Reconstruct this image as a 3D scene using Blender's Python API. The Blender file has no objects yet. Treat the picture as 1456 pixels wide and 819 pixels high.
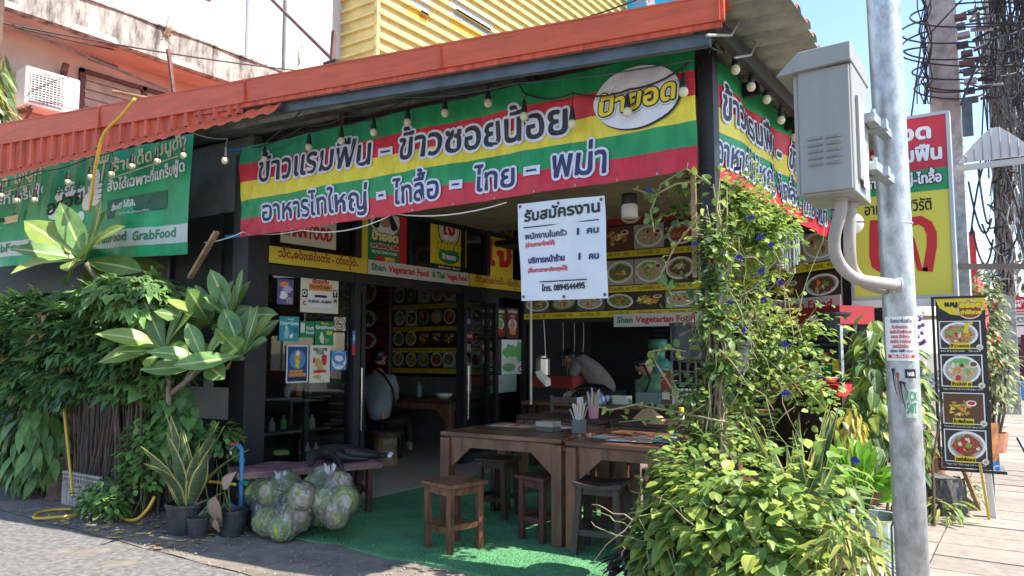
import bpy, math, random
import numpy as np
from mathutils import Vector, Matrix, Euler
random.seed(7); RS=np.random.RandomState(7)
R=math.radians
sc=bpy.context.scene
COL=sc.collection
# ---------------- camera, light, exposure ----------------
FPX=1075.0; YAW=R(34.3); PITCH=R(4.8); CAMH=1.45
cam=bpy.data.cameras.new("camera"); camo=bpy.data.objects.new("camera",cam); COL.objects.link(camo)
cam.sensor_width=36; cam.lens=FPX/1456*36; cam.clip_start=.05; cam.clip_end=2000
camo.location=(0,0,CAMH); camo.rotation_euler=(R(90)+PITCH,0,YAW); sc.camera=camo
SUN=Vector((.76,.15,1.0)).normalized()
sel=math.asin(SUN.z); srot=math.atan2(SUN.x,SUN.y)
w=bpy.data.worlds.new("World"); sc.world=w; w.use_nodes=True
nt=w.node_tree; bg=nt.nodes['Background']
sky=nt.nodes.new('ShaderNodeTexSky'); sky.sky_type='NISHITA'; sky.sun_disc=False
sky.sun_elevation=sel; sky.sun_rotation=srot; sky.air_density=1.0; sky.dust_density=.6; sky.ozone_density=2.2
nt.links.new(sky.outputs[0],bg.inputs[0]); bg.inputs[1].default_value=.14
sl=bpy.data.lights.new("sun",'SUN'); sl.energy=4.4; sl.angle=R(.5); sl.color=(1,.94,.84)
so=bpy.data.objects.new("sun",sl); COL.objects.link(so); so.rotation_euler=SUN.to_track_quat('Z','Y').to_euler(); so.location=(0,0,30)
sc.view_settings.view_transform='Standard'; sc.view_settings.look='None'; sc.view_settings.gamma=1; sc.view_settings.exposure=1.45
# ---------------- helpers ----------------
_r=Vector((math.cos(YAW),math.sin(YAW),0)); _fh=Vector((-math.sin(YAW),math.cos(YAW),0)); _z=Vector((0,0,1))
_f=_fh*math.cos(PITCH)+_z*math.sin(PITCH); _u=-_fh*math.sin(PITCH)+_z*math.cos(PITCH)
C0=Vector((0,0,CAMH))
def ray(u,v): return _f+_r*((u-728)/FPX)+_u*((409.5-v)/FPX)
def at(u,v,X=None,Y=None,Z=None):          # a point of the photograph laid on a known plane of the place
    q=ray(u,v)
    t=X/q.x if X is not None else Y/q.y if Y is not None else (Z-CAMH)/q.z
    return C0+q*t
class Fr:                                   # a plane in the place: origin, s axis, t axis, outward normal
    def __init__(s,O,ex,ez=(0,0,1)):
        s.O=Vector(O); s.ex=Vector(ex).normalized(); s.ez=Vector(ez).normalized(); s.n=s.ex.cross(s.ez); s.bend=None
    def P(s,a,b,d=0):
        if s.bend: d=d+s.bend(a,b)
        return s.O+s.ex*a+s.ez*b+s.n*d
    def px(s,u,v):
        q=ray(u,v); t=(s.O-C0).dot(s.n)/q.dot(s.n); p=C0+q*t-s.O
        return p.dot(s.ex),p.dot(s.ez)
def FY(Y,bend=None):
    f=Fr((0,Y,0),(1,0,0)); f.bend=bend; return f
def FX(X): return Fr((X,0,0),(0,1,0))
MAT={}
def mat(name,col,rough=.7,metal=0,nz=None,amt=.3,bump=0,spec=.5,col2=None,trans=0,stretch=None,alpha=1,coat=0,hue=0):
    if name in MAT: return MAT[name]
    m=bpy.data.materials.new(name); m.use_nodes=True; n=m.node_tree; b=n.nodes['Principled BSDF']; MAT[name]=m
    b.inputs['Base Color'].default_value=(*col,1); b.inputs['Roughness'].default_value=rough
    b.inputs['Metallic'].default_value=metal; b.inputs['Specular IOR Level'].default_value=spec
    if coat: b.inputs['Coat Weight'].default_value=coat; b.inputs['Coat Roughness'].default_value=.15
    if nz:
        tc=n.nodes.new('ShaderNodeTexCoord'); mp=n.nodes.new('ShaderNodeMapping'); tx=n.nodes.new('ShaderNodeTexNoise')
        tx.inputs['Scale'].default_value=nz; tx.inputs['Detail'].default_value=8; tx.inputs['Roughness'].default_value=.65
        if stretch: mp.inputs['Scale'].default_value=stretch
        geo=n.nodes.new('ShaderNodeNewGeometry'); n.links.new(geo.outputs['Position'],mp.inputs[0]); n.links.new(mp.outputs[0],tx.inputs['Vector'])
        rp=n.nodes.new('ShaderNodeValToRGB'); c2=col2 or tuple(c*(1-amt) for c in col); c1=col if col2 else tuple(min(1,c*(1+amt)) for c in col)
        rp.color_ramp.elements[0].color=(*c2,1); rp.color_ramp.elements[0].position=.35
        rp.color_ramp.elements[1].color=(*c1,1); rp.color_ramp.elements[1].position=.65
        n.links.new(tx.outputs['Fac'],rp.inputs[0]); last=rp.outputs[0]
        if hue:
            oi=n.nodes.new('ShaderNodeObjectInfo'); hs=n.nodes.new('ShaderNodeHueSaturation'); mr=n.nodes.new('ShaderNodeMapRange')
            mr.inputs['To Min'].default_value=1-hue; mr.inputs['To Max'].default_value=1+hue
            n.links.new(oi.outputs['Random'],mr.inputs[0]); n.links.new(mr.outputs[0],hs.inputs['Value']); n.links.new(last,hs.inputs['Color']); last=hs.outputs[0]
        n.links.new(last,b.inputs['Base Color'])
        if bump:
            bp=n.nodes.new('ShaderNodeBump'); bp.inputs['Strength'].default_value=bump; bp.inputs['Distance'].default_value=.01
            n.links.new(tx.outputs['Fac'],bp.inputs['Height']); n.links.new(bp.outputs[0],b.inputs['Normal'])
    if trans:
        tl=n.nodes.new('ShaderNodeBsdfTranslucent'); mx=n.nodes.new('ShaderNodeMixShader'); mx.inputs[0].default_value=trans
        src=b.inputs['Base Color'].links
        if src: n.links.new(src[0].from_socket,tl.inputs[0])
        else: tl.inputs[0].default_value=(*col,1)
        out=n.nodes['Material Output']; n.links.new(b.outputs[0],mx.inputs[1]); n.links.new(tl.outputs[0],mx.inputs[2]); n.links.new(mx.outputs[0],out.inputs[0])
    if alpha<1: b.inputs['Alpha'].default_value=alpha
    return m
def glassmat(name,tint=(1,1,1),gl=.08,rough=.02,film=0,fcol=(.8,.8,.8),nz=0):
    m=bpy.data.materials.new(name); m.use_nodes=True; n=m.node_tree; MAT[name]=m
    for x in list(n.nodes):
        if x.type=='BSDF_PRINCIPLED': n.nodes.remove(x)
    out=n.nodes['Material Output']; tr=n.nodes.new('ShaderNodeBsdfTransparent'); tr.inputs[0].default_value=(*tint,1)
    g=n.nodes.new('ShaderNodeBsdfGlossy'); g.inputs['Roughness'].default_value=rough
    fz=n.nodes.new('ShaderNodeFresnel'); fz.inputs[0].default_value=1.22
    ad=n.nodes.new('ShaderNodeMath'); ad.operation='ADD'; ad.use_clamp=True; n.links.new(fz.outputs[0],ad.inputs[0]); ad.inputs[1].default_value=gl
    mx=n.nodes.new('ShaderNodeMixShader'); n.links.new(ad.outputs[0],mx.inputs[0])
    n.links.new(tr.outputs[0],mx.inputs[1]); n.links.new(g.outputs[0],mx.inputs[2]); last=mx.outputs[0]
    if film:
        bt=n.nodes.new('ShaderNodeTexNoise'); bt.inputs['Scale'].default_value=14; bt.inputs['Detail'].default_value=3; bt.inputs['Distortion'].default_value=3; bp=n.nodes.new('ShaderNodeBump'); bp.inputs['Strength'].default_value=.9; bp.inputs['Distance'].default_value=.03; n.links.new(bt.outputs[0],bp.inputs['Height']); n.links.new(bp.outputs[0],g.inputs['Normal']); n.links.new(bp.outputs[0],fz.inputs['Normal'])
        d=n.nodes.new('ShaderNodeBsdfDiffuse'); d.inputs[0].default_value=(*fcol,1); m2=n.nodes.new('ShaderNodeMixShader'); m2.inputs[0].default_value=film
        if nz:
            tx=n.nodes.new('ShaderNodeTexNoise'); tx.inputs['Scale'].default_value=nz; tx.inputs['Detail'].default_value=4; tx.inputs['Distortion'].default_value=1.2; tq=n.nodes.new('ShaderNodeTexCoord'); mq=n.nodes.new('ShaderNodeMapping'); mq.inputs['Scale'].default_value=(3,3,.7); mq.inputs['Rotation'].default_value=(.5,.4,0); n.links.new(tq.outputs['Object'],mq.inputs[0]); n.links.new(mq.outputs[0],tx.inputs['Vector'])
            mr=n.nodes.new('ShaderNodeMapRange'); mr.inputs[1].default_value=.50; mr.inputs[2].default_value=.66; mr.inputs[3].default_value=film*.3; mr.inputs[4].default_value=min(1,film*5)  # pale streaks mixed into the film colour stand in for highlights on creases
            n.links.new(tx.outputs[0],mr.inputs[0]); n.links.new(mr.outputs[0],m2.inputs[0])
        n.links.new(last,m2.inputs[1]); n.links.new(d.outputs[0],m2.inputs[2]); last=m2.outputs[0]
    n.links.new(last,out.inputs[0]); return m
def tag(o,label=None,cat=None,group=None,kind=None):
    if label: o['label']=label
    if cat: o['category']=cat
    if group: o['group']=group
    if kind: o['kind']=kind
    return o
def empty(name,loc,label=None,cat=None,group=None,parent=None):
    o=bpy.data.objects.new(name,None); COL.objects.link(o); o.location=loc; o.empty_display_size=.1
    if parent: o.parent=parent
    return tag(o,label,cat,group)
def wsub(o):
    p=Vector((0,0,0)); q=o
    while q is not None: p=p+Vector(q.location); q=q.parent
    return p
class G:
    def __init__(s): s.v=[]; s.f=[]; s.m=[]; s.mats=[]
    def mi(s,m):
        if m not in s.mats: s.mats.append(m)
        return s.mats.index(m)
    def add(s,vs,fs,m):
        k=len(s.v); i=s.mi(m); s.v+= [tuple(p) for p in vs]
        for f in fs: s.f.append([k+a for a in f]); s.m.append(i)
        return s
    def poly(s,pts,m): return s.add(pts,[list(range(len(pts)))],m)
    def box(s,x0,y0,z0,x1,y1,z1,m):
        return s.hexa([(x0,y0,z0),(x1,y0,z0),(x1,y1,z0),(x0,y1,z0),(x0,y0,z1),(x1,y0,z1),(x1,y1,z1),(x0,y1,z1)],m)
    def hexa(s,p,m): return s.add(p,[(0,3,2,1),(4,5,6,7),(0,1,5,4),(1,2,6,5),(2,3,7,6),(3,0,4,7)],m)
    def slab(s,fr,a0,b0,a1,b1,d0,d1,m):
        P=fr.P; return s.hexa([P(a0,b0,d0),P(a1,b0,d0),P(a1,b0,d1),P(a0,b0,d1),P(a0,b1,d0),P(a1,b1,d0),P(a1,b1,d1),P(a0,b1,d1)],m)
    def beam(s,p,q,w,h,m,up=(0,0,1)):
        p=Vector(p);q=Vector(q);d=(q-p).normalized();upv=Vector(up)
        if abs(d.dot(upv))>.98: upv=Vector((0,1,0))
        a=d.cross(upv).normalized()*w/2; b=a.cross(d).normalized()*h/2
        return s.hexa([p-a-b,p+a-b,q+a-b,q-a-b,p-a+b,p+a+b,q+a+b,q-a+b],m)
    def tube(s,pts,r,m,n=8,cap=True):
        pts=[Vector(p) for p in pts]; k=len(pts); rr=r if isinstance(r,(list,tuple)) else [r]*k; vs=[]
        ref=None
        for i,p in enumerate(pts):
            d=(pts[min(i+1,k-1)]-pts[max(i-1,0)])
            d=d.normalized() if d.length>1e-9 else Vector((0,0,1))
            if ref is None: ref=Vector((0,0,1)) if abs(d.z)<.9 else Vector((1,0,0))
            a=d.cross(ref); 
            if a.length<1e-4: a=d.orthogonal()
            a.normalize(); b=d.cross(a).normalized(); ref=a.cross(d)
            for j in range(n):
                t=2*math.pi*j/n; vs.append(p+a*(math.cos(t)*rr[i])+b*(math.sin(t)*rr[i]))
        fs=[(i*n+j,i*n+(j+1)%n,(i+1)*n+(j+1)%n,(i+1)*n+j) for i in range(k-1) for j in range(n)]
        if cap: fs+= [tuple(range(n))[::-1],tuple((k-1)*n+j for j in range(n))]
        return s.add(vs,fs,m)
    def lathe(s,c,prof,m,n=16,axis=(0,0,1),cap=False):
        c=Vector(c); ax=Vector(axis).normalized(); a=ax.orthogonal().normalized(); b=ax.cross(a); vs=[]
        for r,h in prof:
            for j in range(n):
                t=2*math.pi*j/n; vs.append(c+ax*h+a*(r*math.cos(t))+b*(r*math.sin(t)))
        k=len(prof); fs=[(i*n+j,i*n+(j+1)%n,(i+1)*n+(j+1)%n,(i+1)*n+j) for i in range(k-1) for j in range(n)]
        if cap: fs+= [tuple(range(n))[::-1],tuple((k-1)*n+j for j in range(n))]
        return s.add(vs,fs,m)
    def ell(s,c,rx,ry,rz,m,nu=12,nv=8):
        vs=[];c=Vector(c)
        for i in range(nv+1):
            p=math.pi*i/nv
            for j in range(nu):
                t=2*math.pi*j/nu; vs.append(c+Vector((rx*math.sin(p)*math.cos(t),ry*math.sin(p)*math.sin(t),rz*math.cos(p))))
        return s.add(vs,[(i*nu+j,(i+1)*nu+j,(i+1)*nu+(j+1)%nu,i*nu+(j+1)%nu) for i in range(nv) for j in range(nu)],m)
    # flat print on a frame
    def rect(s,fr,a0,b0,a1,b1,m,d=.001,nx=1,ny=1):
        vs=[fr.P(a0+(a1-a0)*i/nx,b0+(b1-b0)*j/ny,d) for j in range(ny+1) for i in range(nx+1)]
        return s.add(vs,[(j*(nx+1)+i,j*(nx+1)+i+1,(j+1)*(nx+1)+i+1,(j+1)*(nx+1)+i) for j in range(ny) for i in range(nx)],m)
    def oval(s,fr,a,b,ra,rb,m,d=.002,n=24,rot=0,jit=0,rnd=random):
        vs=[]
        if getattr(fr,'bend',None):
            vs=[fr.P(a,b,d)]; fs=[]
            for q in range(1,7):
                for j in range(n):
                    t=2*math.pi*j/n; x=ra*q/6*math.cos(t); y=rb*q/6*math.sin(t)
                    vs.append(fr.P(a+x*math.cos(rot)-y*math.sin(rot),b+x*math.sin(rot)+y*math.cos(rot),d))
            fs=[(0,1+j,1+(j+1)%n) for j in range(n)]+[(1+(q-1)*n+j,1+q*n+j,1+q*n+(j+1)%n,1+(q-1)*n+(j+1)%n) for q in range(1,6) for j in range(n)]
            return s.add(vs,fs,m)
        for j in range(n):
            t=2*math.pi*j/n; k=1+(rnd.uniform(-jit,jit) if jit else 0); x=ra*k*math.cos(t); y=rb*k*math.sin(t)
            vs.append(fr.P(a+x*math.cos(rot)-y*math.sin(rot),b+x*math.sin(rot)+y*math.cos(rot),d))
        return s.add(vs,[tuple(range(n))],m)
    def obj(s,name,parent=None,smooth=False,bevel=0,label=None,kind=None,loc=None):
        me=bpy.data.meshes.new(name); V=np.array(s.v,dtype=float).reshape(-1,3)
        off=Vector((0,0,0))
        if parent is not None: off=wsub(parent)
        if loc is not None: off=Vector(loc)
        V=V-np.array(off)
        me.from_pydata([tuple(x) for x in V],[],s.f)
        for m in s.mats: me.materials.append(m)
        me.polygons.foreach_set('material_index',s.m)
        if smooth: me.polygons.foreach_set('use_smooth',[True]*len(s.f))
        me.update()
        o=bpy.data.objects.new(name,me); COL.objects.link(o)
        if parent is not None: o.parent=parent
        if loc is not None and parent is None: o.location=loc
        if bevel:
            b=o.modifiers.new('b','BEVEL'); b.width=bevel; b.segments=1; b.limit_method='ANGLE'
        return tag(o,label=label,kind=kind)
def single(g,name,loc,label,cat,group=None,**k):
    o=g.obj(name,loc=loc,**k); return tag(o,label,cat,group)
def struct(g,name,parent=None,**k):
    o=g.obj(name,parent,**k); o['kind']='structure'; return o
def dup(root,loc=None,rz=None,label=None,group=None):
    r=root.copy(); COL.objects.link(r)
    if loc is not None: r.location=loc
    if rz is not None: r.rotation_euler=(0,0,rz)
    if label: r['label']=label
    if group: r['group']=group
    for ch in list(root.children):
        c=ch.copy(); COL.objects.link(c); c.parent=r
        for g2 in list(ch.children):
            d=g2.copy(); COL.objects.link(d); d.parent=c
    return r
# ---------------- lettering ----------------
_tc={}
UPV="\u0e34\u0e35\u0e36\u0e37\u0e31\u0e4d"; TONE="\u0e48\u0e49\u0e4a\u0e4b\u0e4c"; TALL="\u0e1b\u0e1d\u0e1f"
def glyphs(body,res=3):
    key=(body,res)
    if key in _tc: return _tc[key]
    cu=bpy.data.curves.new('text','FONT'); cu.body=body; cu.size=1; cu.resolution_u=res
    m0=mat('ink0',(0,0,0)); cu.materials.append(m0); cu.materials.append(mat('ink1',(0,0,0))); cu.materials.append(mat('ink2',(0,0,0)))
    for i,ch in enumerate(body):
        if ch in TONE and i and body[i-1] in UPV: cu.body_format[i].material_index=1
        elif (ch in TONE or ch in UPV) and i and body[i-1] in TALL: cu.body_format[i].material_index=2
    o=bpy.data.objects.new('text',cu); me=bpy.data.meshes.new_from_object(o)
    nv=len(me.vertices); V=np.empty(nv*3); me.vertices.foreach_get('co',V); V=V.reshape(-1,3)[:,:2].copy()
    F=[list(p.vertices) for p in me.polygons]; mi=[p.material_index for p in me.polygons]
    sh={}
    for f,m in zip(F,mi):
        if m:
            for a in f: sh[a]=m
    for a,m in sh.items():
        if m==1: V[a,1]+=.17
        else: V[a,0]-=.12
    bpy.data.objects.remove(o); bpy.data.curves.remove(cu); bpy.data.meshes.remove(me)
    _tc[key]=(V,F); return _tc[key]
def write(g,fr,body,s0,t0,W,H,m,d=.003,bold=0,out=None,skew=0,rise=0,res=3,dx=0):
    """text with its left end at s0, baseline t0, width W; H = height of a Thai consonant"""
    V,F=glyphs(body,res)
    if not len(V): return
    x0=V[:,0].min(); x1=V[:,0].max(); sx=W/(x1-x0); sy=H/.56
    X=(V[:,0]-x0)*sx+s0; Yv=V[:,1]*sy; X=X+Yv*skew; T=t0+Yv+(X-s0)*rise
    def lay(r,mm,dd,n):
        offs=[(0,0)] if r==0 else [(r*math.cos(2*math.pi*i/n),r*math.sin(2*math.pi*i/n)) for i in range(n)]+[(0,0)]
        for k,(ox,oy) in enumerate(offs):
            g.add([fr.P(a+ox,b+oy,dd+k*.00004) for a,b in zip(X,T)],F,mm)
    for i,(r,mm) in enumerate(out or []): lay(r,mm,d+.0032*i,12)
    lay(bold,m,d+.0032*len(out or []),6)
# flat ink colours
def ink(n,c,rough=.55): return mat('print_'+n,c,rough)
K=ink('black',(.012,.012,.014)); WH=ink('white',(.78,.78,.8)); RD=ink('red',(.55,.02,.03)); YE=ink('yellow',(.75,.58,.03)); GR=ink('green',(.01,.22,.08))
NV=ink('navy',(.03,.03,.12)); CR=ink('cream',(.72,.68,.55)); TL_=ink('teal',(.02,.3,.34)); OR=ink('orange',(.75,.28,.04)); GY=ink('grey',(.3,.3,.31)); BL=ink('blue',(.05,.25,.6)); PK=ink('pink',(.6,.25,.3)); LG=ink('lightgreen',(.15,.45,.12)); BR=ink('brown',(.2,.07,.025)); LY=ink('lightyellow',(.85,.75,.35))
def poster(name,label,cat,fr,s0,t0,s1,t1,bgm,items,group=None,th=.003,d0=.0,nx=1,ny=1,edge=None):
    c=fr.P((s0+s1)/2,t0,0); E_=empty(name,c,label,cat,group); W=s1-s0; H=t1-t0
    g=G(); g.rect(fr,s0,t0,s1,t1,bgm,d0+th,nx,ny); g.rect(fr,s1,t0,s0,t1,edge or bgm,d0,nx,ny)
    for a,b,c2,d2 in ((s0,t0,s1,t0),(s1,t0,s1,t1),(s1,t1,s0,t1),(s0,t1,s0,t0)):
        g.poly([fr.P(a,b,d0),fr.P(c2,d2,d0),fr.P(c2,d2,d0+th),fr.P(a,b,d0+th)],edge or bgm)
    g.obj('sheet',E_)
    gp=G(); GLS=[]; d=d0+th+.0008
    for it in items:
        k=it[0]
        if k=='r': gp.rect(fr,s0+it[1]*W,t0+it[2]*H,s0+it[3]*W,t0+it[4]*H,it[5],d,nx,1)
        elif k=='e': gp.oval(fr,s0+it[1]*W,t0+it[2]*H,it[3]*W,it[4]*H,it[5],d,20)
        elif k=='b': gp.oval(fr,s0+it[1]*W,t0+it[2]*H,it[3]*W,it[4]*H,it[5],d,14,jit=.3)
        elif k=='t':
            o=it[8] if len(it)>8 else {}
            gl=G(); write(gl,fr,it[1],s0+it[2]*W,t0+it[3]*H,it[4]*W,it[5]*H,it[6],d+.0005,bold=it[7]*H if len(it)>7 else 0,res=o.get('res',2),out=o.get('out'),skew=o.get('skew',0)); GLS.append(gl)
        elif k=='p': gp.poly([fr.P(s0+x*W,t0+y*H,d) for x,y in it[1]],it[2])
        d+=.0003
    if gp.f: gp.obj('printed_picture',E_)
    for gl in GLS:
        if gl.f: gl.obj('lettering',E_)
    return E_
# ---------------- dishes printed on the menus ----------------
def foodm(n,c1,c2,sc_=60):
    m=mat('food_'+n,c1,.5,nz=sc_,col2=c2); return m
FOODS=[foodm('noodle',(.62,.35,.12),(.25,.08,.03)),foodm('greens',(.22,.34,.1),(.05,.09,.03)),foodm('curry',(.5,.12,.04),(.15,.03,.02)),foodm('rice',(.7,.62,.45),(.3,.22,.1)),foodm('darkstir',(.22,.1,.05),(.05,.03,.02)),foodm('fried',(.65,.38,.08),(.3,.12,.03))]
PLATE=[ink('plate',(.82,.82,.8)),ink('plateblue',(.3,.42,.5)),ink('leafplate',(.1,.3,.08))]
BGF=[ink('wood_dark',(.045,.032,.028)),ink('bg_grey',(.12,.12,.12)),ink('bg_pale',(.42,.4,.38)),ink('bg_brown',(.12,.05,.025))]
def dish(g,fr,a0,b0,a1,b1,d,kind,rnd,border=None,scale=1.0,bgk=None,steps=11):
    W=a1-a0;H=b1-b0
    if border: g.rect(fr,a0,b0,a1,b1,border,d); a0+=.03*W;a1-=.03*W;b0+=.03*H;b1-=.03*H; d+=.0004; W=a1-a0;H=b1-b0
    g.rect(fr,a0,b0,a1,b1,BGF[rnd.randrange(3) if bgk is None else bgk],d)
    cx=(a0+a1)/2+rnd.uniform(-.04,.04)*W; cy=(b0+b1)/2+rnd.uniform(-.02,.05)*H; ra=min(.49,.465*scale)*W; rb=min(.47,.44*scale)*H
    rot=rnd.uniform(-.12,.12)
    g.oval(fr,cx,cy,ra*.98,rb,PLATE[0 if rnd.random()<.8 else rnd.randrange(3)],d+.0004,20,rot)
    g.oval(fr,cx,cy,ra*.86,rb*.84,BGF[2],d+.0008,18,rot)
    f=FOODS[kind%6]; g.oval(fr,cx,cy,ra*.76,rb*.74,f,d+.0012,18,rot,.12,rnd)
    if kind%6==5:                       # heap of fried pieces with a dip bowl
        g.rect(fr,a0,b0,a1,b1,BGF[rnd.choice((0,3))],d+.0013)
        for k in range(24):
            t=rnd.uniform(0,6.28); rr=rnd.uniform(0,.8); x=cx-ra*.1+ra*rr*math.cos(t); y=cy+rb*rr*.8*math.sin(t); e=ra*rnd.uniform(.16,.26); q=rnd.uniform(0,6.28)
            g.poly([fr.P(x+e*math.cos(q+v),y+e*.8*math.sin(q+v),d+.0015+k*.0001) for v in (0,2.0+rnd.uniform(-.3,.3),4.1)],rnd.choice([OR,LY,YE,FOODS[5],FOODS[5]]))
        g.oval(fr,cx+ra*.5,cy+rb*.45,ra*.3,rb*.24,PLATE[0],d+.0033,16); g.oval(fr,cx+ra*.5,cy+rb*.47,ra*.22,rb*.15,rnd.choice([LG,BR,RD]),d+.0035,14)
        return
    if kind%6==3:                       # rice plate with cucumber and sauce
        for k in range(3): g.oval(fr,cx+ra*(-.3+.28*k),cy+rb*.6,ra*.15,rb*.2,LG,d+.0013+k*.0001,12)
        g.oval(fr,cx+ra*.62,cy+rb*.4,ra*.24,rb*.24,PLATE[0],d+.0034,14); g.oval(fr,cx+ra*.62,cy+rb*.4,ra*.18,rb*.17,BR,d+.0036,14)
    if kind%6==0:                       # noodles lifted from the bowl
        g.poly([fr.P(cx+ra*x,cy+rb*y,d+.0036) for x,y in ((.2,.1),(.35,.95),(.75,1.0),(.7,.8),(.5,.75),(.48,.1))],YE)
        g.oval(fr,cx-ra*.45,cy+rb*.1,ra*.2,rb*.22,LG,d+.0034,12)
    for k in range(steps):
        t=rnd.uniform(0,6.28); rr=rnd.uniform(.05,.62)
        m=rnd.choice([FOODS[rnd.randrange(6)],LG,RD,FOODS[kind%6],CR,OR])
        g.oval(fr,cx+ra*rr*math.cos(t),cy+rb*rr*math.sin(t),ra*rnd.uniform(.07,.2),rb*rnd.uniform(.07,.2),m,d+.0016+k*.0002,9,rnd.uniform(0,3),.25,rnd)
# ---------------- leaves ----------------
def leafm(n,c,c2,trans=.3,rough=.45,nz=9,hue=.3): return mat('leaf_'+n,c,rough,nz=nz,col2=c2,trans=trans,spec=.4,hue=hue)
def leaf_mesh(name,m,L=1,W=.4,fold=.15,curl=.25,pts=(0,.55,.9,1,.8,.45,0),mid=None,edge=None,ew=.25,wave=0):
    n=len(pts)-1; vs=[];fs=[];mi=[]
    for i,p in enumerate(pts):
        t=i/n; y=L*t; z=-curl*t*t*L; wv=W*p/2; ww=wave*math.sin(t*9)*W
        if edge: row=[(-wv,y,z+fold*wv+ww),(-wv*(1-ew),y,z+fold*wv*(1-ew)),(0,y,z),(wv*(1-ew),y,z+fold*wv*(1-ew)),(wv,y,z+fold*wv-ww)]
        elif mid: row=[(-wv,y,z+fold*wv+ww),(-wv*.1-.0001,y,z+.004*L),(0,y,z),(wv*.1+.0001,y,z+.004*L),(wv,y,z+fold*wv-ww)]
        else: row=[(-wv,y,z+fold*wv+ww),(0,y,z),(wv,y,z+fold*wv-ww)]
        k=len(row); vs+=row
        if i:
            for j in range(k-1):
                fs.append(((i-1)*k+j,(i-1)*k+j+1,i*k+j+1,i*k+j))
                mi.append(1 if ((edge and j in(0,3)) or (mid and not edge and j in(1,2))) else 0)
    me=bpy.data.meshes.new(name); me.from_pydata(vs,[],fs); me.materials.append(m)
    if edge or mid: me.materials.append(edge or mid)
    me.polygons.foreach_set('material_index',mi); me.polygons.foreach_set('use_smooth',[True]*len(fs)); me.update(); return me
def lobed_mesh(name,m,n=5,spread=2.3,L=.5,depth=.5,droop=.25):
    vs=[(0,0,0)];fs=[]
    for k in range(n):
        a=(k-(n-1)/2)*spread/(n-1)*1.0; l=L*(1-.35*abs(k-(n-1)/2)/((n-1)/2))
        w=spread/(n-1)*.62*l*.55
        dx,dy=math.sin(a),math.cos(a); ex,ey=dy,-dx
        b=len(vs)
        r1=l*depth
        vs+=[(dx*r1*.8-ex*w,dy*r1*.8-ey*w,-droop*.1*l+.02),(dx*r1*.9,dy*r1*.9,-droop*.25*l),(dx*r1*.8+ex*w,dy*r1*.8+ey*w,-droop*.1*l+.02),(dx*l,dy*l,-droop*l)]
        fs+=[(0,b+1,b),(0,b+2,b+1),(b,b+1,b+3),(b+1,b+2,b+3)]
    me=bpy.data.meshes.new(name); me.from_pydata(vs,[],fs); me.materials.append(m); me.update(); return me
def mframe(p,d,up,s):
    d=Vector(d).normalized(); up=Vector(up); x=d.cross(up)
    if x.length<1e-3: x=d.orthogonal()
    x.normalize(); z=x.cross(d); M=Matrix((( x.x,d.x,z.x,p[0]),(x.y,d.y,z.y,p[1]),(x.z,d.z,z.z,p[2]),(0,0,0,1)))
    return M@Matrix.Scale(s,4)
def foliage(parent,places,name='leaf',limit=300,labels=None):
    """places: list of (mesh, matrix_world). nearest `limit` are parts, the rest one stuff part"""
    off=wsub(parent); places.sort(key=lambda q:(q[1].translation-C0).length/max(.01,q[1].to_scale()[0]))
    T=Matrix.Translation(-off)
    for me,M in places[:limit]:
        o=bpy.data.objects.new(name,me); COL.objects.link(o); o.parent=parent; o.matrix_local=T@M
    rest=places[limit:]
    if rest:
        VV=[];FF=[];MI=[];mats=[];base=0;cache={}
        for me,M in rest:
            if me.name not in cache:
                v=np.empty(len(me.vertices)*3); me.vertices.foreach_get('co',v); cache[me.name]=(v.reshape(-1,3),[tuple(p.vertices) for p in me.polygons],[p.material_index for p in me.polygons],list(me.materials))
            v,f,mi,mm=cache[me.name]; A=np.array(T@M); VV.append(v@A[:3,:3].T+A[:3,3])
            FF+= [tuple(a+base for a in q) for q in f]
            idx=[]
            for x in mm:
                if x not in mats: mats.append(x)
                idx.append(mats.index(x))
            MI+= [idx[a] for a in mi]; base+=len(v)
        me=bpy.data.meshes.new(name+'_mass'); me.from_pydata(np.concatenate(VV).tolist(),[],FF)
        for m in mats: me.materials.append(m)
        me.polygons.foreach_set('material_index',MI); me.update()
        o=bpy.data.objects.new('foliage',me); COL.objects.link(o); o.parent=parent; o['kind']='stuff'
def rdir(zmin=-1,zmax=1):
    z=random.uniform(zmin,zmax); t=random.uniform(0,6.283); r=math.sqrt(max(0,1-z*z)); return Vector((r*math.cos(t),r*math.sin(t),z))
def shell(c,r,n,protos,size,droop=.3,inner=.55,zlo=-.8,front=None):
    out=[]; c=Vector(c)
    while len(out)<n:
        d=rdir(zlo,1)
        if front and d.dot(Vector(front))<-.35 and random.random()<.8: continue
        k=random.uniform(inner,1.05)
        p=c+Vector((d.x*r[0],d.y*r[1],d.z*r[2]))*k
        ax=(Vector((d.x,d.y,d.z*.3-droop))+rdir()*.45); up=Vector((0,0,1))+d*.6+rdir()*.4
        out.append((random.choice(protos),mframe(p,ax,up,size*random.uniform(.6,1.25))))
    return out
def arc(p,q,sag,n=8,side=(0,0,0)):
    p=Vector(p);q=Vector(q);S=Vector(side)
    return [p.lerp(q,i/n)-Vector((0,0,sag*4*(i/n)*(1-i/n)))+S*(4*(i/n)*(1-i/n)) for i in range(n+1)]
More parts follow.
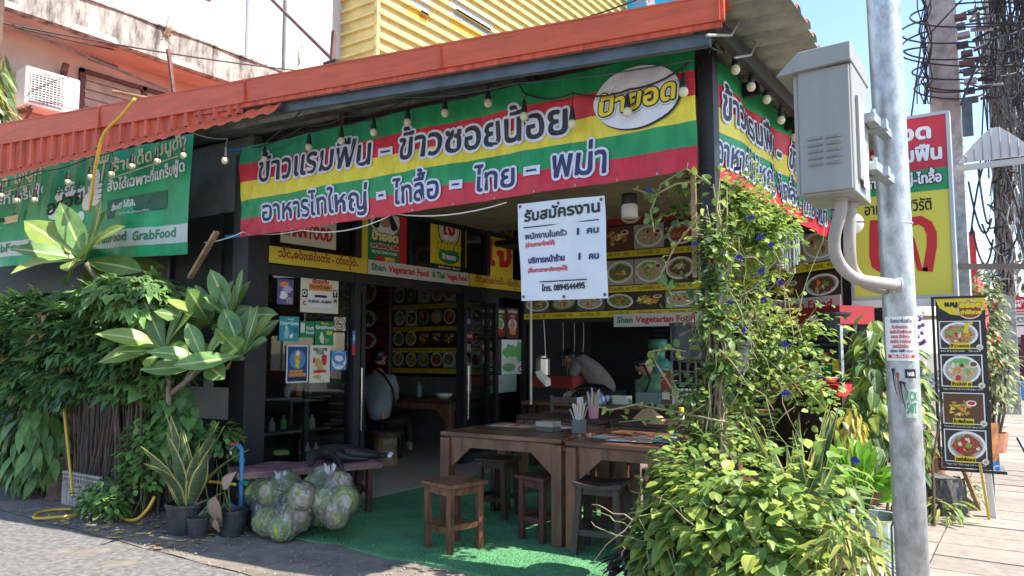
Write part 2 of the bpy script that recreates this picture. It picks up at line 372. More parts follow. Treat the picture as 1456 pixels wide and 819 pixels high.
# ---------------- materials of the place ----------------
DIRT=mat('dirt',(.17,.145,.118),.95,nz=5,amt=.35,bump=.6); ASPH=mat('asphalt',(.145,.137,.127),.9,nz=22,amt=.42,bump=.7)
TURF=mat('turf_green',(.10,.29,.12),.95,nz=3,col2=(.06,.19,.085),bump=.4); BEIGE=mat('floor_beige',(.42,.35,.26),.5,nz=3,amt=.12)
TILE=[mat('paver_%s'%n,c,.9,nz=14,amt=.16,bump=.4) for n,c in (('a',(.265,.228,.19)),('b',(.235,.20,.168)),('c',(.29,.25,.21)))]
REDM=mat('roof_red',(.52,.08,.028),.5,nz=6,amt=.16,stretch=(.5,.5,4)); REDD=mat('roof_red_faded',(.50,.075,.03),.55,nz=3,amt=.35,stretch=(6,6,1))
ZINC=mat('zinc_sheet',(.30,.30,.27),.5,.35,nz=4,amt=.35); STEEL=mat('steel_grey',(.08,.10,.12),.5,.4,nz=6,amt=.3); DSTEEL=mat('steel_dark',(.014,.014,.016),.5,nz=8,amt=.4)
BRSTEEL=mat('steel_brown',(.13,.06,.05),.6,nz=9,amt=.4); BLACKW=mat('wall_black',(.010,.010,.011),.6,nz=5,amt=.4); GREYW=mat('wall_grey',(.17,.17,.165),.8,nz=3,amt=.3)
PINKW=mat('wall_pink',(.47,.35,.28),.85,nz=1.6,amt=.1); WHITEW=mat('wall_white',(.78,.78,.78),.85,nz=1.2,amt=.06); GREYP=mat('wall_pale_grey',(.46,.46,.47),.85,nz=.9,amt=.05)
STAIN=mat('parapet_stained',(.42,.39,.34),.9,nz=5,col2=(.06,.055,.05),stretch=(1,1.6,.45),bump=.3)
YELC=mat('cladding_yellow',(.52,.43,.17),.45,.1,nz=3,amt=.15); ORC=mat('cladding_orange',(.70,.38,.03),.5); FADE=mat('cladding_faded',(.42,.45,.48),.6,nz=30,amt=.5)
WOOD=mat('wood_brown',(.21,.088,.045),.42,nz=12,col2=(.07,.03,.018),stretch=(1,1,.15),spec=.5,bump=.25); WOODH=mat('wood_brown_top',(.20,.088,.048),.3,nz=10,col2=(.05,.022,.014),stretch=(.2,1.2,1),bump=.2)
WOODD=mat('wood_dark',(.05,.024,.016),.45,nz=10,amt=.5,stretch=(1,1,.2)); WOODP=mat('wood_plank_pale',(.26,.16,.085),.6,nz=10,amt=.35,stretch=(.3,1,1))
GALV=mat('galvanised',(.40,.42,.44),.42,.6,nz=26,amt=.30,stretch=(1,1,.5),bump=.08); BOXG=mat('box_grey',(.25,.245,.23),.45,nz=9,amt=.09,stretch=(1,1,.15)); BOXE=mat('box_edge',(.30,.29,.265),.5)
CONDUIT=mat('conduit_grey',(.30,.27,.245),.7,nz=8,amt=.2); CONC=mat('concrete_pole',(.34,.345,.33),.9,nz=5,amt=.35,bump=.3); CABLE=mat('cable_black',(.022,.022,.026),.6)
BULB=mat('bulb_frosted',(.62,.58,.40),.25); SOCK=mat('socket_black',(.012,.012,.012),.5); PVCB=mat('pipe_blue',(.035,.19,.36),.4); HOSE=mat('hose_yellow',(.62,.36,.03),.4)
POTB=mat('pot_black',(.035,.035,.038),.5,nz=12,amt=.5); POTC=mat('pot_clay',(.36,.15,.09),.8,nz=6,amt=.3); SOIL=mat('soil',(.05,.035,.025),1,nz=20,amt=.5); STEM=mat('stem_brown',(.11,.07,.05),.8,nz=8,amt=.4); STEMG=mat('stem_green',(.16,.20,.06),.6,nz=8,amt=.3); VINEW=mat('vine_wood',(.30,.22,.13),.8,nz=8,amt=.3)
WHP=mat('plastic_white',(.72,.72,.68),.35); CHROME=mat('handle_metal',(.6,.55,.48),.25,.9)
GLASS=glassmat('glass_clear',(.80,.84,.83),.03); FILM=glassmat('bag_film',(.98,.98,.98),.12,.18,.05,(.75,.77,.8),9)
# ---------------- ground ----------------
g=G(); g.rect(Fr((0,0,-.012),(1,0,0),(0,1,0)),-400,-60,400,700,DIRT,0,1,1); struct(g,'ground')
# worn earth strip in front of the shop, slightly uneven
g=G(); fr=Fr((0,0,0),(1,0,0),(0,1,0)); fr.bend=lambda a,b:.006*math.sin(a*3.1)*math.cos(b*5.3)+.004*math.sin(a*9+b*7)
g.rect(fr,-16,3.22,-1.0,4.12,DIRT,-.002,120,10); struct(g,'dirt_strip')
g=G(); g.rect(fr,-16,-4,2.4,3.24,ASPH,-.008,60,20); struct(g,'road')
g=G(); fr=Fr((0,0,.012),(1,0,0),(0,1,0)); fr.bend=None
n=60
for i in range(n):
    a0=-5.5+(3.95)*i/n; a1=-5.5+3.95*(i+1)/n
    e=lambda a:4.04+.02*math.sin(a*7)+.012*math.sin(a*17)
    g.poly([fr.P(a0,e(a0)),fr.P(a1,e(a1)),fr.P(a1,8.3),fr.P(a0,8.3)],TURF)
    g.poly([fr.P(a0,e(a0),-.02),fr.P(a1,e(a1),-.02),fr.P(a1,e(a1)),fr.P(a0,e(a0))],TURF)
turf=single(g,'turf_mat',(-3.5,4.1,0),'bright green artificial turf mat covering the floor of the open terrace','turf mat')
gb=G()
for k in range(26000):
    x=random.uniform(-5.4,-1.6); y=4.05+random.random()**1.6*2.0; h=random.uniform(.006,.014); t=random.uniform(0,3.14); dx=.003*math.cos(t);dy=.003*math.sin(t)
    gb.v+=[(x-dx,y-dy,.012),(x+dx,y+dy,.012),(x+random.uniform(-.008,.008),y+random.uniform(-.008,.008),.012+h)]; b=len(gb.v)-3; gb.f.append([b,b+1,b+2]); gb.m.append(0)
gb.mats=[TURF]; o=gb.obj('turf_blade',turf if False else None,kind='stuff'); o.parent=turf; o.location=Vector((0,0,0))-turf.location
g=G(); g.box(-13,4.75,-.005,-5.42,9.6,.02,BEIGE); struct(g,'floor')
# litter of dry leaves and grit
g=G(); LIT=[mat('dry_leaf',(.30,.17,.08),.8,nz=9,amt=.4),mat('dry_leaf_yellow',(.5,.33,.06),.7),mat('grit',(.24,.22,.19),.9)]
for k in range(1500):
    x=random.uniform(-9,-3.2) if k%3 else random.uniform(-7.2,-5.2); y=random.uniform(3.2,4.1); s=random.uniform(.004,.012) if k%9 else random.uniform(.02,.05); t=random.uniform(0,6.28)
    p=[(x+s*math.cos(t+a)*(1 if i%2 else .55),y+s*math.sin(t+a)*(1 if i%2 else .55),.008+random.uniform(0,.012)) for i,a in enumerate((0,1.57,3.14,4.71))]
    g.poly(p,LIT[2] if s<.015 else LIT[k%2])
o=g.obj('leaf_litter',kind='stuff'); tag(o,'brown dry leaves and grit scattered on the earth in front of the plants','litter')
# pavement tiles on the right
side=empty('sidewalk',(0,6,0)); side['kind']='structure'
g=G(); g.box(-1.25,2.5,-.01,4.5,90,.004,mat('paver_joint',(.16,.145,.125),1,nz=20,amt=.3)); o=g.obj('paving_bed',side)
tl={}
for ti in range(3):
    t=G(); t.hexa([(-.307,-.197,0),(.307,-.197,0),(.307,.197,0),(-.307,.197,0),(-.302,-.192,.022),(.302,-.192,.022),(.302,.192,.022),(-.302,.192,.022)],TILE[ti])
    o=t.obj('tile_proto'); tl[ti]=o.data; bpy.data.objects.remove(o)
cnt=0; far=G()
for j in range(150):
    for i in range(9):
        x=-.94+.62*i; y=3.2+.4*j
        if y>24 or cnt>=296 :
            far.hexa([(x-.305,y-.195,0),(x+.305,y-.195,0),(x+.305,y+.195,0),(x-.305,y+.195,0),(x-.302,y-.192,.022),(x+.302,y-.192,.022),(x+.302,y+.192,.022),(x-.302,y+.192,.022)],TILE[random.randrange(3)]); continue
        if i>6 : 
            continue
        o=bpy.data.objects.new('tile',tl[random.randrange(3)]); COL.objects.link(o); o.parent=side
        o.location=(x,y-6,.002+random.uniform(-.003,.003)); o.rotation_euler=(R(random.uniform(-.5,.5)),R(random.uniform(-.4,.4)),R(random.uniform(-.3,.3))); cnt+=1
far.obj('distant_paving',side,kind='stuff')
# ---------------- main shop shell ----------------
RF=Fr((-1.3,4.0,0),(1,.104,0)); k1=1/math.sqrt(1+.104**2)
shop=empty('restaurant_shop',(-5.5,6,0),'single storey corner eatery with a red metal roof edge and an open front terrace','restaurant')
fh=lambda s:.135-.008*s
def ftop(s): return 3.40-.042*s+ (0 if s>-4.5 else 0)
g=G(); N=24
for i in range(N):
    a=-11.5+ (11.5)*i/N; b=-11.5+11.5*(i+1)/N
    for (q0,q1,d0,d1,m) in ((0,-.155,.02,.03,REDM),):
        g.hexa([RF.P(a,ftop(a)-fh(a),0),RF.P(b,ftop(b)-fh(b),0),RF.P(b,ftop(b)-fh(b),.035),RF.P(a,ftop(a)-fh(a),.035),RF.P(a,ftop(a),0),RF.P(b,ftop(b),0),RF.P(b,ftop(b),.05),RF.P(a,ftop(a),.05)],m)
g.hexa([RF.P(-11.5,ftop(-11.5),-.16),RF.P(0,ftop(0),-.16),RF.P(0,ftop(0),.055),RF.P(-11.5,ftop(-11.5),.055),RF.P(-11.5,ftop(-11.5)+.012,-.16),RF.P(0,ftop(0)+.012,-.16),RF.P(0,ftop(0)+.012,.055),RF.P(-11.5,ftop(-11.5)+.012,.055)],REDM)
g.slab(RF,-11.5,3.0,-11.49,3.01,0,.01,REDM)
g.obj('fascia',shop)
g=G()
for a in [-.02-1.83*i for i in range(6)]: g=G(); g.slab(RF,a-.012,ftop(a)-fh(a)-.004,a,ftop(a)+.016,.0,.058,REDD); g.obj('fascia_joint',shop)
# lower lip under the fascia
g=G()
g.hexa([RF.P(-4.3,ftop(-4.3)-fh(-4.3)-.035,.0),RF.P(-.02,ftop(0)-fh(0)-.03,.0),RF.P(-.02,ftop(0)-fh(0)-.03,.02),RF.P(-4.3,ftop(-4.3)-fh(-4.3)-.035,.02),RF.P(-4.3,ftop(-4.3)-fh(-4.3),.0),RF.P(-.02,ftop(0)-fh(0),.0),RF.P(-.02,ftop(0)-fh(0),.02),RF.P(-4.3,ftop(-4.3)-fh(-4.3),.02)],REDD); g.obj('fascia_lip',shop)
g=G(); g.beam(RF.P(-4.0,ftop(-4)-fh(-4)-.06,-.06),RF.P(-.10,ftop(0)-fh(0)-.06,-.06),.05,.075,STEEL); g.obj('eave_beam',shop)
# red ribbed sheet on the left part, each rib proud
def ribsheet(s0,s1,top,bot,m,pitch=.17,rib=.035,out=.03,lip=0):
    g=G(); s=s0
    while s<s1:
        e=min(s+pitch,s1); r0=e-rib*1.6; r1=e
        prof=[(s,0),(r0,0),(r0+rib*.4,out),(r1-rib*.4,out),(r1,0)]
        for (a,da),(b,db) in zip(prof,prof[1:]):
            g.poly([RF.P(a,bot(a),da+lip),RF.P(b,bot(b),db+lip),RF.P(b,top(b),db),RF.P(a,top(a),da)],m)
        s=e
    return g
RF2=Fr(RF.O+RF.n*.06,RF.ex); lb=RF2.px(0,252); lr=RF2.px(405,154)
lo=lambda s: lb[1]+(lr[1]-lb[1])*(s-lb[0])/(lr[0]-lb[0])
ribsheet(-11.5,-3.75,lambda s:ftop(s)-fh(s)+.02,lambda s:lo(s)+.07,REDD).obj('ribbed_sheet',shop)
g=G()                                       # projecting scalloped eave strip
s=-11.5
while s<-3.35:
    e=s+.17; pr=[(s,0),(s+.05,.0),(s+.075,-.014),(s+.12,-.014),(e,0)]
    for (a,da),(b,db) in zip(pr,pr[1:]):
        z=lo(a)+.03;z2=lo(b)+.03
        g.hexa([RF.P(a,z-.03+da,.06),RF.P(b,z2-.03+db,.06),RF.P(b,z2+.045+db,.0),RF.P(a,z+.045+da,.0),RF.P(a,z-.022+da,.062),RF.P(b,z2-.022+db,.062),RF.P(b,z2+.055+db,.0),RF.P(a,z+.055+da,.0)],REDM)
    s=e
g.obj('eave_strip',shop)
# roof deck (corrugated, seen from beneath) with side eave
g=G(); y=4.0; k=0
while y<13:
    pr=[(y,0),(y+.13,0),(y+.155,.035),(y+.205,.035),(y+.23,0)]
    for (a,da),(b,db) in zip(pr,pr[1:]):
        x1=-1.02+.02*math.sin(k); zz=3.40
        g.poly([(x1,a,zz-.045*0+da),(x1,b,zz+db),(-13,b,zz+.5+db),(-13,a,zz+.5+da)],ZINC)
        g.poly([(x1,a,zz+da+.004),(-13,a,zz+.504+da),(-13,b,zz+.504+db),(x1,b,zz+db+.004)],REDD)
        g.poly([(x1,a,zz+da),(x1,a,zz+da+.004),(x1,b,zz+db+.004),(x1,b,zz+db)],ZINC)
    y+=.23;k+=1
g.obj('roof_sheet',shop)
g=G(); g.beam((-1.42,4.05,3.33),(-1.42,10,3.33),.05,.1,DSTEEL); g.obj('side_beam',shop)
for y in (5.3,6.3,7.3): 
    g=G(); g.beam((-1.5,y,3.31),(-12.5,y,3.72),.05,.1,DSTEEL); g.obj('rafter',shop)
for x in (-2.6,-3.9,-5.2):
    g=G(); g.beam((x,4.62,3.36),(x,9,3.36),.04,.06,DSTEEL); g.obj('purlin',shop)
g=G(); g.beam((-6.3,4.53,3.40),(-1.62,4.53,3.40),.04,.045,BRSTEEL); g.obj('banner_rail',shop)
g=G(); g.beam((-6.3,4.62,3.2),(-1.62,4.62,3.47),.05,.06,ZINC); g.obj('upper_rail',shop)
for x in (-4.95,-2.95):
    g=G(); g.beam((x,4.6,3.35),(x,4.6,3.66),.06,.06,BRSTEEL); g.obj('roof_strut',shop)
g=G(); g.box(-1.64,4.46,0,-1.54,4.56,3.36,DSTEEL); g.obj('corner_post',shop)
g=G(); g.box(-1.68,4.42,1.9,-1.65,4.44,3.3,WOODP); g.obj('batten',shop)
g=G(); a=at(1210,500,X=-1.5); g.box(-1.56,8.22,0,-1.44,8.34,3.3,DSTEEL); g.obj('side_post',shop)
# pillars and the dark shop wall on the left
g=G(); g.box(-6.27,4.44,0,-6.04,4.68,3.35,DSTEEL); g.obj('front_pillar',shop)
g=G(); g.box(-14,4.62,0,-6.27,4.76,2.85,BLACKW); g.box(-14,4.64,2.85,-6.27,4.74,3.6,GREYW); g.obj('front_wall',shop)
for k,x in enumerate((-6.7,-7.6,-8.5,-9.4)):
    g=G(); g.box(x-.03,4.59,0,x+.03,4.618,2.85,DSTEEL); g.obj('wall_stud',shop)
g=G(); s0,t0=FY(4.61).px(240,590); s1,t1=FY(4.61).px(342,552); g.slab(FY(4.6),s0-.4,t0,s1,t1,0,.012,GREYP); s0,_=FY(4.61).px(293,590); s1,t1=FY(4.61).px(309,500); g.slab(FY(4.58),s0,t0+.27,s1,t1,0,.01,GREYP); g.obj('wall_panel',shop)
g=G(); g.box(-13,9.5,0,-1.7,9.6,3.6,mat('wall_dim',(.10,.09,.085),.8,nz=4,amt=.3)) ; g.box(-13,4.6,0,-12.9,9.5,3.9,BLACKW); g.obj('back_wall',shop)
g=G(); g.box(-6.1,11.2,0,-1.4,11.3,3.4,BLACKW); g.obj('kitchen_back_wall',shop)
# carve: the kitchen is open between the bar and the back wall, its wall set further back
for o in list(shop.children):
    if o.name.startswith('back_wall'):
        bpy.data.objects.remove(o)
INW=mat('wall_inner',(.16,.15,.135),.8,nz=4,amt=.15)
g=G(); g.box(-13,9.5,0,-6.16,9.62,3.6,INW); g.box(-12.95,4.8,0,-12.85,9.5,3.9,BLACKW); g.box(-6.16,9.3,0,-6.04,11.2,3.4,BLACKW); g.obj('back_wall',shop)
g=G(); g.box(-12.84,4.77,3.05,-6.16,9.5,3.1,mat('ceiling_board',(.15,.14,.12),.8)); g.obj('inner_ceiling',shop)
g=G(); g.box(-6.04,4.66,3.09,-1.7,8.4,3.11,mat('ceiling_cream',(.26,.22,.15),.8,nz=3,amt=.2)); g.obj('terrace_ceiling',shop)
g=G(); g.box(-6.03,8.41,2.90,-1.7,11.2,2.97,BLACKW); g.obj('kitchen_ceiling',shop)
# brick pier inside: bricks in courses
BRK=[mat('brick_a',(.24,.05,.035),.8,nz=20,amt=.3),mat('brick_b',(.17,.035,.03),.8,nz=20,amt=.3)]
g=G(); sa,_=FY(9.44).px(539,450); sb,_=FY(9.44).px(553,450); g.slab(FY(9.45),sa-.28,0,sb,2.95,0,.0,mat('mortar',(.5,.45,.4),.9)); g.slab(FY(9.5),sa-.28,0,sb,2.95,0,.045,MAT['mortar'])
g.obj('brick_pier',shop)
g=G(); z=0.01;r_=0
while z<2.9:
    x=sa-.28-(.1 if r_%2 else 0)
    while x<sb-.01:
        g.slab(FY(9.45),max(x,sa-.28)+.006,z+.006,min(x+.2,sb)-.006,z+.074,0.0,.01,BRK[random.randrange(2)]); x+=.2
    z+=.08;r_+=1
g.obj('brickwork',shop,kind='stuff')
for o in shop.children: pass
# ---------------- upper buildings ----------------
ph=empty('pink_house',(-11,6,0),'pink rendered upper storey with a stained parapet and louvred window above the red roof','house')
FXp=FX(-11)
g=G(); g.box(-12.4,2.0,3.0,-11,11.0,6.2,PINKW); g.obj('wall',ph)
g=G(); g.box(-11.0,2.0,5.72,-10.3,11.0,5.80,mat('slab_pale',(.42,.35,.30),.85,nz=2,amt=.15)); g.obj('balcony_slab',ph)
fp=FX(-10.3); fp.bend=lambda a,b:.01*math.sin(a*5+b*3)
g=G(); g.rect(fp,2,5.72,11,6.19,STAIN,.0,60,4); g.box(-10.42,2.0,5.70,-10.32,11.0,6.19,STAIN); g.obj('parapet',ph)
g=G(); g.box(-10.43,2,6.192,-10.27,11,6.22,STAIN); g.obj('parapet_cap',ph)
FR_=mat('frame_brown',(.08,.03,.025),.6); SL=mat('louvre_grey',(.30,.25,.19),.7,nz=6,amt=.25)
wa=FXp.px(112,95); wb=FXp.px(245,160)
win=G(); y0,y1=wa[0],wa[0]+2.6; zt=wa[1]-.02; zb=zt-1.25
for (a,b,c,d_) in ((y0,zt-.06,y1,zt),(y0,zb,y1,zb+.06),(y0,zb,y0+.06,zt),(y1-.06,zb,y1,zt),(y0+.92,zb,y0+.98,zt)): win.slab(FXp,a,b,c,d_,.0,.06,FR_)
wn=win.obj('window',ph)
k=0
for (a,b) in ((y0+.09,y0+.90),(y0+1.0,y1-.08)):
    z=zb+.08
    while z<zt-.1:
        g=G(); g.hexa([FXp.P(a,z,.012),FXp.P(b,z,.012),FXp.P(b,z,.04),FXp.P(a,z,.04),FXp.P(a,z+.12,.0),FXp.P(b,z+.12,.0),FXp.P(b,z+.12,.012),FXp.P(a,z+.12,.012)],SL); g.obj('slat',wn); z+=.128
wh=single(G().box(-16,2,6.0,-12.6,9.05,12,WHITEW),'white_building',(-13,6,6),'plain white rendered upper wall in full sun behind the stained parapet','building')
w2=empty('window_unit',(-12.6,7,8)); w2.parent=wh; w2.location=Vector((-12.58,8.1,8.6))-wh.location
bpy.data.objects.remove(w2)
g=G(); s,t=FX(-12.58).px(300,0); g.slab(FX(-12.6),s-.9,t-.03,s,t+.9,.0,.03,FR_); o=g.obj('window_frame',wh)
gb_=single(G().box(-15,9.06,5,-12.5,12,14,GREYP),'shade_grey_wall',(-13,10,5),'wall between the white building and the yellow cladding, its shade painted pale grey','building')  # added block whose grey colour stands in for shade on the upper wall
g=G(); g.tube([(-12.46,9.9,5.5),(-12.46,9.9,14)],.03,GREYW); g.obj('downpipe',gb_)
yb=empty('yellow_clad_building',(-11.4,11.5,4),'tall building clad in yellow horizontally ribbed metal sheet with orange and worn patches','building')
def clad(fr,s0,s1,z0,z1,name,P_=.27):
    g=G(); z=z0
    while z<z1:
        pr=[(z,0),(z+P_*.70,.0),(z+P_*.74,.075),(z+P_*.93,.075),(z+P_,0)]
        for (a,da),(b,db) in zip(pr,pr[1:]): g.poly([fr.P(s0,a,da),fr.P(s1,a,da),fr.P(s1,b,db),fr.P(s0,b,db)],YELC)
        z+=P_
    g.obj(name,yb)
clad(FY(11.5),-13.4,-11.4,4,13,'side_cladding'); clad(FX(-11.4),11.5,25.5,4,14,'front_cladding')
g=G(); g.box(-13.4,11.56,4,-11.46,25.4,13.9,YELC); g.obj('core_wall',yb)
g=G(); g.box(-11.43,11.44,4,-11.34,11.53,13.5,YELC); g.obj('corner_flashing',yb)
fx=FX(-11.4)
def patch(u0,v0,u1,v1,m,nm):
    a=fx.px(u0,v0); b=fx.px(u1,v1); P_=.27; z=4+P_*math.floor((a[1]-4)/P_); z2=z+P_*.70*1
    g=G(); s0_,s1_=sorted((a[0],b[0])); g.poly([fx.P(s0_,z+.005,.005),fx.P(s1_,z+.005,.005),fx.P(s1_,z+P_*.69,.006),fx.P(s0_,z+P_*.69,.006)],m); g.poly([fx.P(s0_,z+P_*.75,.08),fx.P(s1_,z+P_*.75,.08),fx.P(s1_,z+P_*.92,.08),fx.P(s0_,z+P_*.92,.08)],m); g.obj(nm,yb)
patch(578,4,606,22,ORC,'orange_panel'); patch(595,20,608,30,ORC,'orange_panel'); patch(640,38,690,52,ORC,'orange_panel')
for q in ((640,2,700,10),(640,18,700,26),(645,26,695,34),(585,0,610,6)): patch(*q,FADE,'worn_panel')
# blue printed billboard peeping over the roof
f=FY(24); a=f.px(893,0); b=f.px(945,22); BLU=mat('billboard_blue',(.02,.42,.72),.4)
poster('billboard','blue billboard with a white ribbon shape rising behind the roof ridge','billboard',f,a[0],b[1]-3,b[0]+.6,a[1]+2.5,BLU,[('p',[(.1,.9),(.42,.5),(.5,.45),(.62,.42),(.5,.6),(.3,.95)],WH),('t','เชียงใหม่',.15,.56,.3,.035,RD,0)],th=.08)
# air conditioner
ac=empty('air_conditioner',(-10.7,4.8,4.8),'white boxed air conditioner outdoor unit on brackets beside the louvred window','air conditioner')
FA=FX(-10.62); (sa_,ta),(sb_,tb),(_,tc)=FA.px(36,128),FA.px(114,128),FA.px(36,92)
zt=FA.px(75,103)[1]; zb=FA.px(75,157)[1]
ACW=mat('ac_white',(.70,.69,.66),.5,nz=5,amt=.08)
G().slab(FA,sa_,zb,sb_,zt,-.32,0,ACW).obj('housing',ac,bevel=.015)
g=G(); W_=sb_-sa_; g.slab(FA,sa_+.03,zb+.04,sa_+W_*.68,zt-.03,.0,.012,mat('grille_grey',(.33,.30,.27),.6)); gr=g.obj('grille',ac)
g=G(); cx=sa_+W_*.36; cz=(zb+zt)/2
g.oval(FA,cx,cz,W_*.27,(zt-zb)*.4,mat('fan_dark',(.12,.10,.09),.6),.014,24)
for k in range(12): g.slab(FA,sa_+.05,zb+.06+(zt-zb-.12)*k/12,sa_+W_*.66,zb+.068+(zt-zb-.12)*k/12,.02,.026,WHP)
for k in range(10): g.slab(FA,sa_+.05+(W_*.6)*k/9,zb+.05,sa_+.056+(W_*.6)*k/9,zt-.05,.026,.030,WHP)
g.obj('fan_guard',ac)
g=G(); write(g,FA,'Panasonic',sa_+W_*.74,zt-.09,W_*.2,.022,K,.003); g.obj('lettering',ac)
g=G(); g.beam(FA.P(sa_+.1,zb-.02,-.35),FA.P(sa_+.1,zb-.02,0),.04,.04,BRSTEEL); g.beam(FA.P(sb_-.1,zb-.02,-.35),FA.P(sb_-.1,zb-.02,0),.04,.04,BRSTEEL); g.beam(FA.P(sa_+.1,zb-.3,-.37),FA.P(sa_+.1,zb-.03,-.03),.03,.03,BRSTEEL); g.obj('bracket',ac)
# rusty rods and pipes over the roof
g=G(); f=FY(4.0); p=lambda u,v,Y=4.0: at(u,v,Y=Y)
g.beam(p(475,44,3.75),p(470,120,3.75),.028,.028,BRSTEEL); g.obj('x') if False else None
o=single(g,'roof_rod',p(470,120,3.75),'short upright rusty bar standing at the roof edge above the striped banner','rod')
g=G(); g.beam(p(383,-4,3.9),p(472,84,3.78),.022,.022,BRSTEEL); single(g,'brace_pole',p(472,84,3.78),'long slanting rusty brace pole rising left from the upright bar','pole')
g=G(); g.box(*(p(462,98,3.72)-Vector((0,.02,.02))),*(p(480,88,3.72)+Vector((0,.02,.02))),K); single(g,'clamp_box',p(470,95,3.72),'small black clamp box fixed where the brace meets the roof bar','clamp')
q=lambda u,v,X=-9.0: at(u,v,X=X)
g=G(); g.beam(q(239,70,-8),q(247,132,-8),.035,.035,BRSTEEL); single(g,'roof_stake',q(247,132,-8),'lone rusty stake standing above the left end of the red roof','stake')
g=G(); g.beam(q(18,36,-10),q(243,131,-8),.03,.03,BRSTEEL); single(g,'iron_strut',q(18,36,-10),'long brown iron strut sloping across the pink wall above the window','strut')
g=G(); g.beam(q(127,82,-10.6),q(166,96,-10.6),.06,.05,FR_); single(g,'hood_bar',q(127,82,-10.6),'short brown bar fixed above the louvred window','bar')
g=G(); g.tube([q(90,110,-11),q(92,98,-10.85),q(94,91,-10.8)],.045,BRSTEEL); single(g,'drain_spout',q(90,110,-11),'rusty drain spout poking from the pink wall above the air conditioner','spout')
g=G(); g.tube([q(161,130,-8.5),q(212,140,-8)],.02,WOODP); single(g,'bamboo_stick',q(212,140,-8),'thin pale stick lying across the top of the red roof','stick')
# roof wires
def wire(pts,r,label,name='cable',cat='cable',group=None,m=CABLE):
    g=G(); g.tube(pts,r,m,5); return single(g,name,pts[0],label,cat,group)
wire(arc(q(-60,20,-10),q(420,100,-10),.06,16),.012,'thin black wire crossing in front of the stained parapet')
wire(arc(q(20,38,-9.8),at(380,97,Y=9.5),.12,16),.010,'lower black wire drooping from the iron strut past the parapet')
wire(arc(at(728,50,Y=9),at(905,0,Y=9),.05,8)+[],.012,'long thin wire running in front of the yellow cladding')
wire(arc(at(1030,14,Y=7),at(1075,-12,Y=7),.02,5),.01,'thin wire leaving the roof corner towards the sky','cable','cable')
wire(arc(at(1050,28,Y=6),at(1130,-15,Y=6),.05,6),.01,'second thin wire above the roof corner sagging to the right','cable','cable')
# weeds on the parapet
g=G(); b0=q(238,50,-10.28)
for k in range(26): 
    e=b0+Vector((random.uniform(0,.15),random.uniform(-.2,.2),random.uniform(-.15,.55))); g.tube([b0+Vector((0,random.uniform(-.06,.06),0)),b0.lerp(e,.5)+Vector((.03,0,.03)),e],[.006,.004,.002],mat('weed_dry',(.35,.30,.17),.8),4)
single(g,'dry_weed',b0,'tuft of dry weed growing out of the stained parapet','weed')
g=G(); b0=at(425,95,Y=9)
for k in range(14): 
    e=b0+Vector((random.uniform(-.35,.1),0,random.uniform(.2,.95))); g.tube([b0,b0.lerp(e,.5)+Vector((.05,0,.03)),e],[.006,.005,.002],MAT['weed_dry'],4)
single(g,'bare_twig',b0,'thin bare twigs rising beside the yellow cladding','twig')
# ---------------- striped shop banners ----------------
BG_=mat('vinyl_green',(.014,.31,.10),.42,nz=5,amt=.16,trans=.2,bump=.22,stretch=(2.2,1,.7)); BR_=mat('vinyl_red',(.62,.022,.045),.42,nz=5,amt=.16,trans=.2,bump=.22,stretch=(2.2,1,.7)); BY_=mat('vinyl_yellow',(.84,.69,.05),.42,nz=5,amt=.13,trans=.2,bump=.22,stretch=(2.2,1,.7))
OUTW=ink('halo',(.62,.63,.74)); INK1=ink('ink_dark',(.02,.02,.035)); INK2=ink('ink_navy',(.025,.03,.10))
def stripes(root,fr,s0,s1,top,bot,name='stripe',cols=None,n=70):
    cols=cols or [BG_,BR_,BY_,BG_,BR_]
    for k,m in enumerate(cols):
        g=G()
        for i in range(n):
            a=s0+(s1-s0)*i/n; b=s0+(s1-s0)*(i+1)/n
            for j in range(3):
                z=lambda s,q: top(s)+(bot(s)-top(s))*(k+q/3)/5
                g.poly([fr.P(a,z(a,j+1)),fr.P(b,z(b,j+1)),fr.P(b,z(b,j)),fr.P(a,z(a,j))],m)
        g.obj(name,root,smooth=True)
bw=lambda a,b:.012*math.sin(a*6+b*2)+.014*math.sin(b*7+a*1.3)+.005*math.sin(a*19+b*11)+.004*math.sin(a*31-b*23)
fb=FY(4.38,bw)
L0,LT=fb.px(345,210)[0],fb.px(345,210)[1]; LB=fb.px(345,337)[1]; R0,RT=fb.px(988,66); _,RB=fb.px(995,241)
btop=lambda s: LT+(RT-LT)*(s-L0)/(R0-L0); bbot=lambda s: LB+(RB-LB)*(s-L0)/(R0-L0)
fbn=empty('front_banner',(L0,4.38,LT),'long striped green, red and yellow front banner with outlined lettering and a white oval badge','banner','striped banners round the terrace')
stripes(fbn,fb,L0,R0,btop,bbot)
def wpx(g,fr,body,u0,v0,u1,v1,xh_px,m,**k):
    a=fr.px(u0,v0); b=fr.px(u1,v1); c=fr.px(u0,v0-xh_px); rise=(b[1]-a[1])/(b[0]-a[0])
    write(g,fr,body,a[0],a[1],b[0]-a[0],c[1]-a[1],m,rise=rise,**k)
def words(root,fr,lst):
    for (body,u0,v0,u1,v1,xh,m,kw) in lst:
        g=G(); wpx(g,fr,body,u0,v0,u1,v1,xh,m,**kw); g.obj('lettering',root)
o1=dict(bold=.0065,out=[(.026,OUTW)],d=.009); o2=dict(bold=.005,out=[(.022,OUTW)],d=.009)
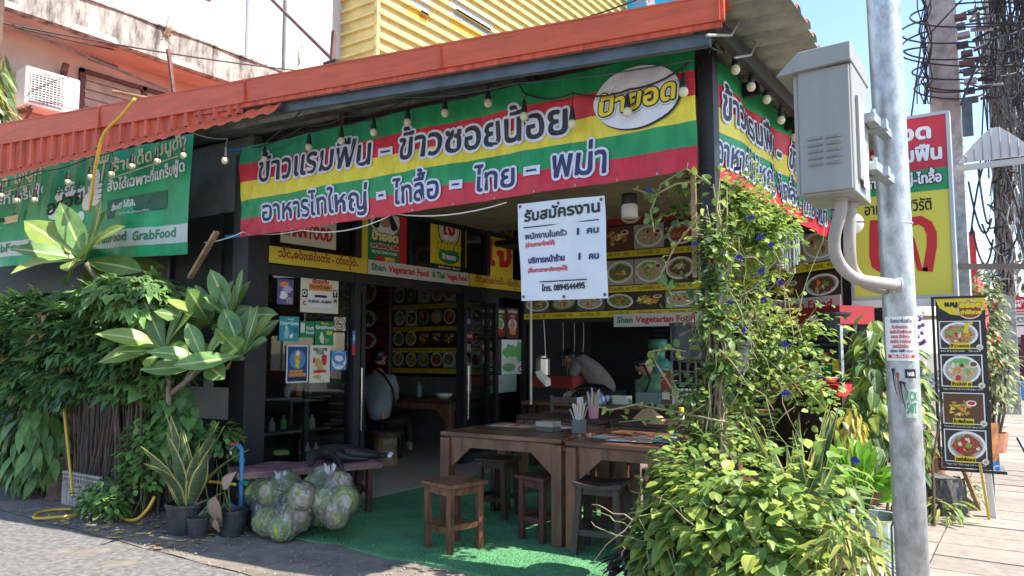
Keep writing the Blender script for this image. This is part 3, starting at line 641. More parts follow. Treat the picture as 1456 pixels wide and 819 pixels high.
def dash(root,fr,u0,v0,u1,v1,h,m):
    a=fr.px(u0,v0); b=fr.px(u1,v1); t=abs(fr.px(u0,v0-h)[1]-a[1]); g=G(); n=8
    for dd,e,mm in ((.009,.026,OUTW),(.0125,0,m)):
        for i in range(n):
            p=lambda k:(a[0]-e+(b[0]-a[0]+2*e)*k/n,a[1]+(b[1]-a[1])*k/n)
            x,z=p(i);x2,z2=p(i+1); g.poly([fr.P(x,z-e,dd),fr.P(x2,z2-e,dd),fr.P(x2,z2+t+e,dd),fr.P(x,z+t+e,dd)],mm)
    g.obj('lettering',root)
for q in ((541,218,555,216,3,INK1),(538,280,547,279,3,INK2),(645,265,656,264,3,INK2),(751,246,766,244,3,INK2)): dash(fbn,fb,*q)
words(fbn,fb,[("ข้าวแรมฟืน",371,259,526,233,27,INK1,o1),("ข้าวซอยน้อย",570,228,806,189,30,INK1,o1),
 ("อาหารไทใหญ่",374,314,522,297,22,INK2,o2),("ไทลื้อ",561,291,627,282,24,INK2,o2),("ไทย",675,273,733,265,25,INK2,o2),("พม่า",787,254,861,245,32,INK2,o2)])
def badge(root,fr,cu,cv,w_,h_,rot):
    c=fr.px(cu,cv); e=fr.px(cu+w_/2,cv)[0]-c[0]; h2=fr.px(cu,cv-h_/2)[1]-c[1]
    g=G(); g.oval(fr,c[0]+.01,c[1]-.012,e,h2,K,.012,40,rot); g.oval(fr,c[0],c[1],e,h2,mat('badge_white',(.66,.66,.74),.4),.0135,40,rot); g.obj('badge',root)
badge(fbn,fb,905,139,131,84,.0)
g=G(); o3=dict(bold=.006,out=[(.026,ink('shadow_green',(.02,.16,.14))),(.024,ink('halo_white',(.72,.72,.74))),(.015,K)],d=.016,skew=.15)
wpx(g,fb,"ป้า",852,166,888,158,19,YE,**o3); wpx(g,fb,"ยอด",894,158,962,141,21,YE,**o3); g.obj('badge_lettering',fbn)
g=G(); 
for u in range(356,990,58): g.oval(fb,fb.px(u,300)[0],bbot(fb.px(u,300)[0])+.012,.009,.009,GY,.004,8)
g.obj('eyelet',fbn)
# side banner
sw=lambda a,b:.016*math.sin(a*9+b*2)+.012*math.sin(b*8+a*3)
fs=FX(-1.59); fs.bend=sw
a=fs.px(1004,70); b=fs.px(1178,335); c=fs.px(1004,240); d_=fs.px(1128,168)
sb=empty('side_banner',(-1.6,a[0],a[1]),'sunlit striped banner along the street side of the terrace, half hidden by the meter box','banner','striped banners round the terrace')
S0,S1=4.46,b[0]; stripes(sb,fs,S0,S1,lambda s:a[1]+(s-S0)*.03,lambda s:c[1]+(s-S0)*.0,n=60)
zt=lambda s,k: a[1]+(c[1]-a[1])*k
so1=dict(bold=.0065,out=[(.026,OUTW)],d=.009)
for (t,s_,z_,w_,h_,m_,kw) in (("ข้าวแรมฟืน",4.78,2.98,1.25,.155,INK1,so1),("-",6.15,2.98,.09,.155,INK1,so1),("ข้าวซอยน้อย",6.4,2.98,1.2,.155,INK1,so1),("อาหารไทใหญ่",4.72,2.68,1.15,.135,INK2,o2),("- ไทลื้อ",6.0,2.68,.7,.135,INK2,o2),("- ไทย - พม่า",6.85,2.68,.9,.135,INK2,o2)):
    g=G(); write(g,fs,t,s_,z_,w_,h_,m_,**kw); g.obj('lettering',sb)
# green delivery banners on the left
gw=lambda a,b:.02*math.sin(a*5+b*3)+.008*math.sin(a*17-b*5)
fg=Fr((-6.2,4.12,0),(1,.06,0)); fg.bend=gw
VG=mat('vinyl_delivery_green',(.018,.37,.16),.45,nz=5,amt=.2,trans=.15); VW=mat('vinyl_white',(.5,.55,.52),.5); DGR=ink('darkgreen',(.01,.10,.06)); LGO=ink('goldtext',(.65,.58,.32)); PW=ink('paper_white',(.74,.78,.78)); TXG=ink('greentext',(.012,.2,.09))
def gbanner(label,TL,TR,BR2,BL2,quad):
    tl,tr,br,bl=[fg.px(*p) for p in (TL,TR,BR2,BL2)]
    E_=empty('delivery_banner',fg.P(*bl),label,'banner','green delivery banners on the left')
    mp=lambda x,y:((bl[0]*(1-x)+br[0]*x)*(1-y)+(tl[0]*(1-x)+tr[0]*x)*y,(bl[1]*(1-x)+br[1]*x)*(1-y)+(tl[1]*(1-x)+tr[1]*x)*y-.02*math.sin(x*9.4)**2*(y>.9))
    g=G(); n=30
    for i in range(n):
        for j in range(12): g.poly([fg.P(*mp(i/n,j/12)),fg.P(*mp((i+1)/n,j/12)),fg.P(*mp((i+1)/n,(j+1)/12)),fg.P(*mp(i/n,(j+1)/12))],VG)
    g.obj('vinyl_sheet',E_,smooth=True)
    g=G()
    for i in range(n): g.poly([fg.P(*mp(i/n,.1),.003),fg.P(*mp((i+1)/n,.1),.003),fg.P(*mp((i+1)/n,.255),.003),fg.P(*mp(i/n,.255),.003)],VW)
    a_=mp(.50,.72);b_=mp(.97,.83); g.hexa([fg.P(a_[0],a_[1],.003),fg.P(b_[0],b_[1]-.0,.003),fg.P(b_[0],b_[1],.004),fg.P(a_[0],a_[1],.004),fg.P(a_[0],a_[1]+.012,.003),fg.P(b_[0],b_[1]+.012,.003),fg.P(b_[0],b_[1]+.012,.004),fg.P(a_[0],a_[1]+.012,.004)],LGO)
    # dark rounded code box
    p=[mp(.50,.36),mp(.86,.41),mp(.86,.56),mp(.50,.53)]; g.poly([fg.P(*q,.004) for q in p],DGR)
    p=[mp(.70,.435),mp(.83,.45),mp(.83,.525),mp(.70,.51)]; g.poly([fg.P(*q,.005) for q in p],LGO)
    # thumbs up hand with a fork
    for (x,y,rx,ry) in ((.13,.66,.05,.09),(.20,.70,.08,.10),(.28,.66,.05,.08),(.12,.47,.08,.07),(.20,.44,.08,.08),(.29,.42,.06,.07),(.33,.55,.07,.10),(.39,.58,.05,.10)):
        c=mp(x,y); g.oval(fg,c[0],c[1],rx*1.5,ry*.9,PW,.005+.0002*x,14)
    def pl(pts,m,dd=.0065): g.poly([fg.P(*mp(x,y),dd) for x,y in pts],m)
    pl([(.34,.58),(.38,.82),(.42,.84),(.43,.78),(.41,.62)],PW,.0062)
    for k in range(4): pl([(.34,.50+.05*k),(.44,.515+.05*k),(.455,.54+.05*k),(.44,.555+.05*k),(.34,.54+.05*k)],PW,.0064+.0001*k)
    for k in range(4): pl([(.415+.018*k,.92),(.425+.018*k,.92),(.425+.018*k,1.0),(.415+.018*k,1.0)],LGO,.0068)
    pl([(.415,.88),(.479,.89),(.479,.93),(.415,.92)],LGO,.007); pl([(.435,.72),(.447,.72),(.46,.89),(.445,.89)],LGO,.0072)
    g.obj('printed_picture',E_)
    sz=abs(tl[1]-bl[1]); W=br[0]-bl[0]
    def wt(body,x,y,x2,y2,h,m,**k):
        g=G(); p=mp(x,y);q=mp(x2,y2); write(g,fg,body,p[0],p[1],q[0]-p[0],h*sz,m,rise=(q[1]-p[1])/(q[0]-p[0]),d=.008,**k); g.obj('lettering',E_)
    wt("ร้านเด็ด เมนูดัง",.52,.79,.97,.9,.085,LGO,bold=.006); wt("สั่งได้เฉพาะที่แกร็บฟู้ด",.50,.61,.97,.69,.075,WH,bold=.004)
    wt("#Grab",.10,.66,.29,.70,.07,TXG,bold=.004); wt("อร่อย",.07,.46,.29,.56,.105,K,bold=.008); wt("สั่งฟรี! ใส่โค้ด",.53,.43,.68,.46,.04,WH,bold=.002); wt("AROI",.715,.455,.815,.475,.035,K,bold=.002); wt("โปรโมชั่นถึงสิ้นเดือน",.58,.385,.76,.40,.016,WH)
    for x in (.07,.40,.68): wt("GrabFood",x,.145,x+.24,.155,.065,TXG,bold=.003)
    return E_
gbanner('taut green delivery banner nearest the pillar with a thumbs-up hand holding a fork',(66,232),(276,190),(266,361),(52,375),0)
fg.O=fg.O-fg.n*.03
gbanner('far left green delivery banner, cut off by the photo edge and overlapped by its twin',(-160,282),(88,226),(58,373),(-160,400),1)
fg.O=fg.O+fg.n*.03
# job notice
jw=lambda a,b:.006*math.sin(a*11+b*5)+.005*math.sin(b*13-a*6)
fj=Fr((-3.27,4.28,0),(1,.0,0)); fj.bend=jw
tl,tr,br,bl=[fj.px(*p) for p in ((735,290),(859,278),(865,424),(743,428))]
jn=empty('job_notice',fj.P(*bl),'white creased vinyl notice with Thai job advert and phone number hanging below the banner','notice')
g=G(); n=16; JW=mat('notice_white',(.60,.62,.66),.45,nz=4,amt=.06)
mp=lambda x,y:((bl[0]*(1-x)+br[0]*x)*(1-y)+(tl[0]*(1-x)+tr[0]*x)*y,(bl[1]*(1-x)+br[1]*x)*(1-y)+(tl[1]*(1-x)+tr[1]*x)*y)
for i in range(n):
    for j in range(n): g.poly([fj.P(*mp(i/n,j/n)),fj.P(*mp((i+1)/n,j/n)),fj.P(*mp((i+1)/n,(j+1)/n)),fj.P(*mp(i/n,(j+1)/n))],JW)
g.obj('vinyl_sheet',jn,smooth=True)
sz=tl[1]-bl[1]
def wj(body,x,y,x2,y2,h,m,**k):
    g=G(); p=mp(x,y);q=mp(x2,y2); write(g,fj,body,p[0],p[1],q[0]-p[0],h*sz,m,rise=(q[1]-p[1])/(q[0]-p[0]),d=.004,**k); g.obj('lettering',jn)
wj("รับสมัครงาน",.08,.81,.94,.85,.085,K,bold=.004); wj("พนักงานในครัว",.08,.625,.57,.64,.045,NV,bold=.002); wj("1",.69,.635,.71,.637,.05,NV,bold=.0025); wj("คน",.80,.64,.92,.645,.05,NV,bold=.003); wj("(อ่านภาษาไทยได้)",.08,.545,.42,.56,.032,RD,bold=.0015)
wj("บริการหน้าร้าน",.10,.38,.53,.39,.045,NV,bold=.003); wj("1",.70,.385,.72,.387,.05,NV,bold=.0025); wj("คน",.82,.385,.92,.388,.05,NV,bold=.003); wj("(สื่อสารภาษาอังกฤษได้)",.09,.285,.56,.295,.032,RD,bold=.0015); wj("โทร. 0894544495",.25,.09,.75,.105,.045,K,bold=.0025)
g=G()
for (x0,x1,y0,y1) in ((.07,.93,.745,.77),(.23,.78,.185,.19)):
    p=mp(x0,y0);q=mp(x1,y1); g.tube([fj.P(p[0],p[1],.006),fj.P(q[0],q[1],.006)],.0035,K,4)
g.obj('rule',jn)
g=G()
for (x,y) in ((.03,.97),(.5,.965),(.965,.965),(.03,.04),(.5,.03),(.965,.035)): p=mp(x,y); g.oval(fj,p[0],p[1],.011,.011,mat('eyelet_rust',(.12,.06,.03),.5,.5),.004,10)
g.obj('eyelet',jn)
for (u,v,u2,v2) in ((790,282,787,272),(856,274,857,262)):
    pass
# ---------------- glass partition along the terrace ----------------
GX=-6.1; fgx=FX(GX)
gp=empty('glass_partition',(GX,4.68,0),'dark framed glass front with sliding doors facing the terrace','glass partition')
def post(y,w_=.07,z1=3.08): 
    g=G(); g.box(GX-.05,y-w_/2,.02,GX+.05,y+w_/2,z1,DSTEEL); g.obj('post',gp)
ys=[fgx.px(u,500)[0] for u in (503,655,690,742)]
post(ys[0],.09); post(ys[1],.06); post(ys[2],.09); post(ys[3],.08)
g=G(); g.box(GX-.04,4.68,2.2,GX+.04,9.28,2.3,DSTEEL); g.obj('transom',gp)
g=G(); g.box(GX-.04,4.68,3.04,GX+.04,9.28,3.10,DSTEEL); g.obj('head_rail',gp)
g=G(); g.box(GX-.04,4.68,.02,GX+.04,ys[0],.09,DSTEEL); g.box(GX-.04,ys[2],.02,GX+.04,9.28,.09,DSTEEL); g.obj('sill_rail',gp)
for (a,b,c,d_) in ((4.69,ys[0]-.05,.1,2.2),(4.69,ys[0]-.05,2.3,3.04),(ys[0]+.05,ys[1]-.03,2.3,3.04),(ys[1]+.03,ys[2]-.05,2.3,3.04),(ys[2]+.05,ys[3]-.04,.1,2.2),(ys[2]+.05,ys[3]-.04,2.3,3.04)):
    g=G(); g.box(GX-.003,a,c,GX+.003,b,d_,GLASS); g.obj('pane',gp)
# sliding doors: left leaf slid half open, right leaf parked
def door(y0,y1,x,label,yh):
    d=G()
    d.box(x-.02,y0,.04,x+.02,y0+.06,2.2,DSTEEL); d.box(x-.02,y1-.06,.04,x+.02,y1,2.2,DSTEEL); d.box(x-.02,y0+.06,.04,x+.02,y1-.06,.13,DSTEEL); d.box(x-.02,y0+.06,2.12,x+.02,y1-.06,2.2,DSTEEL)
    o=d.obj('door',gp,label=label)
    g=G(); g.box(x-.002,y0+.06,.13,x+.002,y1-.06,2.12,GLASS); g.obj('pane',o)
    g=G(); z0,z1=fgx.px(518,612)[1],fgx.px(518,522)[1]
    g.tube([(x+.02,yh,z0),(x+.07,yh,z0+.01),(x+.075,yh,(z0+z1)/2),(x+.07,yh,z1-.01),(x+.02,yh,z1)],.013,CHROME,8); g.obj('handle',o)
door(5.25,fgx.px(520,500)[0]+.04,GX-.065,'open sliding leaf nearest the pillar',fgx.px(514,500)[0]+.0)
door(ys[1]-.03,ys[2]+.2,GX+.06,'far sliding leaf',ys[1]-.0)
# strips along the glass
def strip(nm,label,u0,u1,v0,v1,m,items,grp='long lettered strips on the glass'):
    a=fgs.px(u0,(v0+v1)/2); b=fgs.px(u1,400)
    return poster(nm,label,'sign',fgs,a[0],z0s,b[0],z1s,m,items,grp)
fgs=FX(GX+.055); z0s,z1s=2.31,2.475
SHAN1="သဵင်ႇၶဝ်ႈၽၵ်းတႆး - တႆးလိုဝ်ႉ"
YS=mat('strip_yellow',(.68,.50,.04),.5); WS=mat('strip_white',(.58,.56,.58),.5); DR=ink('darkred',(.30,.02,.03))
strip('lettered_strip','yellow strip with dark red Shan script above the opening hours sheet',381,522,349,375,YS,[('t',SHAN1,.09,.42,.80,.36,DR,.02)])
strip('lettered_strip','white strip reading Shan Vegetarian Food and Thai Vegan Food across the doorway',523,666,371,400,WS,[('t','Shan',.03,.33,.12,.36,TXG,.03),('t','Vegetarian Food',.18,.33,.38,.36,RD,.03),('t','& Thai',.60,.33,.13,.36,TXG,.03),('t','Vegan Food',.755,.33,.22,.36,RD,.03)])
strip('lettered_strip','yellow strip with dark red Shan script at the far end of the glass',667,742,390,412,YS,[('t',SHAN1,.09,.42,.86,.34,DR,.02)])
def gx(u0,v0,u1,v1,name,label,cat,m,items,grp='posters and stickers on the glass front',dd=.012,fr=None,**k):
    fr=fr or FX(GX+dd); a=fr.px(u0,(v0+v1)/2); b=fr.px(u1,(v0+v1)/2); um=(u0+u1)/2; t1=fr.px(um,v0)[1]; t0=fr.px(um,v1)[1]
    return poster(name,label,cat,fr,a[0],t0,b[0],t1,m,items,grp,th=.002,**k)
gx(399,300,478,350,'sign_plate','cream sign with red words SHAN FOOD half hidden under the striped banner','sign',CR,[('t','SHAN FOOD',.06,.22,.86,.30,RD,.02)])
gx(514,300,578,373,'poster','green and yellow striped poster with a woman\'s portrait roundel and Thai title','poster',YE,[('r',.13,0,.85,1,GR),('r',.82,0,1,1,RD),('e',.5,.80,.33,.30,WH),('e',.5,.82,.12,.16,mat('skin_print',(.5,.28,.2),.6)),('e',.5,.95,.14,.10,K),('p',[(.2,.7),(.35,.95),(.42,.9),(.35,.6)],K),('p',[(.8,.7),(.65,.95),(.58,.9),(.65,.6)],K),('e',.5,.60,.2,.09,WH),('t','ป้ายอด',.22,.42,.56,.12,LY,.02,{'out':[(.02,K)]}),('t','อาหารไทใหญ่ - ไทลื้อ',.2,.27,.60,.05,RD,.008,{'out':[(.012,WH)]}),('t','PAYOD SHAN FOOD',.22,.16,.55,.04,WH,.004),('r',.3,0,.5,.1,RD),('r',.5,0,.72,.1,YE)])
gx(612,300,663,384,'poster','yellow poster with red Thai vegetarian mark in a ringed oval','poster',YE,[('r',0,0,1,.08,K),('e',.5,.68,.31,.31,K),('e',.5,.68,.28,.285,CR),('e',.5,.68,.24,.25,K),('e',.5,.68,.23,.24,WH),('t','เจ',.35,.60,.3,.17,RD,.02),('e',.5,.24,.3,.14,GR),('t','เจไม่จำเจ',.2,.34,.62,.09,YE,.02,{'out':[(.02,K)]}),('t','ป้ายอด',.32,.18,.36,.06,WH,.01),('t','delivery food',.2,.025,.6,.022,WH,.003)])
gx(690,316,729,398,'poster','bright yellow poster with one big red Thai vegetarian word','poster',YE,[('t','อาหารมังสวิรัติ',.05,.82,.9,.06,K,.008),('t','เจ',.1,.25,.82,.42,RD,.03)])
gx(427,393,481,445,'notice','white opening hours sheet with orange band taped inside the glass','notice',CR,[('t','เปิดทุกวัน',.3,.80,.42,.09,RD,.01),('r',.04,.4,.18,.62,K),('r',.84,.45,.97,.66,K),('t','O',.05,.45,.1,.11,WH,.01),('t','Y',.86,.5,.09,.11,WH,.01),('r',.18,.15,.84,.78,WH),('r',.2,.6,.82,.78,OR),('t','ปิดทุกวันพุธ',.24,.66,.5,.07,BR,.006),('r',.36,.42,.68,.49,K),('t','10.00AM - 05.00PM',.2,.27,.60,.06,K,.006),('t','C',.06,.2,.06,.08,RD,.01),('t','M',.88,.3,.06,.08,K,.01)])
gx(394,397,417,433,'sticker','small purple and orange printed picture card above the teal sticker','sticker',mat('print_purple',(.12,.09,.25),.5),[('b',.4,.8,.3,.12,OR),('b',.6,.6,.3,.15,mat('print_lilac',(.45,.4,.6),.5)),('b',.4,.35,.25,.15,WH),('r',.55,.05,.95,.3,GY)])
gx(397,450,425,485,'sticker','teal delivery sticker with a small figure giving thumbs up','sticker',TL_,[('t','เฉพาะที่',.4,.86,.3,.05,WH,.004),('t','Only+Grab',.02,.66,.94,.11,WH,.008),('b',.35,.3,.12,.25,ink('paleteal',(.3,.55,.58))),('e',.35,.55,.06,.06,CR),('b',.62,.22,.1,.1,WH),('r',.66,.35,.92,.55,ink('darkteal',(.01,.15,.2)))])
gx(427,457,447,480,'sticker','small green lettered sticker between two larger ones','sticker',GR,[('r',.0,.3,.3,.9,CR),('t','Grab',.4,.5,.55,.17,WH,.01),('t','Food',.4,.22,.55,.17,WH,.01)])
gx(448,457,474,491,'sticker','green delivery sticker with a figure and yellow corner note','sticker',GR,[('t','GrabFood',.02,.68,.95,.12,WH,.01),('b',.35,.3,.13,.22,CR),('e',.35,.5,.05,.06,CR),('r',.62,.45,.92,.6,YE),('b',.62,.2,.12,.1,LG),('t','สั่งเลย',.3,.88,.4,.05,YE,.005)])
gx(475,451,491,470,'sticker','round no-smoking sticker on the glass','sticker',CR,[('e',.5,.5,.5,.5,BR),('e',.5,.5,.42,.42,CR),('e',.5,.5,.34,.34,BR),('e',.5,.5,.26,.26,CR),('p',[(.25,.7),(.3,.78),(.75,.3),(.7,.22)],BR),('r',.25,.44,.7,.54,K)])
gx(407,491,438,544,'poster','small blue poster of a lit figure over bold orange title letters','poster',WH,[('r',.05,.03,.95,.97,ink('deepblue',(.02,.06,.18))),('e',.5,.62,.36,.26,ink('midblue',(.04,.25,.5))),('b',.5,.65,.15,.14,OR),('b',.5,.5,.1,.12,YE),('e',.5,.78,.09,.07,CR),('t','MYSTIC',.15,.26,.6,.06,OR,.01),('t','UNIVERSE',.12,.17,.76,.06,OR,.01),('r',.1,.06,.9,.14,K)])
gx(440,491,469,544,'poster','cream poster with red scribbled cups and writing beside the blue poster','poster',CR,[('t','WELCOME',.15,.85,.7,.06,K,.006),('t','TO EAT',.3,.76,.4,.06,K,.006),('b',.42,.5,.22,.16,ink('tan',(.55,.38,.12))),('b',.72,.62,.12,.16,RD),('b',.5,.3,.36,.05,RD),('b',.4,.16,.2,.06,ink('tan',(.5,.3,.1))),('b',.2,.6,.05,.1,RD),('r',.5,.05,.55,.08,K),('r',.65,.05,.7,.08,K)])
gx(471,499,492,526,'sticker','blue and white oval sticker right of the cream poster','sticker',BL,[('e',.5,.5,.48,.48,WH),('e',.5,.62,.44,.32,BL),('b',.5,.6,.3,.16,WH),('t','CM ราม',.2,.22,.6,.14,BL,.01)])
gx(501,470,505,505,'sticker','narrow blue and red service sticker on the door edge','sticker',BL,[('r',0,0,1,.45,RD),('r',.3,.6,.7,.8,WH)],dd=.06)
gx(684,437,701,478,'poster','brown dessert drink poster, nearest the door of three','poster',ink('choc',(.10,.035,.02)),[('t','เครปป๊อป',.15,.84,.7,.07,WH,.01),('b',.5,.72,.25,.06,OR),('e',.5,.45,.36,.2,CR),('b',.5,.45,.28,.15,OR),('b',.5,.2,.3,.08,RD)],'three brown posters in a row')
gx(702,438,719,479,'poster','brown dessert drink poster with green band, middle of three','poster',MAT['print_choc'],[('t','ชาเขียว',.15,.84,.7,.07,WH,.01),('b',.5,.72,.25,.06,LG),('e',.5,.45,.36,.2,CR),('b',.5,.45,.28,.15,LG),('b',.5,.2,.3,.08,RD)],'three brown posters in a row')
gx(720,438,737,481,'poster','brown dessert drink poster with pink filling, farthest of three','poster',MAT['print_choc'],[('t','ชาไทย',.15,.84,.7,.07,WH,.01),('b',.5,.72,.25,.06,PK),('e',.5,.45,.36,.2,CR),('b',.5,.45,.28,.15,PK),('b',.5,.2,.3,.08,OR)],'three brown posters in a row')
gx(683,484,712,532,'poster','black poster with a bowl of dessert and orange speech label','poster',ink('slate',(.05,.05,.055)),[('p',[(.05,.85),(.5,.98),(.55,.82),(.1,.68)],OR),('t','ของหวาน',.1,.8,.4,.06,WH,.006),('e',.45,.46,.34,.22,CR),('b',.45,.48,.27,.16,PK),('b',.82,.48,.12,.08,ink('darkpink',(.35,.05,.08))),('r',.3,.1,.8,.12,CR),('r',.35,.15,.75,.17,CR)])
gx(713,483,748,532,'poster','white poster with green coconuts and a red round mark','poster',WH,[('b',.3,.62,.24,.24,LG),('b',.72,.66,.26,.28,LG),('b',.35,.35,.28,.18,CR),('e',.28,.2,.25,.12,LG),('e',.78,.14,.13,.1,RD),('e',.78,.14,.08,.06,WH)])
gx(697,533,734,558,'sign_plate','pale green card with a pink band at the foot of the far pane','sign',ink('palegreen',(.35,.5,.42)),[('r',0,.45,.45,.75,PK)])
gx(660,449,672,469,'sticker','small navy card sticker on the far door frame','sticker',ink('cardnavy',(.03,.06,.2)),[('e',.5,.6,.25,.2,WH)],dd=.05)
gx(660,471,673,486,'sticker','small red card sticker under the navy one','sticker',RD,[('r',.2,.4,.8,.7,WH)],dd=.05)
gx(661,489,669,500,'sticker','tiny round no-entry sticker on the far door frame','sticker',CR,[('e',.5,.5,.4,.4,RD),('e',.5,.5,.25,.25,CR)],dd=.05)
gx(661,515,670,560,'sticker','narrow strip of pink and white stickers low on the far door frame','sticker',PK,[('r',.1,.6,.9,.9,WH),('r',.1,.1,.9,.3,WH)],dd=.05)
# ---------------- menu boards ----------------
def grid(name,label,fr,u0,u1,rows,cw,seed,grp,strip_m=YE,head=None,uc=None):
    """rows: (top,bottom) heights of the picture rows; a yellow caption strip under each"""
    s0=fr.px(u0,450)[0]; s1=fr.px(u1,450)[0]; rnd=random.Random(seed)
    E_=empty(name,fr.P(s0,rows[-1][1]),label,'menu board',grp)
    g=G(); g.slab(fr,s0,rows[-1][1]-.14,s1,rows[0][0]+(.3 if head else .02),-.02,-.002,K); g.obj('backing',E_)
    n=max(1,round((s1-s0)/cw)); cw=(s1-s0)/n
    for k,(t,b) in enumerate(rows):
        for i in range(n):
            g=G(); dish(g,fr,s0+i*cw+.005,b+.004,s0+(i+1)*cw-.005,t-.004,.001,rnd.randrange(6),rnd); g.obj('menu_picture',E_)
            gc=G(); write(gc,fr,rnd.choice(('ข้าวซอย','ผัดไท','แกงฮังเล','ยำวุ้นเส้น','ข้าวแรมฟืน','ส้มตำเจ'))+'  '+str(rnd.choice((40,50,60,45))),s0+i*cw+.05,b-.062,cw*.72,.032,K,.004)
            gc.obj('caption',E_)
        g=G(); g.rect(fr,s0,b-.085,s1,b-.008,strip_m,.002); g.obj('caption_strip',E_)
    return E_,s0,s1
fm=FY(8.4)
def hz(fr,u,*v): return [fr.px(u,x)[1] for x in v]
r_=hz(fm,998,310,347,361,397,405,433)
e1,s0,s1=grid('menu_board','menu board of dish pictures in three rows hanging over the kitchen counter',fm,745,1094,[(r_[0],r_[1]),(r_[2]-.0,r_[3]-.02),(r_[4]-.05,r_[5]-.03)],.40,5,'dish picture boards')
g=G(); g.rect(fm,s0,r_[0]+.02,s1,r_[0]+.34,ink('menu_red',(.30,.015,.02)),.001); a=fm.px(880,300)[0]; a2,b2=fm.px(897,303); g.oval(fm,a2,b2,.15,.13,CR,.003); g.oval(fm,a2,b2,.12,.10,RD,.004)
g.poly([fm.P(*fm.px(860,294),.004),fm.P(*fm.px(870,294),.004),fm.P(*fm.px(865,312),.004)],YE); g.obj('header',e1)
g=G(); write(g,fm,'เจ',a2-.06,b2-.04,.12,.08,WH,.005,bold=.004); g.obj('lettering',e1); g=G(); write(g,fm,'อร่อย...จำกัด',a2+.24,b2-.02,1.2,.12,OUTW,.006,bold=.008,out=[(.02,K)]); g.obj('lettering',e1)
# angled wing to the right
P0=Vector((fm.px(1094,450)[0]+.02,8.4,0)); fwg=Fr(P0,(.80,-.60,0))
rr=[fwg.px(1140,v)[1] for v in (334,376,391,426)]
w1,_,_=grid('menu_board','sunlit menu board angled beside the street post with large dish pictures',fwg,1097,1197,[(rr[0],rr[1]),(rr[2],rr[3])],.56,11,'dish picture boards')
# lettered white strips below the menu
f=FY(8.34); a=f.px(873,465); b=f.px(1198,447); b2=f.px(873,447)
poster('lettered_strip','white strip reading Shan Vegetarian Food and Thai hanging below the kitchen menu','sign',f,a[0],a[1],f.px(1090,450)[0],b2[1],WS,[('t','Shan',.025,.33,.11,.36,TXG,.03),('t','Vegetarian Food',.16,.33,.40,.36,RD,.03),('t','& Thai',.585,.33,.13,.36,TXG,.03),('t','Vegan Food',.745,.33,.24,.36,RD,.03)])
f=Fr(P0+Vector((0,-.03,0)),(.80,-.60,0)); a=f.px(1100,445); b=f.px(1196,432)
poster('lettered_strip','short white lettered strip under the angled menu board','sign',f,a[0],a[1]-.03,b[0],a[1]+.13,WS,[('t','Vegan Food',.08,.33,.8,.36,RD,.03)])
# inside wall menu
fi=FY(9.42); zz=[(fi.px(600,v0)[1],fi.px(600,v1)[1]) for v0,v1 in ((405,432),(439,464),(470,494),(500,523))]
grid('menu_board','dim menu board of dish pictures on the back wall inside the glass room',fi,559,688,zz,.29,21,'dish picture boards')
f2=FY(9.40); a=f2.px(512,430); 
for k,(v0,v1) in enumerate(((395,437),(438,468),(470,498))):
    a=f2.px(505,v1); b=f2.px(536,v0)
    poster('poster',('dim poster of a round white plate high beside the brick pier','dim poster of fried food beside the brick pier','lowest dim poster beside the brick pier')[k],'poster',f2,a[0]-.25,a[1],b[0],b[1],BGF[0],[('e',.7,.5,.3,.42,PLATE[0]),('b',.7,.5,.2,.3,FOODS[(5,1,2)[k]])],'posters beside the brick pier')
# lamps under the ceiling
g=G(); c=at(895,285,Y=4.75); g.lathe(c,[(.001,.045),(.05,.045),(.055,.03),(.055,-.02),(.052,-.03)],K,20); o_=empty('ceiling_jar',c,'white jar lamp with a black lid hanging under the front banner','lamp'); g.obj('lid',o_); G().lathe(c,[(.05,-.03),(.058,-.045),(.058,-.115),(.05,-.125),(.001,-.126)],mat('jar_white',(.62,.58,.5),.4),20).obj('shade',o_,smooth=True)
c=at(1113,362,Y=6.6); o_=empty('spiral_lamp',c,'white spiral energy saving bulb hanging by the vines','lamp'); G().lathe(c,[(.001,.07),(.02,.07),(.03,.045),(.03,.0),(.001,0)],WHP,14).obj('cap',o_)
pts=[c+Vector((.028*math.cos(t*1.2),.028*math.sin(t*1.2),-.005-t*.0045)) for t in range(0,28)]; G().tube(pts,.0085,WHP,6).obj('spiral_tube',o_,smooth=True); G().tube([c+Vector((0,0,.07)),c+Vector((.01,0,.5))],.006,CABLE,5).obj('cord',o_)
c=at(1216,318,Y=6.0); o_=empty('round_lamp',c,'round white lamp behind the meter box conduit','lamp'); G().ell(c,.06,.06,.075,WHP).obj('shade',o_,smooth=True); G().lathe(c,[(.061,.0),(.064,.006),(.061,.012)],K,16).obj('band',o_)
# security camera
c=fgx.px(676,315); c=FX(GX+.12).P(*FX(GX+.12).px(676,315)); o_=empty('security_camera',c,'small white security camera fixed above the far poster','camera')
G().ell(c,.055,.055,.055,WHP).obj('body',o_,smooth=True); G().lathe(c+Vector((.045,-.02,-.01)),[(.001,.02),(.025,.02),(.028,0)],K,12,axis=(1,-.3,-.2)).obj('lens',o_)
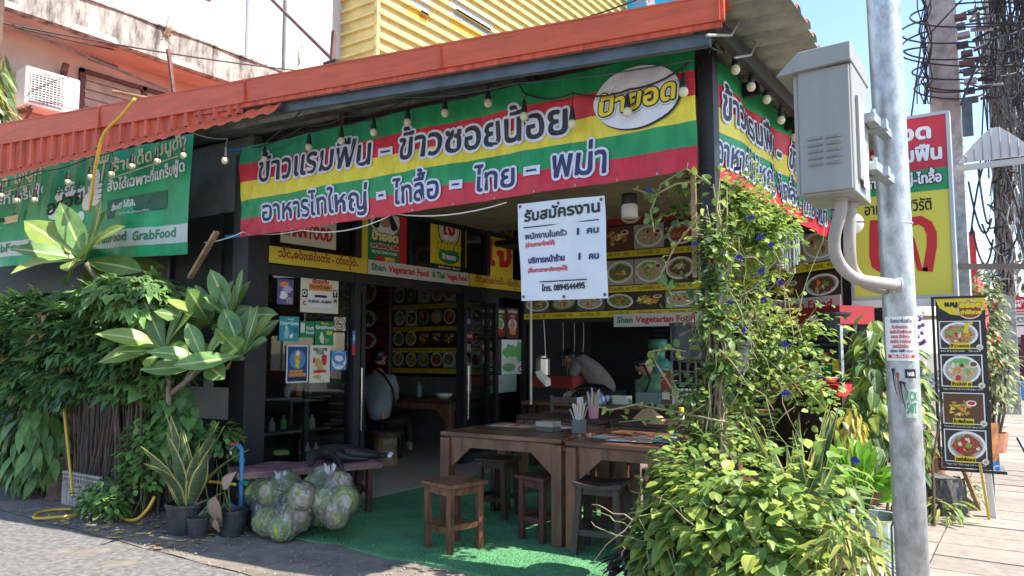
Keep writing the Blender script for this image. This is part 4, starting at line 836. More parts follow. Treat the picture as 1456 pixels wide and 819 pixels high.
# ---------------- festoon lights ----------------
def festoon(label,nodes,Yf,bulbs,drop):
    """nodes, bulbs are pixel places on a vertical plane frame"""
    P=[Yf.P(*Yf.px(*n),.05) for n in nodes]; pts=[]
    for a,b in zip(P,P[1:]): pts+= [a.lerp(b,i/8)-Vector((0,0,.035*4*(i/8)*(1-i/8))) for i in range(8)]
    pts.append(P[-1]); E_=empty('festoon_string',P[0],label,'string lights','festoon strings under the roof edge'); G().tube(pts,.007,CABLE,5).obj('cord',E_)
    for (u,v) in bulbs:
        c=Yf.P(*Yf.px(u,v),.07)
        near=min(pts,key=lambda p:abs((p-c).dot(Yf.ex))+0*p.z)
        g=G(); g.lathe(c,[(.001,.115),(.010,.11),(.014,.095),(.018,.06),(.023,.035),(.023,.02),(.001,.02)],SOCK,12); g.tube([c+Vector((0,0,.11)),near],.004,CABLE,4)
        s_=g.obj('socket',E_); b_=G().ell(c+Vector((0,0,-.005)),.030,.030,.034,BULB,14,10).obj('bulb',s_,smooth=True); 
fq=FY(4.38)
festoon('string of frosted bulbs hanging in front of the striped front banner',[(365,212),(440,180),(497,168),(590,142),(642,128),(740,112),(758,138),(820,135),(900,130),(985,92)],fq,[(385,228),(448,211),(494,202),(540,190),(588,176),(641,163),(702,149),(753,168),(821,179),(899,162),(978,134)],.1)
f=FX(-1.52)
festoon('sunlit string of bulbs along the street side banner',[(1000,70),(1030,62),(1060,105),(1100,140),(1124,170)],f,[(1030,101),(1053,125),(1076,143),(1097,172),(1117,196)],.1)
f=Fr((-6.2,3.95,0),(1,.104,0))
festoon('string of bulbs over the green delivery banners on the left',[(-20,262),(60,245),(135,225),(200,200),(262,182),(330,200)],f,[(12,279),(34,286),(59,285),(106,260),(138,253),(168,249),(197,238),(233,231),(270,223),(329,230)],.1)
# loose wires and cords
wire(arc(at(368,210,Y=4.1),at(462,122,Y=4.1),.03,8),.006,'thin grey cord slanting from the pillar to the roof bar','cord','cord')
wire(arc(at(462,122,Y=4.1),at(735,118,Y=4.2),.1,12)+arc(at(735,118,Y=4.2),at(985,85,Y=4.3),.02,8)[1:],.005,'long slack grey wire running above the striped banner','wire','cable',m=STEEL)
wire(arc(at(290,345,Y=4.3),at(345,330,Y=4.3),.02,5)+arc(at(345,330,Y=4.45),at(430,327,Y=4.42),.03,6)[1:]+arc(at(430,327,Y=4.42),at(560,304,Y=4.42),.07,8)[1:]+arc(at(560,304,Y=4.42),at(720,288,Y=4.42),.05,8)[1:],.005,'white cord looping along the bottom edge of the front banner','cord','cord',m=WHP)
for k,(u,v,u2,v2) in enumerate(((322,214,348,212),(322,337,346,335))):
    a=at(u,v,Y=4.45); b=at(u2,v2,Y=4.45); g=G(); g.tube([a,b],.018,PVCB,8); single(g,'banner_pipe',a,('upper','lower')[k]+' stub of blue pipe holding the left end of the striped banner','pipe')
a=at(990,50,Y=4.35);b=at(1006,66,Y=4.6); g=G(); g.lathe(a,[(.018,0),(.024,0),(.024,(b-a).length),(.001,(b-a).length)],PVCB,12,axis=(b-a)); single(g,'blue_pipe_end',a,'open blue pipe end poking out at the banner corner under the roof','pipe')
g=G(); p=lambda u,v: at(u,v,X=-1.35)
g.tube([p(1005,50),p(1040,50),p(1052,28)],.008,BOXE,6); single(g,'bent_bracket',p(1005,50),'bent grey bracket rod nearest the roof corner','bracket','bent rods under the side eave')
g=G(); g.tube([at(1045,82,X=-1.35),at(1068,78,X=-1.35),at(1078,52,X=-1.35)],.008,BOXE,6); single(g,'bent_bracket',at(1045,82,X=-1.35),'second bent grey rod farther along the side eave','bracket','bent rods under the side eave')
wire([at(1003,70,X=-1.5),at(1010,45,X=-1.5),at(1022,60,X=-1.5),at(1030,75,X=-1.5),at(1018,58,X=-1.5),at(1008,75,X=-1.5)],.006,'tangled black leads at the corner under the roof','wire_tangle','cable')
# ---------------- tables and stools ----------------
def bar_table(name,loc,rz,W,D,H,label,group,top=WOODH,bracket=True):
    r=empty(name,(0,0,0),label,'table',group)
    for i in range(4):
        y0=-D/2+D*i/4+.002; y1=-D/2+D*(i+1)/4-.002
        G().box(-W/2,y0,H-.035,W/2,y1,H+random.uniform(-.0015,.0015),top).obj('plank',r,bevel=.004)
    G().box(-W/2+.03,-D/2+.03,H-.045,W/2-.03,D/2-.03,H-.037,WOODD).obj('underboard',r)
    for sy in (-1,1):
        y=sy*(D/2-.045)
        g=G(); g.box(-W/2+.09,y-.015,H-.12,W/2-.09,y+.015,H-.046,WOOD)
        if bracket:
            for sx in (-1,1):
                x=sx*(W/2-.09); 
                g.hexa([(x,y-.012,H-.27),(x-sx*.02,y-.012,H-.27),(x-sx*.02,y+.012,H-.27),(x,y+.012,H-.27),(x,y-.012,H-.121),(x-sx*.19,y-.012,H-.121),(x-sx*.19,y+.012,H-.121),(x,y+.012,H-.121)],WOOD)
        g.obj('apron',r)
    for sx in (-1,1):
        x=sx*(W/2-.045); G().box(x-.015,-D/2+.09,H-.12,x+.015,D/2-.09,H-.046,WOOD).obj('side_apron',r)
        for sy in (-1,1):
            y=sy*(D/2-.045); G().box(x-.045,y-.045,.012,x+.045,y+.045,H-.046,WOOD).obj('leg',r,bevel=.005)
    r.location=loc; r.rotation_euler=(0,0,rz); return r
TG='dark wood bar tables on the turf'
bar_table('bar_table',(-3.49,5.36,0),R(3),1.12,.96,.80,'brown wooden bar table with arched aprons nearest the bench, with a napkin box on top',TG)
bar_table('bar_table',(-2.33,5.30,0),R(0),1.02,.9,.80,'brown wooden bar table beside the vines with printed menus spread on it',TG)
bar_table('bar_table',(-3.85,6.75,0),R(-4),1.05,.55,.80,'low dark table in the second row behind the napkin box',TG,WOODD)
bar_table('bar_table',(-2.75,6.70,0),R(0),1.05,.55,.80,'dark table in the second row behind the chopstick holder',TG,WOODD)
def stool(loc,rz,H,label,m,splay=.0,curved=False,W=.31):
    r=empty('bar_stool',(0,0,0),label,'stool','wooden stools round the bar tables')
    for k in range(2):
        g=G(); y0=-W/2+W*k/2+.001;y1=-W/2+W*(k+1)/2-.001
        if curved:
            for i in range(8):
                a=-W/2+W*i/8;b=-W/2+W*(i+1)/8; c=lambda x:H+ .06*((2*x/W)**2)*.35-.015
                g.hexa([(a,y0,c(a)-.028),(b,y0,c(b)-.028),(b,y1,c(b)-.028),(a,y1,c(a)-.028),(a,y0,c(a)),(b,y0,c(b)),(b,y1,c(b)),(a,y1,c(a))],m)
            g.obj('seat',r)
        else: g.box(-W/2,y0,H-.028,W/2,y1,H,m).obj('seat',r,bevel=.004)
    q=W/2-.045
    for sx in (-1,1):
        for sy in (-1,1):
            x=sx*q;y=sy*q; X=x+sx*splay;Y=y+sy*splay*.6; w_=.022
            G().hexa([(X-w_,Y-w_,.012),(X+w_,Y-w_,.012),(X+w_,Y+w_,.012),(X-w_,Y+w_,.012),(x-w_,y-w_,H-.029),(x+w_,y-w_,H-.029),(x+w_,y+w_,H-.029),(x-w_,y+w_,H-.029)],m).obj('leg',r,bevel=.003)
    for sy in (-1,1):
        G().box(-q+.022,sy*q-.012,H-.085,q-.022,sy*q+.012,H-.03,m).obj('apron',r)
        G().box(sy*q-.012,-q+.022,H-.085,sy*q+.012,q-.022,H-.03,m).obj('apron',r)
        e=splay*.65
        G().box(-q-e+.022,sy*(q+e*.6)-.01,.15,q+e-.022,sy*(q+e*.6)+.01,.19,m).obj('stretcher',r)
        G().box(sy*(q+e)-.01,-q+.02,.17,sy*(q+e)+.01,q-.02,.21,m).obj('stretcher',r)
    r.location=loc; r.rotation_euler=(0,0,rz); return r
WOODR=mat('wood_worn',(.24,.10,.05),.4,nz=16,col2=(.06,.025,.015),stretch=(1,1,.2),bump=.3); WOODM=mat('wood_maroon',(.085,.03,.022),.42,nz=14,amt=.5,stretch=(1,1,.2)); WOODG=mat('wood_charcoal',(.055,.035,.028),.6,nz=14,amt=.45,stretch=(1,1,.2))
stool((-3.57,4.47,0),R(-14),.50,'worn brown stool standing alone in front on the sunlit edge of the turf',WOODR,W=.36)
stool((-3.17,5.06,0),R(-11),.50,'dark stool tucked under the right end of the first bar table',WOODM)
stool((-2.60,4.98,0),R(11),.52,'black saddle-seat stool with splayed legs in front of the second bar table',WOODG,.04,True,W=.35)
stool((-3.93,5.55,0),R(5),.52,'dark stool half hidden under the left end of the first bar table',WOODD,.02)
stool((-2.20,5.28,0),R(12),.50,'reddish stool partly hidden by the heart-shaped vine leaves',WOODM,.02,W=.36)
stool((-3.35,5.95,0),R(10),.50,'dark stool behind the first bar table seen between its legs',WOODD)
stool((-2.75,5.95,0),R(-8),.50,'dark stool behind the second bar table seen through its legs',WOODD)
# dark chairs further in
def chair(loc,rz,label,m=WOODD):
    r=empty('wooden_chair',(0,0,0),label,'chair','dark chairs by the second row')
    G().box(-.2,-.2,.43,.2,.2,.46,m).obj('seat',r)
    for sx in (-1,1):
        G().box(sx*.18-.02,-.2,0.012,sx*.18+.02,-.16,.43,m).obj('leg',r); G().box(sx*.18-.02,.16,0.012,sx*.18+.02,.2,.95,m).obj('leg',r)
    for z in (.62,.76,.9): G().box(-.16,.165,z-.03,.16,.19,z+.03,m).obj('back_slat',r)
    r.location=loc; r.rotation_euler=(0,0,rz)
chair((-2.1,6.1,0),R(160),'dark slat-back chair behind the second bar table by the vines',WOODM); chair((-4.3,7.35,0),R(20),'dark chair by the left end of the second row')
g=G(); g.box(-.0,0,0,0,0,0,K)
# stacked pale post seen under table
g=G(); a=at(872,770,Z=0); g.box(-2.84,5.75,0.012,-2.66,5.90,.78,mat('post_mottled',(.16,.12,.11),.8,nz=20,amt=.5)); single(g,'terrace_post',(-2.75,5.8,0),'mottled square post standing behind the second bar table','post')
# things on the tables
T1=.802
def card(x,y,z,w,h,rz,name,label,cat,m,seed,grp):
    fr=Fr((x,y,z),(math.cos(rz),math.sin(rz),0),(-math.sin(rz),math.cos(rz),0)); rnd=random.Random(seed)
    r=empty(name,(x,y,z),label,cat,grp); g=G(); g.slab(fr,-w/2,-h/2,w/2,h/2,0,.002,m); g.obj('sheet',r); g=G()
    for i in range(2):
        for j in range(3): 
            a=-w/2+.01+(w-.02)*i/2; b=-h/2+.01+(h-.02)*j/3
            g.rect(fr,a+.004,b+.004,a+(w-.02)/2-.004,b+(h-.02)/3-.004,rnd.choice([BL,RD,CR,OR,WH,LG,FOODS[rnd.randrange(6)]]),.0024); g.oval(fr,a+w*.22,b+h*.13,w*.13,h*.07,rnd.choice([WH,FOODS[rnd.randrange(6)]]),.0028,10,0,.2,rnd)
    g.obj('printed_picture',r)
MP=mat('menu_paper',(.55,.58,.66),.25); MP2=mat('menu_tan',(.36,.31,.22),.5,nz=40,amt=.3)
for k,(x,y,rz,lb,m) in enumerate(((-2.62,5.22,R(-12),'printed picture menu on the second table nearest the chopstick holder',MP),(-2.36,5.36,R(20),'printed menu lying askew in the middle of the second bar table',MP),(-2.10,5.20,R(-6),'printed menu at the vine end of the second bar table',MP),(-2.40,5.08,R(8),'printed menu nearest the front edge of the second bar table',MP))):
    card(x,y,T1+.001+k*.003,.34,.24,rz,'menu_sheet',lb,'menu',m,k,'menus lying on the bar tables')
for k,(x,y,rz,lb) in enumerate(((-3.75,5.55,R(5),'tan laminated menu at the back left of the first bar table'),(-3.42,5.66,R(-10),'second tan laminated menu behind the napkin box'))):
    card(x,y,T1+k*.003,.42,.26,rz,'menu_sheet',lb,'menu',MP2,k+9,'menus lying on the bar tables')
NB=mat('napkin_box_tan',(.33,.29,.22),.6)
o=empty('napkin_box',(-3.28,5.33,T1),'small tan cardboard napkin box on the first bar table','box'); G().box(-3.36,5.27,T1,-3.20,5.40,T1+.035,mat('napkin_dark',(.10,.085,.07),.6)).obj('base',o,bevel=.003); G().box(-3.362,5.268,T1+.037,-3.198,5.402,T1+.08,NB).obj('lid',o,bevel=.003)
CH=[mat('paper_sleeve',(.62,.56,.48),.6),mat('bamboo',(.48,.33,.17),.6)]
o=empty('chopstick_holder',(-2.99,5.33,T1),'square grey pot holding a bunch of paper-wrapped chopsticks on the table join','utensil holder')
x,y=-2.99,5.33; s=.043; HG=mat('holder_grey',(.11,.11,.12),.45)
G().box(x-s,y-s,T1,x+s,y+s,T1+.11,HG).obj('pot',o,bevel=.003)
for k in range(46):
    a=random.uniform(0,6.28); rr=random.uniform(0,.034); b=Vector((x+rr*math.cos(a),y+rr*math.sin(a),T1+.09)); e=b+Vector((rr*math.cos(a)*1.1+random.uniform(-.012,.012),rr*math.sin(a)*1.1+random.uniform(-.012,.012),random.uniform(.10,.15)))
    g=G(); g.beam(b,e,.009,.006,CH[k%5==0]); c=g.obj('chopstick',o)
o=empty('chopstick_holder',(-3.55,6.62,T1),'pink plastic cup of cutlery and chopsticks on the second row table','utensil holder')
x,y=-3.55,6.62; G().lathe((x,y,T1),[(.045,0),(.055,.12),(.05,.12),(.04,.01)],PK,16,cap=False).obj('cup',o)
for k in range(16):
    a=random.uniform(0,6.28); b=Vector((x+.03*math.cos(a),y+.03*math.sin(a),T1+.05)); g=G(); g.beam(b,b+Vector((.03*math.cos(a),.03*math.sin(a),random.uniform(.15,.24))),.012,.006,CH[k%2]); g.obj('chopstick',o)
g=G(); g.box(-3.68,6.52,T1,-3.665,6.62,T1+.2,WHP); single(g,'table_card',(-3.67,6.57,T1),'white card standing beside the pink cutlery cup','card')
c=Vector((-3.02,6.75,T1)); g=G(); g.hexa([c+Vector(v) for v in ((-.16,-.05,0),(.14,-.08,0),(.14,.08,0),(-.12,.08,0),(-.06,-.02,.10),(.02,-.03,.115),(.03,.02,.10),(-.05,.03,.09))],mat('parcel_tan',(.40,.26,.13),.8)); single(g,'paper_parcel',c,'crumpled tan paper parcel on the second row table','parcel')
o=empty('sauce_bottle',(-2.72,6.8,T1),'small sauce bottle with a yellow cap on the second row table','bottle'); G().lathe((-2.72,6.8,T1),[(.001,0),(.028,0),(.028,.07),(.02,.09)],mat('bottle_pale',(.45,.42,.36),.3),14).obj('bottle_body',o); G().lathe((-2.72,6.8,T1),[(.024,.09),(.024,.125),(.001,.125)],YE,14).obj('cap',o)
for k,(x,lb) in enumerate(((-2.5,'dark folder lying on the far table beside the yellow-capped bottle'),)):
    g=G(); g.box(x-.15,6.55,T1,x+.25,6.8,T1+.012,K); single(g,'folder',(x,6.6,T1),lb,'folder')
# ---------------- kitchen bar ----------------
kb=empty('kitchen_bar',(-3.9,8.2,0),'dark wooden plank counter in front of the kitchen opening','counter')
zb=at(860,574,Y=8.2).z
for k in range(6): G().box(-5.3,8.22,.02+k*.125,-2.0,8.26,.02+k*.125+.118,WOODM).obj('plank',kb)
for x in (-5.25,-4.2,-3.1,-2.1): G().box(x-.05,8.14,.02,x+.05,8.215,zb-.045,WOODD).obj('post',kb)
G().box(-5.35,8.05,zb-.045,-1.95,8.42,zb,mat('counter_wood',(.17,.08,.045),.45,nz=8,amt=.4,stretch=(.2,1,1))).obj('counter_top',kb,bevel=.006)
for z in (.3,.52): G().box(-3.08,8.10,z,-2.0,8.135,z+.05,WOOD).obj('rail',kb)
# roller shutter, slatted
sh=empty('roller_shutter',(-3.7,11.15,0),'dark blue-black roller shutter at the back of the kitchen','shutter')
SHM=mat('shutter_dark',(.035,.038,.05),.4,nz=3,amt=.2); z=.1
while z<2.8:
    G().hexa([(-4.9,11.15,z),(-1.7,11.15,z),(-1.7,11.18,z),(-4.9,11.18,z),(-4.9,11.11,z+.06),(-1.7,11.11,z+.06),(-1.7,11.18,z+.075),(-4.9,11.18,z+.075)],SHM).obj('slat',sh); z+=.078
# window grille on the right of the kitchen
gr=empty('kitchen_grille',(-3.4,10.4,1),'pale barred window frame at the right side of the kitchen','grille'); fr=FY(10.4); a=fr.px(956,545); b=fr.px(1000,460); GP=mat('grille_pale',(.30,.29,.27),.6)
for i in range(5): s=a[0]+(b[0]-a[0])*i/4; G().slab(fr,s-.012,a[1],s+.012,b[1],0,.02,GP).obj('bar',gr)
for j in range(6): z=a[1]+(b[1]-a[1])*j/5; G().slab(fr,a[0],z-.01,b[0],z+.01,.022,.035,GP).obj('rail',gr)
# kitchen things on and behind the bar
def kit(u,v,Y,name,label,cat,build,group=None):
    c=at(u,v,Y=Y); g=G(); build(g,c); return single(g,name,c,label,cat,group)
kit(772,533,8.25,'steel_pot','tall steel can on the bar beside the white cord','pot',lambda g,c:g.lathe(c,[(.001,.0),(.09,.0),(.09,.2),(.05,.22),(.05,.24),(.001,.24)],mat('tin',(.55,.52,.46),.3,.7),18))
kit(790,545,8.9,'red_tray','red plastic crate on the kitchen worktop','crate',lambda g,c:(g.box(c.x-.28,c.y-.15,c.z-.05,c.x+.35,c.y+.15,c.z+.10,mat('crate_red',(.28,.02,.02),.5))))
kit(768,538,7.9,'white_basket','tilted white plastic holder fixed on the post by the bar','holder',lambda g,c:g.hexa([c+Vector(v) for v in ((-.02,-.04,.02),(.11,-.04,-.10),(.13,.04,-.08),(.0,.04,.04),(-.05,-.04,.08),(.09,-.04,-.02),(.12,.04,0),(-.02,.04,.10))],CR))
hel=empty('helmet',at(845,572,Y=8.3),'black domed helmet with glossy visor resting on the bar top','helmet'); c=at(842,574,Y=8.25)
G().lathe(c,[(.30,0),(.29,.08),(.24,.17),(.14,.235),(.001,.25)],mat('helmet_black',(.015,.015,.018),.15,coat=1),24).obj('shell',hel,smooth=True)
g=G(); g.lathe(c+Vector((.10,-.12,.03)),[(.16,0),(.15,.06),(.11,.12),(.001,.15)],mat('visor',(.25,.32,.45),.08,.3),18); g.obj('visor',hel,smooth=True)
kit(816,570,8.25,'rag_bundle','pale crumpled cloth beside the helmet on the bar','cloth',lambda g,c:g.ell(c+Vector((0,0,.05)),.15,.12,.08,mat('rag',(.42,.38,.3),.9,nz=8,amt=.4),10,6))
kit(873,574,8.3,'white_tub','low white tray on the bar right of the helmet','tray',lambda g,c:g.box(c.x-.2,c.y-.08,c.z,c.x+.2,c.y+.08,c.z+.1,CR))
gt=empty('gas_cylinder',at(935,520,Y=9.3),'green water-cooler style gas cylinder standing beside the seated cook','cylinder'); c=at(936,548,Y=9.6); GC=mat('cylinder_green',(.05,.22,.16),.4)
G().lathe(c,[(.001,-.4),(.19,-.4),(.19,.30),(.12,.36),(.10,.37),(.10,.5),(.13,.5),(.13,.62),(.11,.62),(.11,.52)],GC,20).obj('tank',gt,smooth=True)
kit(949,574,8.25,'sauce_box','narrow brown condiment carton on the bar beside the green tank','carton',lambda g,c:(g.box(c.x-.06,c.y-.04,c.z,c.x+.06,c.y+.04,c.z+.38,BR),g.box(c.x-.045,c.y-.043,c.z+.05,c.x+.045,c.y-.041,c.z+.13,CR),g.box(c.x-.035,c.y-.043,c.z+.2,c.x+.035,c.y-.041,c.z+.30,RD)))
kit(925,574,8.25,'small_tub','pale blue tub on the bar in front of the green tank','tub',lambda g,c:g.box(c.x-.16,c.y-.06,c.z,c.x+.16,c.y+.06,c.z+.13,mat('tub_blue',(.18,.22,.22),.5)))
cu=empty('letter_rack',at(982,574,Y=8.25),'small cream rack with upright bars at the vine end of the bar','rack')
for k in range(7): c=at(958+k*6,574,Y=8.25); G().box(c.x-.012,c.y-.02,c.z,c.x+.012,c.y+.02,c.z+.17,CR).obj('bar',cu)
# hanging utensils, cords
for k,(u,v0,v1,Y) in enumerate(((773,455,545,8.3),(800,450,520,9.2),(816,455,505,9.2),(829,452,500,9.2),(806,500,560,9.2))):
    a=at(u,v0,Y=Y);b=at(u+(3 if k==0 else 0),v1,Y=Y); g=G(); g.tube(arc(a,b,0,6,(.01,0,0)),.008 if k else .006,GY if k else WHP,5); single(g,'ladle' if k else 'light_cord',b,('white cord hanging at the left of the kitchen opening','long thin ladle handle hanging leftmost in the kitchen','thin steel utensil second in the hanging row','third hanging utensil in the dark kitchen','short low utensil hanging near the red crate')[k],'utensil' if k else 'cord')
g=G(); a=at(755,290,Y=7.9);b=at(755,575,Y=7.9); g.tube([a,b],.016,CR,8); single(g,'white_pipe',b,'cream vertical pipe by the far end of the glass','pipe')
# ---------------- people ----------------
def skin(name,joints,edges,m,parent,sub=2,root=0,smooth=True):
    me=bpy.data.meshes.new(name); me.from_pydata([Vector(j[0])-wsub(parent) for j in joints],edges,[]); me.materials.append(m)
    o=bpy.data.objects.new(name,me); COL.objects.link(o); o.parent=parent
    s=o.modifiers.new('s','SKIN'); 
    if not me.skin_vertices: pass
    for i,j in enumerate(joints):
        rr=j[1]; sv=me.skin_vertices[0].data[i]; sv.radius=(rr,rr) if not isinstance(rr,tuple) else rr; sv.use_root=(i==root)
    b=o.modifiers.new('ss','SUBSURF'); b.levels=sub; b.render_levels=sub; s.use_smooth_shade=True
    return o
SKN=mat('skin_tan',(.38,.21,.14),.55,nz=20,amt=.08); HAIR=mat('hair_black',(.012,.010,.010),.4)
def person(label,pel,chest,neck,head,sh,el,ha,m_top,m_low,face,knees=None,feet=None,strap=None,rh=.095):
    """pelvis, chest, neck, head centres; [left, right] shoulder, elbow, hand; all in metres"""
    pel,chest,neck,head,face=map(Vector,(pel,chest,neck,head,face))
    r=empty('person',(pel.x,pel.y,0),label,'person')
    side_=(Vector(sh[1])-Vector(sh[0])).normalized()
    J=[(pel,.135),(pel.lerp(chest,.5),.125),(chest,.14),(neck,.052)]; E=[(0,1),(1,2),(2,3)]
    for k in (0,1):
        b=len(J); J+=[(Vector(sh[k]),.062),(Vector(el[k]),.043),(Vector(ha[k]),.028)]; E+=[(2,b),(b,b+1),(b+1,b+2)]
    hip=[pel+side_*s*.09-Vector((0,0,.06)) for s in (-1,1)]
    if knees:
        for k in (0,1):
            b=len(J); J+=[(hip[k],.09),(Vector(knees[k]),.06),(Vector(feet[k]),.042)]; E+=[(0,b),(b,b+1),(b+1,b+2)]
    skin('body',J,E,SKN,r)
    # clothes: shirt shell slightly wider than the body
    T=[(pel-(chest-pel)*.1,.175),(pel.lerp(chest,.5),.168),(chest,.182),(chest.lerp(neck,.62),.10)]; TE=[(0,1),(1,2),(2,3)]
    for k in (0,1):
        b=len(T); T+=[(Vector(sh[k]),.095),(Vector(sh[k]).lerp(Vector(el[k]),.8),.075)]; TE+=[(2,b),(b,b+1)]
    skin('shirt',T,TE,m_top,r)
    if knees:
        T=[(pel,.155)];TE=[]
        for k in (0,1):
            b=len(T); T+=[(hip[k],.105),(Vector(knees[k]),.078),(Vector(feet[k])+Vector((0,0,.1)),.06)]; TE+=[(0,b),(b,b+1),(b+1,b+2)]
        skin('trousers',T,TE,m_low,r)
    # head with face
    f=(face-head).normalized(); upv=(head-neck).normalized(); sd=f.cross(upv).normalized(); upv=sd.cross(f)
    M=Matrix(((sd.x,f.x,upv.x,head.x),(sd.y,f.y,upv.y,head.y),(sd.z,f.z,upv.z,head.z),(0,0,0,1)))
    def blob(name,c,rx,ry,rz,m,par=r,n=14):
        g=G(); g.ell((0,0,0),rx,ry,rz,m,n,10); g.v=[tuple(M@(Vector(p)+Vector(c))) for p in g.v]; return g
    g=blob('h',(0,0,0),rh*.78,rh*.92,rh*1.12,SKN); 
    for p,q in (((0,rh*.92,-.01),(.016,.022,.026)),((0,rh*.72,-rh*.75),(.04,.035,.03))): 
        k=blob('n',p,*q,SKN,n=8); g.add(k.v,k.f,SKN)
    for s_ in (-1,1): k=blob('e',(s_*rh*.78,0,-.005),.012,.022,.032,SKN,n=8); g.add(k.v,k.f,SKN); k=blob('y',(s_*.032,rh*.83,.018),.011,.008,.007,K,n=8); g.add(k.v,k.f,K)
    k=blob('m',(0,rh*.86,-.045),.022,.01,.006,mat('lip',(.3,.08,.07),.5),n=8); g.add(k.v,k.f,MAT['lip']); g.obj('head',r,smooth=True)
    blob('hair',(0,-rh*.16,rh*.2),rh*.88,rh*.95,rh*1.08,HAIR).obj('hair',r,smooth=True)
    # hands with five fingers
    for k in (0,1):
        h=Vector(ha[k]); d=(h-Vector(el[k])).normalized(); s2=d.orthogonal().normalized(); J=[(h,.022),(h+d*.07,.026)]; E=[(0,1)]
        for q in range(4):
            b=len(J); o_=s2*(q-1.5)*.018; l=(.055,.066,.06,.045)[q]; J+=[(h+d*.09+o_,.008),(h+d*(.09+l*.5)+o_*1.1-Vector((0,0,.008)),.0075),(h+d*(.09+l)+o_*1.1-Vector((0,0,.022)),.006)]; E+=[(1,b),(b,b+1),(b+1,b+2)]
        b=len(J); J+=[(h+d*.03+s2*.032,.009),(h+d*.06+s2*.048,.008)]; E+=[(0,b),(b,b+1)]
        skin('hand',J,E,SKN,r,1)
    if strap: g=G(); g.tube(strap,.016,K,6); g.obj('strap',r)
    return r
BEI=mat('cloth_beige',(.22,.20,.175),.85,nz=12,amt=.15); DGN=mat('cloth_darkgreen',(.02,.045,.03),.85); GRS=mat('cloth_grey',(.24,.27,.28),.85,nz=8,amt=.12); GNS=mat('cloth_green',(.10,.21,.11),.85,nz=14,amt=.3)
# cook bending left over the worktop behind the bar
a=lambda u,v,Y=9.2: at(u,v,Y=Y)
cp=a(866,560); ch=a(838,517); nk=a(822,508); hd=a(812,506); 
person('cook in a beige T-shirt and dark green apron bending forward over the worktop',cp,ch,nk,hd-Vector((.02,0,.03)),[ch+Vector((-.09,-.16,-.0)),ch+Vector((-.09,.16,.0))],[a(822,541)-Vector((0,.2,0)),a(815,540)],[a(825,560)-Vector((0,.2,0)),a(812,556)],BEI,DGN,hd+Vector((-.5,-.1,-.55)),[cp+Vector((.02,-.08,-.45)),cp+Vector((.02,.1,-.45))],[(cp.x+.06,cp.y-.08,.06),(cp.x+.06,cp.y+.1,.06)],rh=.11)
cp=a(948,580,9.0); ch=a(930,545,9.0); nk=a(920,530,9.0); hd=a(915,521,9.0)+Vector((0,0,.0))
person('cook in a mottled green top with long black hair stooping beside the green tank',cp,ch,nk,hd,[ch+Vector((-.14,-.12,0)),ch+Vector((.14,.12,0))],[a(912,575,8.9),a(965,575,9.1)],[a(905,590,8.8),a(960,595,8.9)],GNS,DGN,hd+Vector((-.3,-.4,-.6)),[cp+Vector((-.1,-.2,-.35)),cp+Vector((.1,-.1,-.35))],[(cp.x-.1,cp.y-.1,.06),(cp.x+.1,cp.y,.06)],rh=.11,strap=[hd+Vector((.05,-.1,.02)),a(925,540,8.82),a(918,556,8.80),a(914,566,8.82)])
# seated diner behind the glass
Y_=7.5; b=lambda u,v,Y=7.5: at(u,v,Y=Y)
cp=b(540,598); ch=b(537,548); nk=b(538,522); hd=b(540,507)
person('diner in a grey T-shirt with a dark shoulder strap seated behind the glass',cp,ch,nk,hd,[b(519,541),b(557,541)],[b(522,572),b(563,565,7.7)],[b(545,572,7.8),b(560,570,7.9)],GRS,K,hd+Vector((.1,.8,-.1)),[cp+Vector((-.12,.4,0)),cp+Vector((.15,.4,0))],[(cp.x-.12,cp.y+.45,.08),(cp.x+.15,cp.y+.45,.08)],strap=[b(531,522,7.38),b(546,533,7.32),b(558,552,7.32),b(562,575,7.35)],rh=.1)
G_=G(); c=cp; rr=empty('dining_chair',(c.x,c.y,0),'dark seat under the diner behind the glass','chair')
G().box(c.x-.22,c.y-.2,c.z-.17,c.x+.22,c.y+.22,c.z-.12,WOODD).obj('seat',rr)
for sx in (-1,1):
    for sy in (-1,1): G().box(c.x+sx*.19-.02,c.y+sy*.18-.02,.02,c.x+sx*.19+.02,c.y+sy*.18+.02,c.z-.17,WOODD).obj('leg',rr)
# dining table inside with a bowl and water bottle
tz=.80; p=at(600,572,Z=tz)
bar_table('dining_table',(-7.3,8.2,0),R(0),2.0,.8,tz,'long dark table inside the glass room in front of the seated diner',None,WOODD)
bc=at(632,565,Z=tz+.02); o=single(G().lathe((bc.x,bc.y,tz),[(.001,.0),(.05,.0),(.09,.03),(.13,.075),(.12,.075),(.08,.03),(.001,.015)],CR,20),'soup_bowl',(bc.x,bc.y,tz),'pale bowl on the table inside behind the door','bowl',smooth=True)
bc=at(596,562,Z=tz+.02); single(G().lathe((bc.x,bc.y,tz),[(.001,0),(.035,0),(.035,.14),(.015,.18),(.015,.21),(.001,.21)],mat('bottle_clear',(.3,.33,.34),.1),12),'water_bottle',(bc.x,bc.y,tz),'small water bottle on the table inside behind the door','bottle')
# tree stump stool by the door
c=at(550,655,Z=.02); g=G(); c=at(548,662,Z=0); o=empty('stump_table',(c.x,c.y,0),'round wooden stump stand inside the open doorway','stump'); G().lathe((c.x,c.y,.02),[(.17,0),(.15,.1),(.15,.36)],WOODP,14).obj('trunk',o); G().lathe((c.x,c.y,.38),[(.001,-.0),(.24,-.0),(.24,.05),(.001,.05)],WOODD,16).obj('top',o)
g=G(); g.box(-7.4,5.9,.02,-7.0,6.6,.45,WOODD); single(g,'dark_cabinet',(-7.2,6.2,0),'low dark cabinet inside the doorway behind the stump','cabinet')
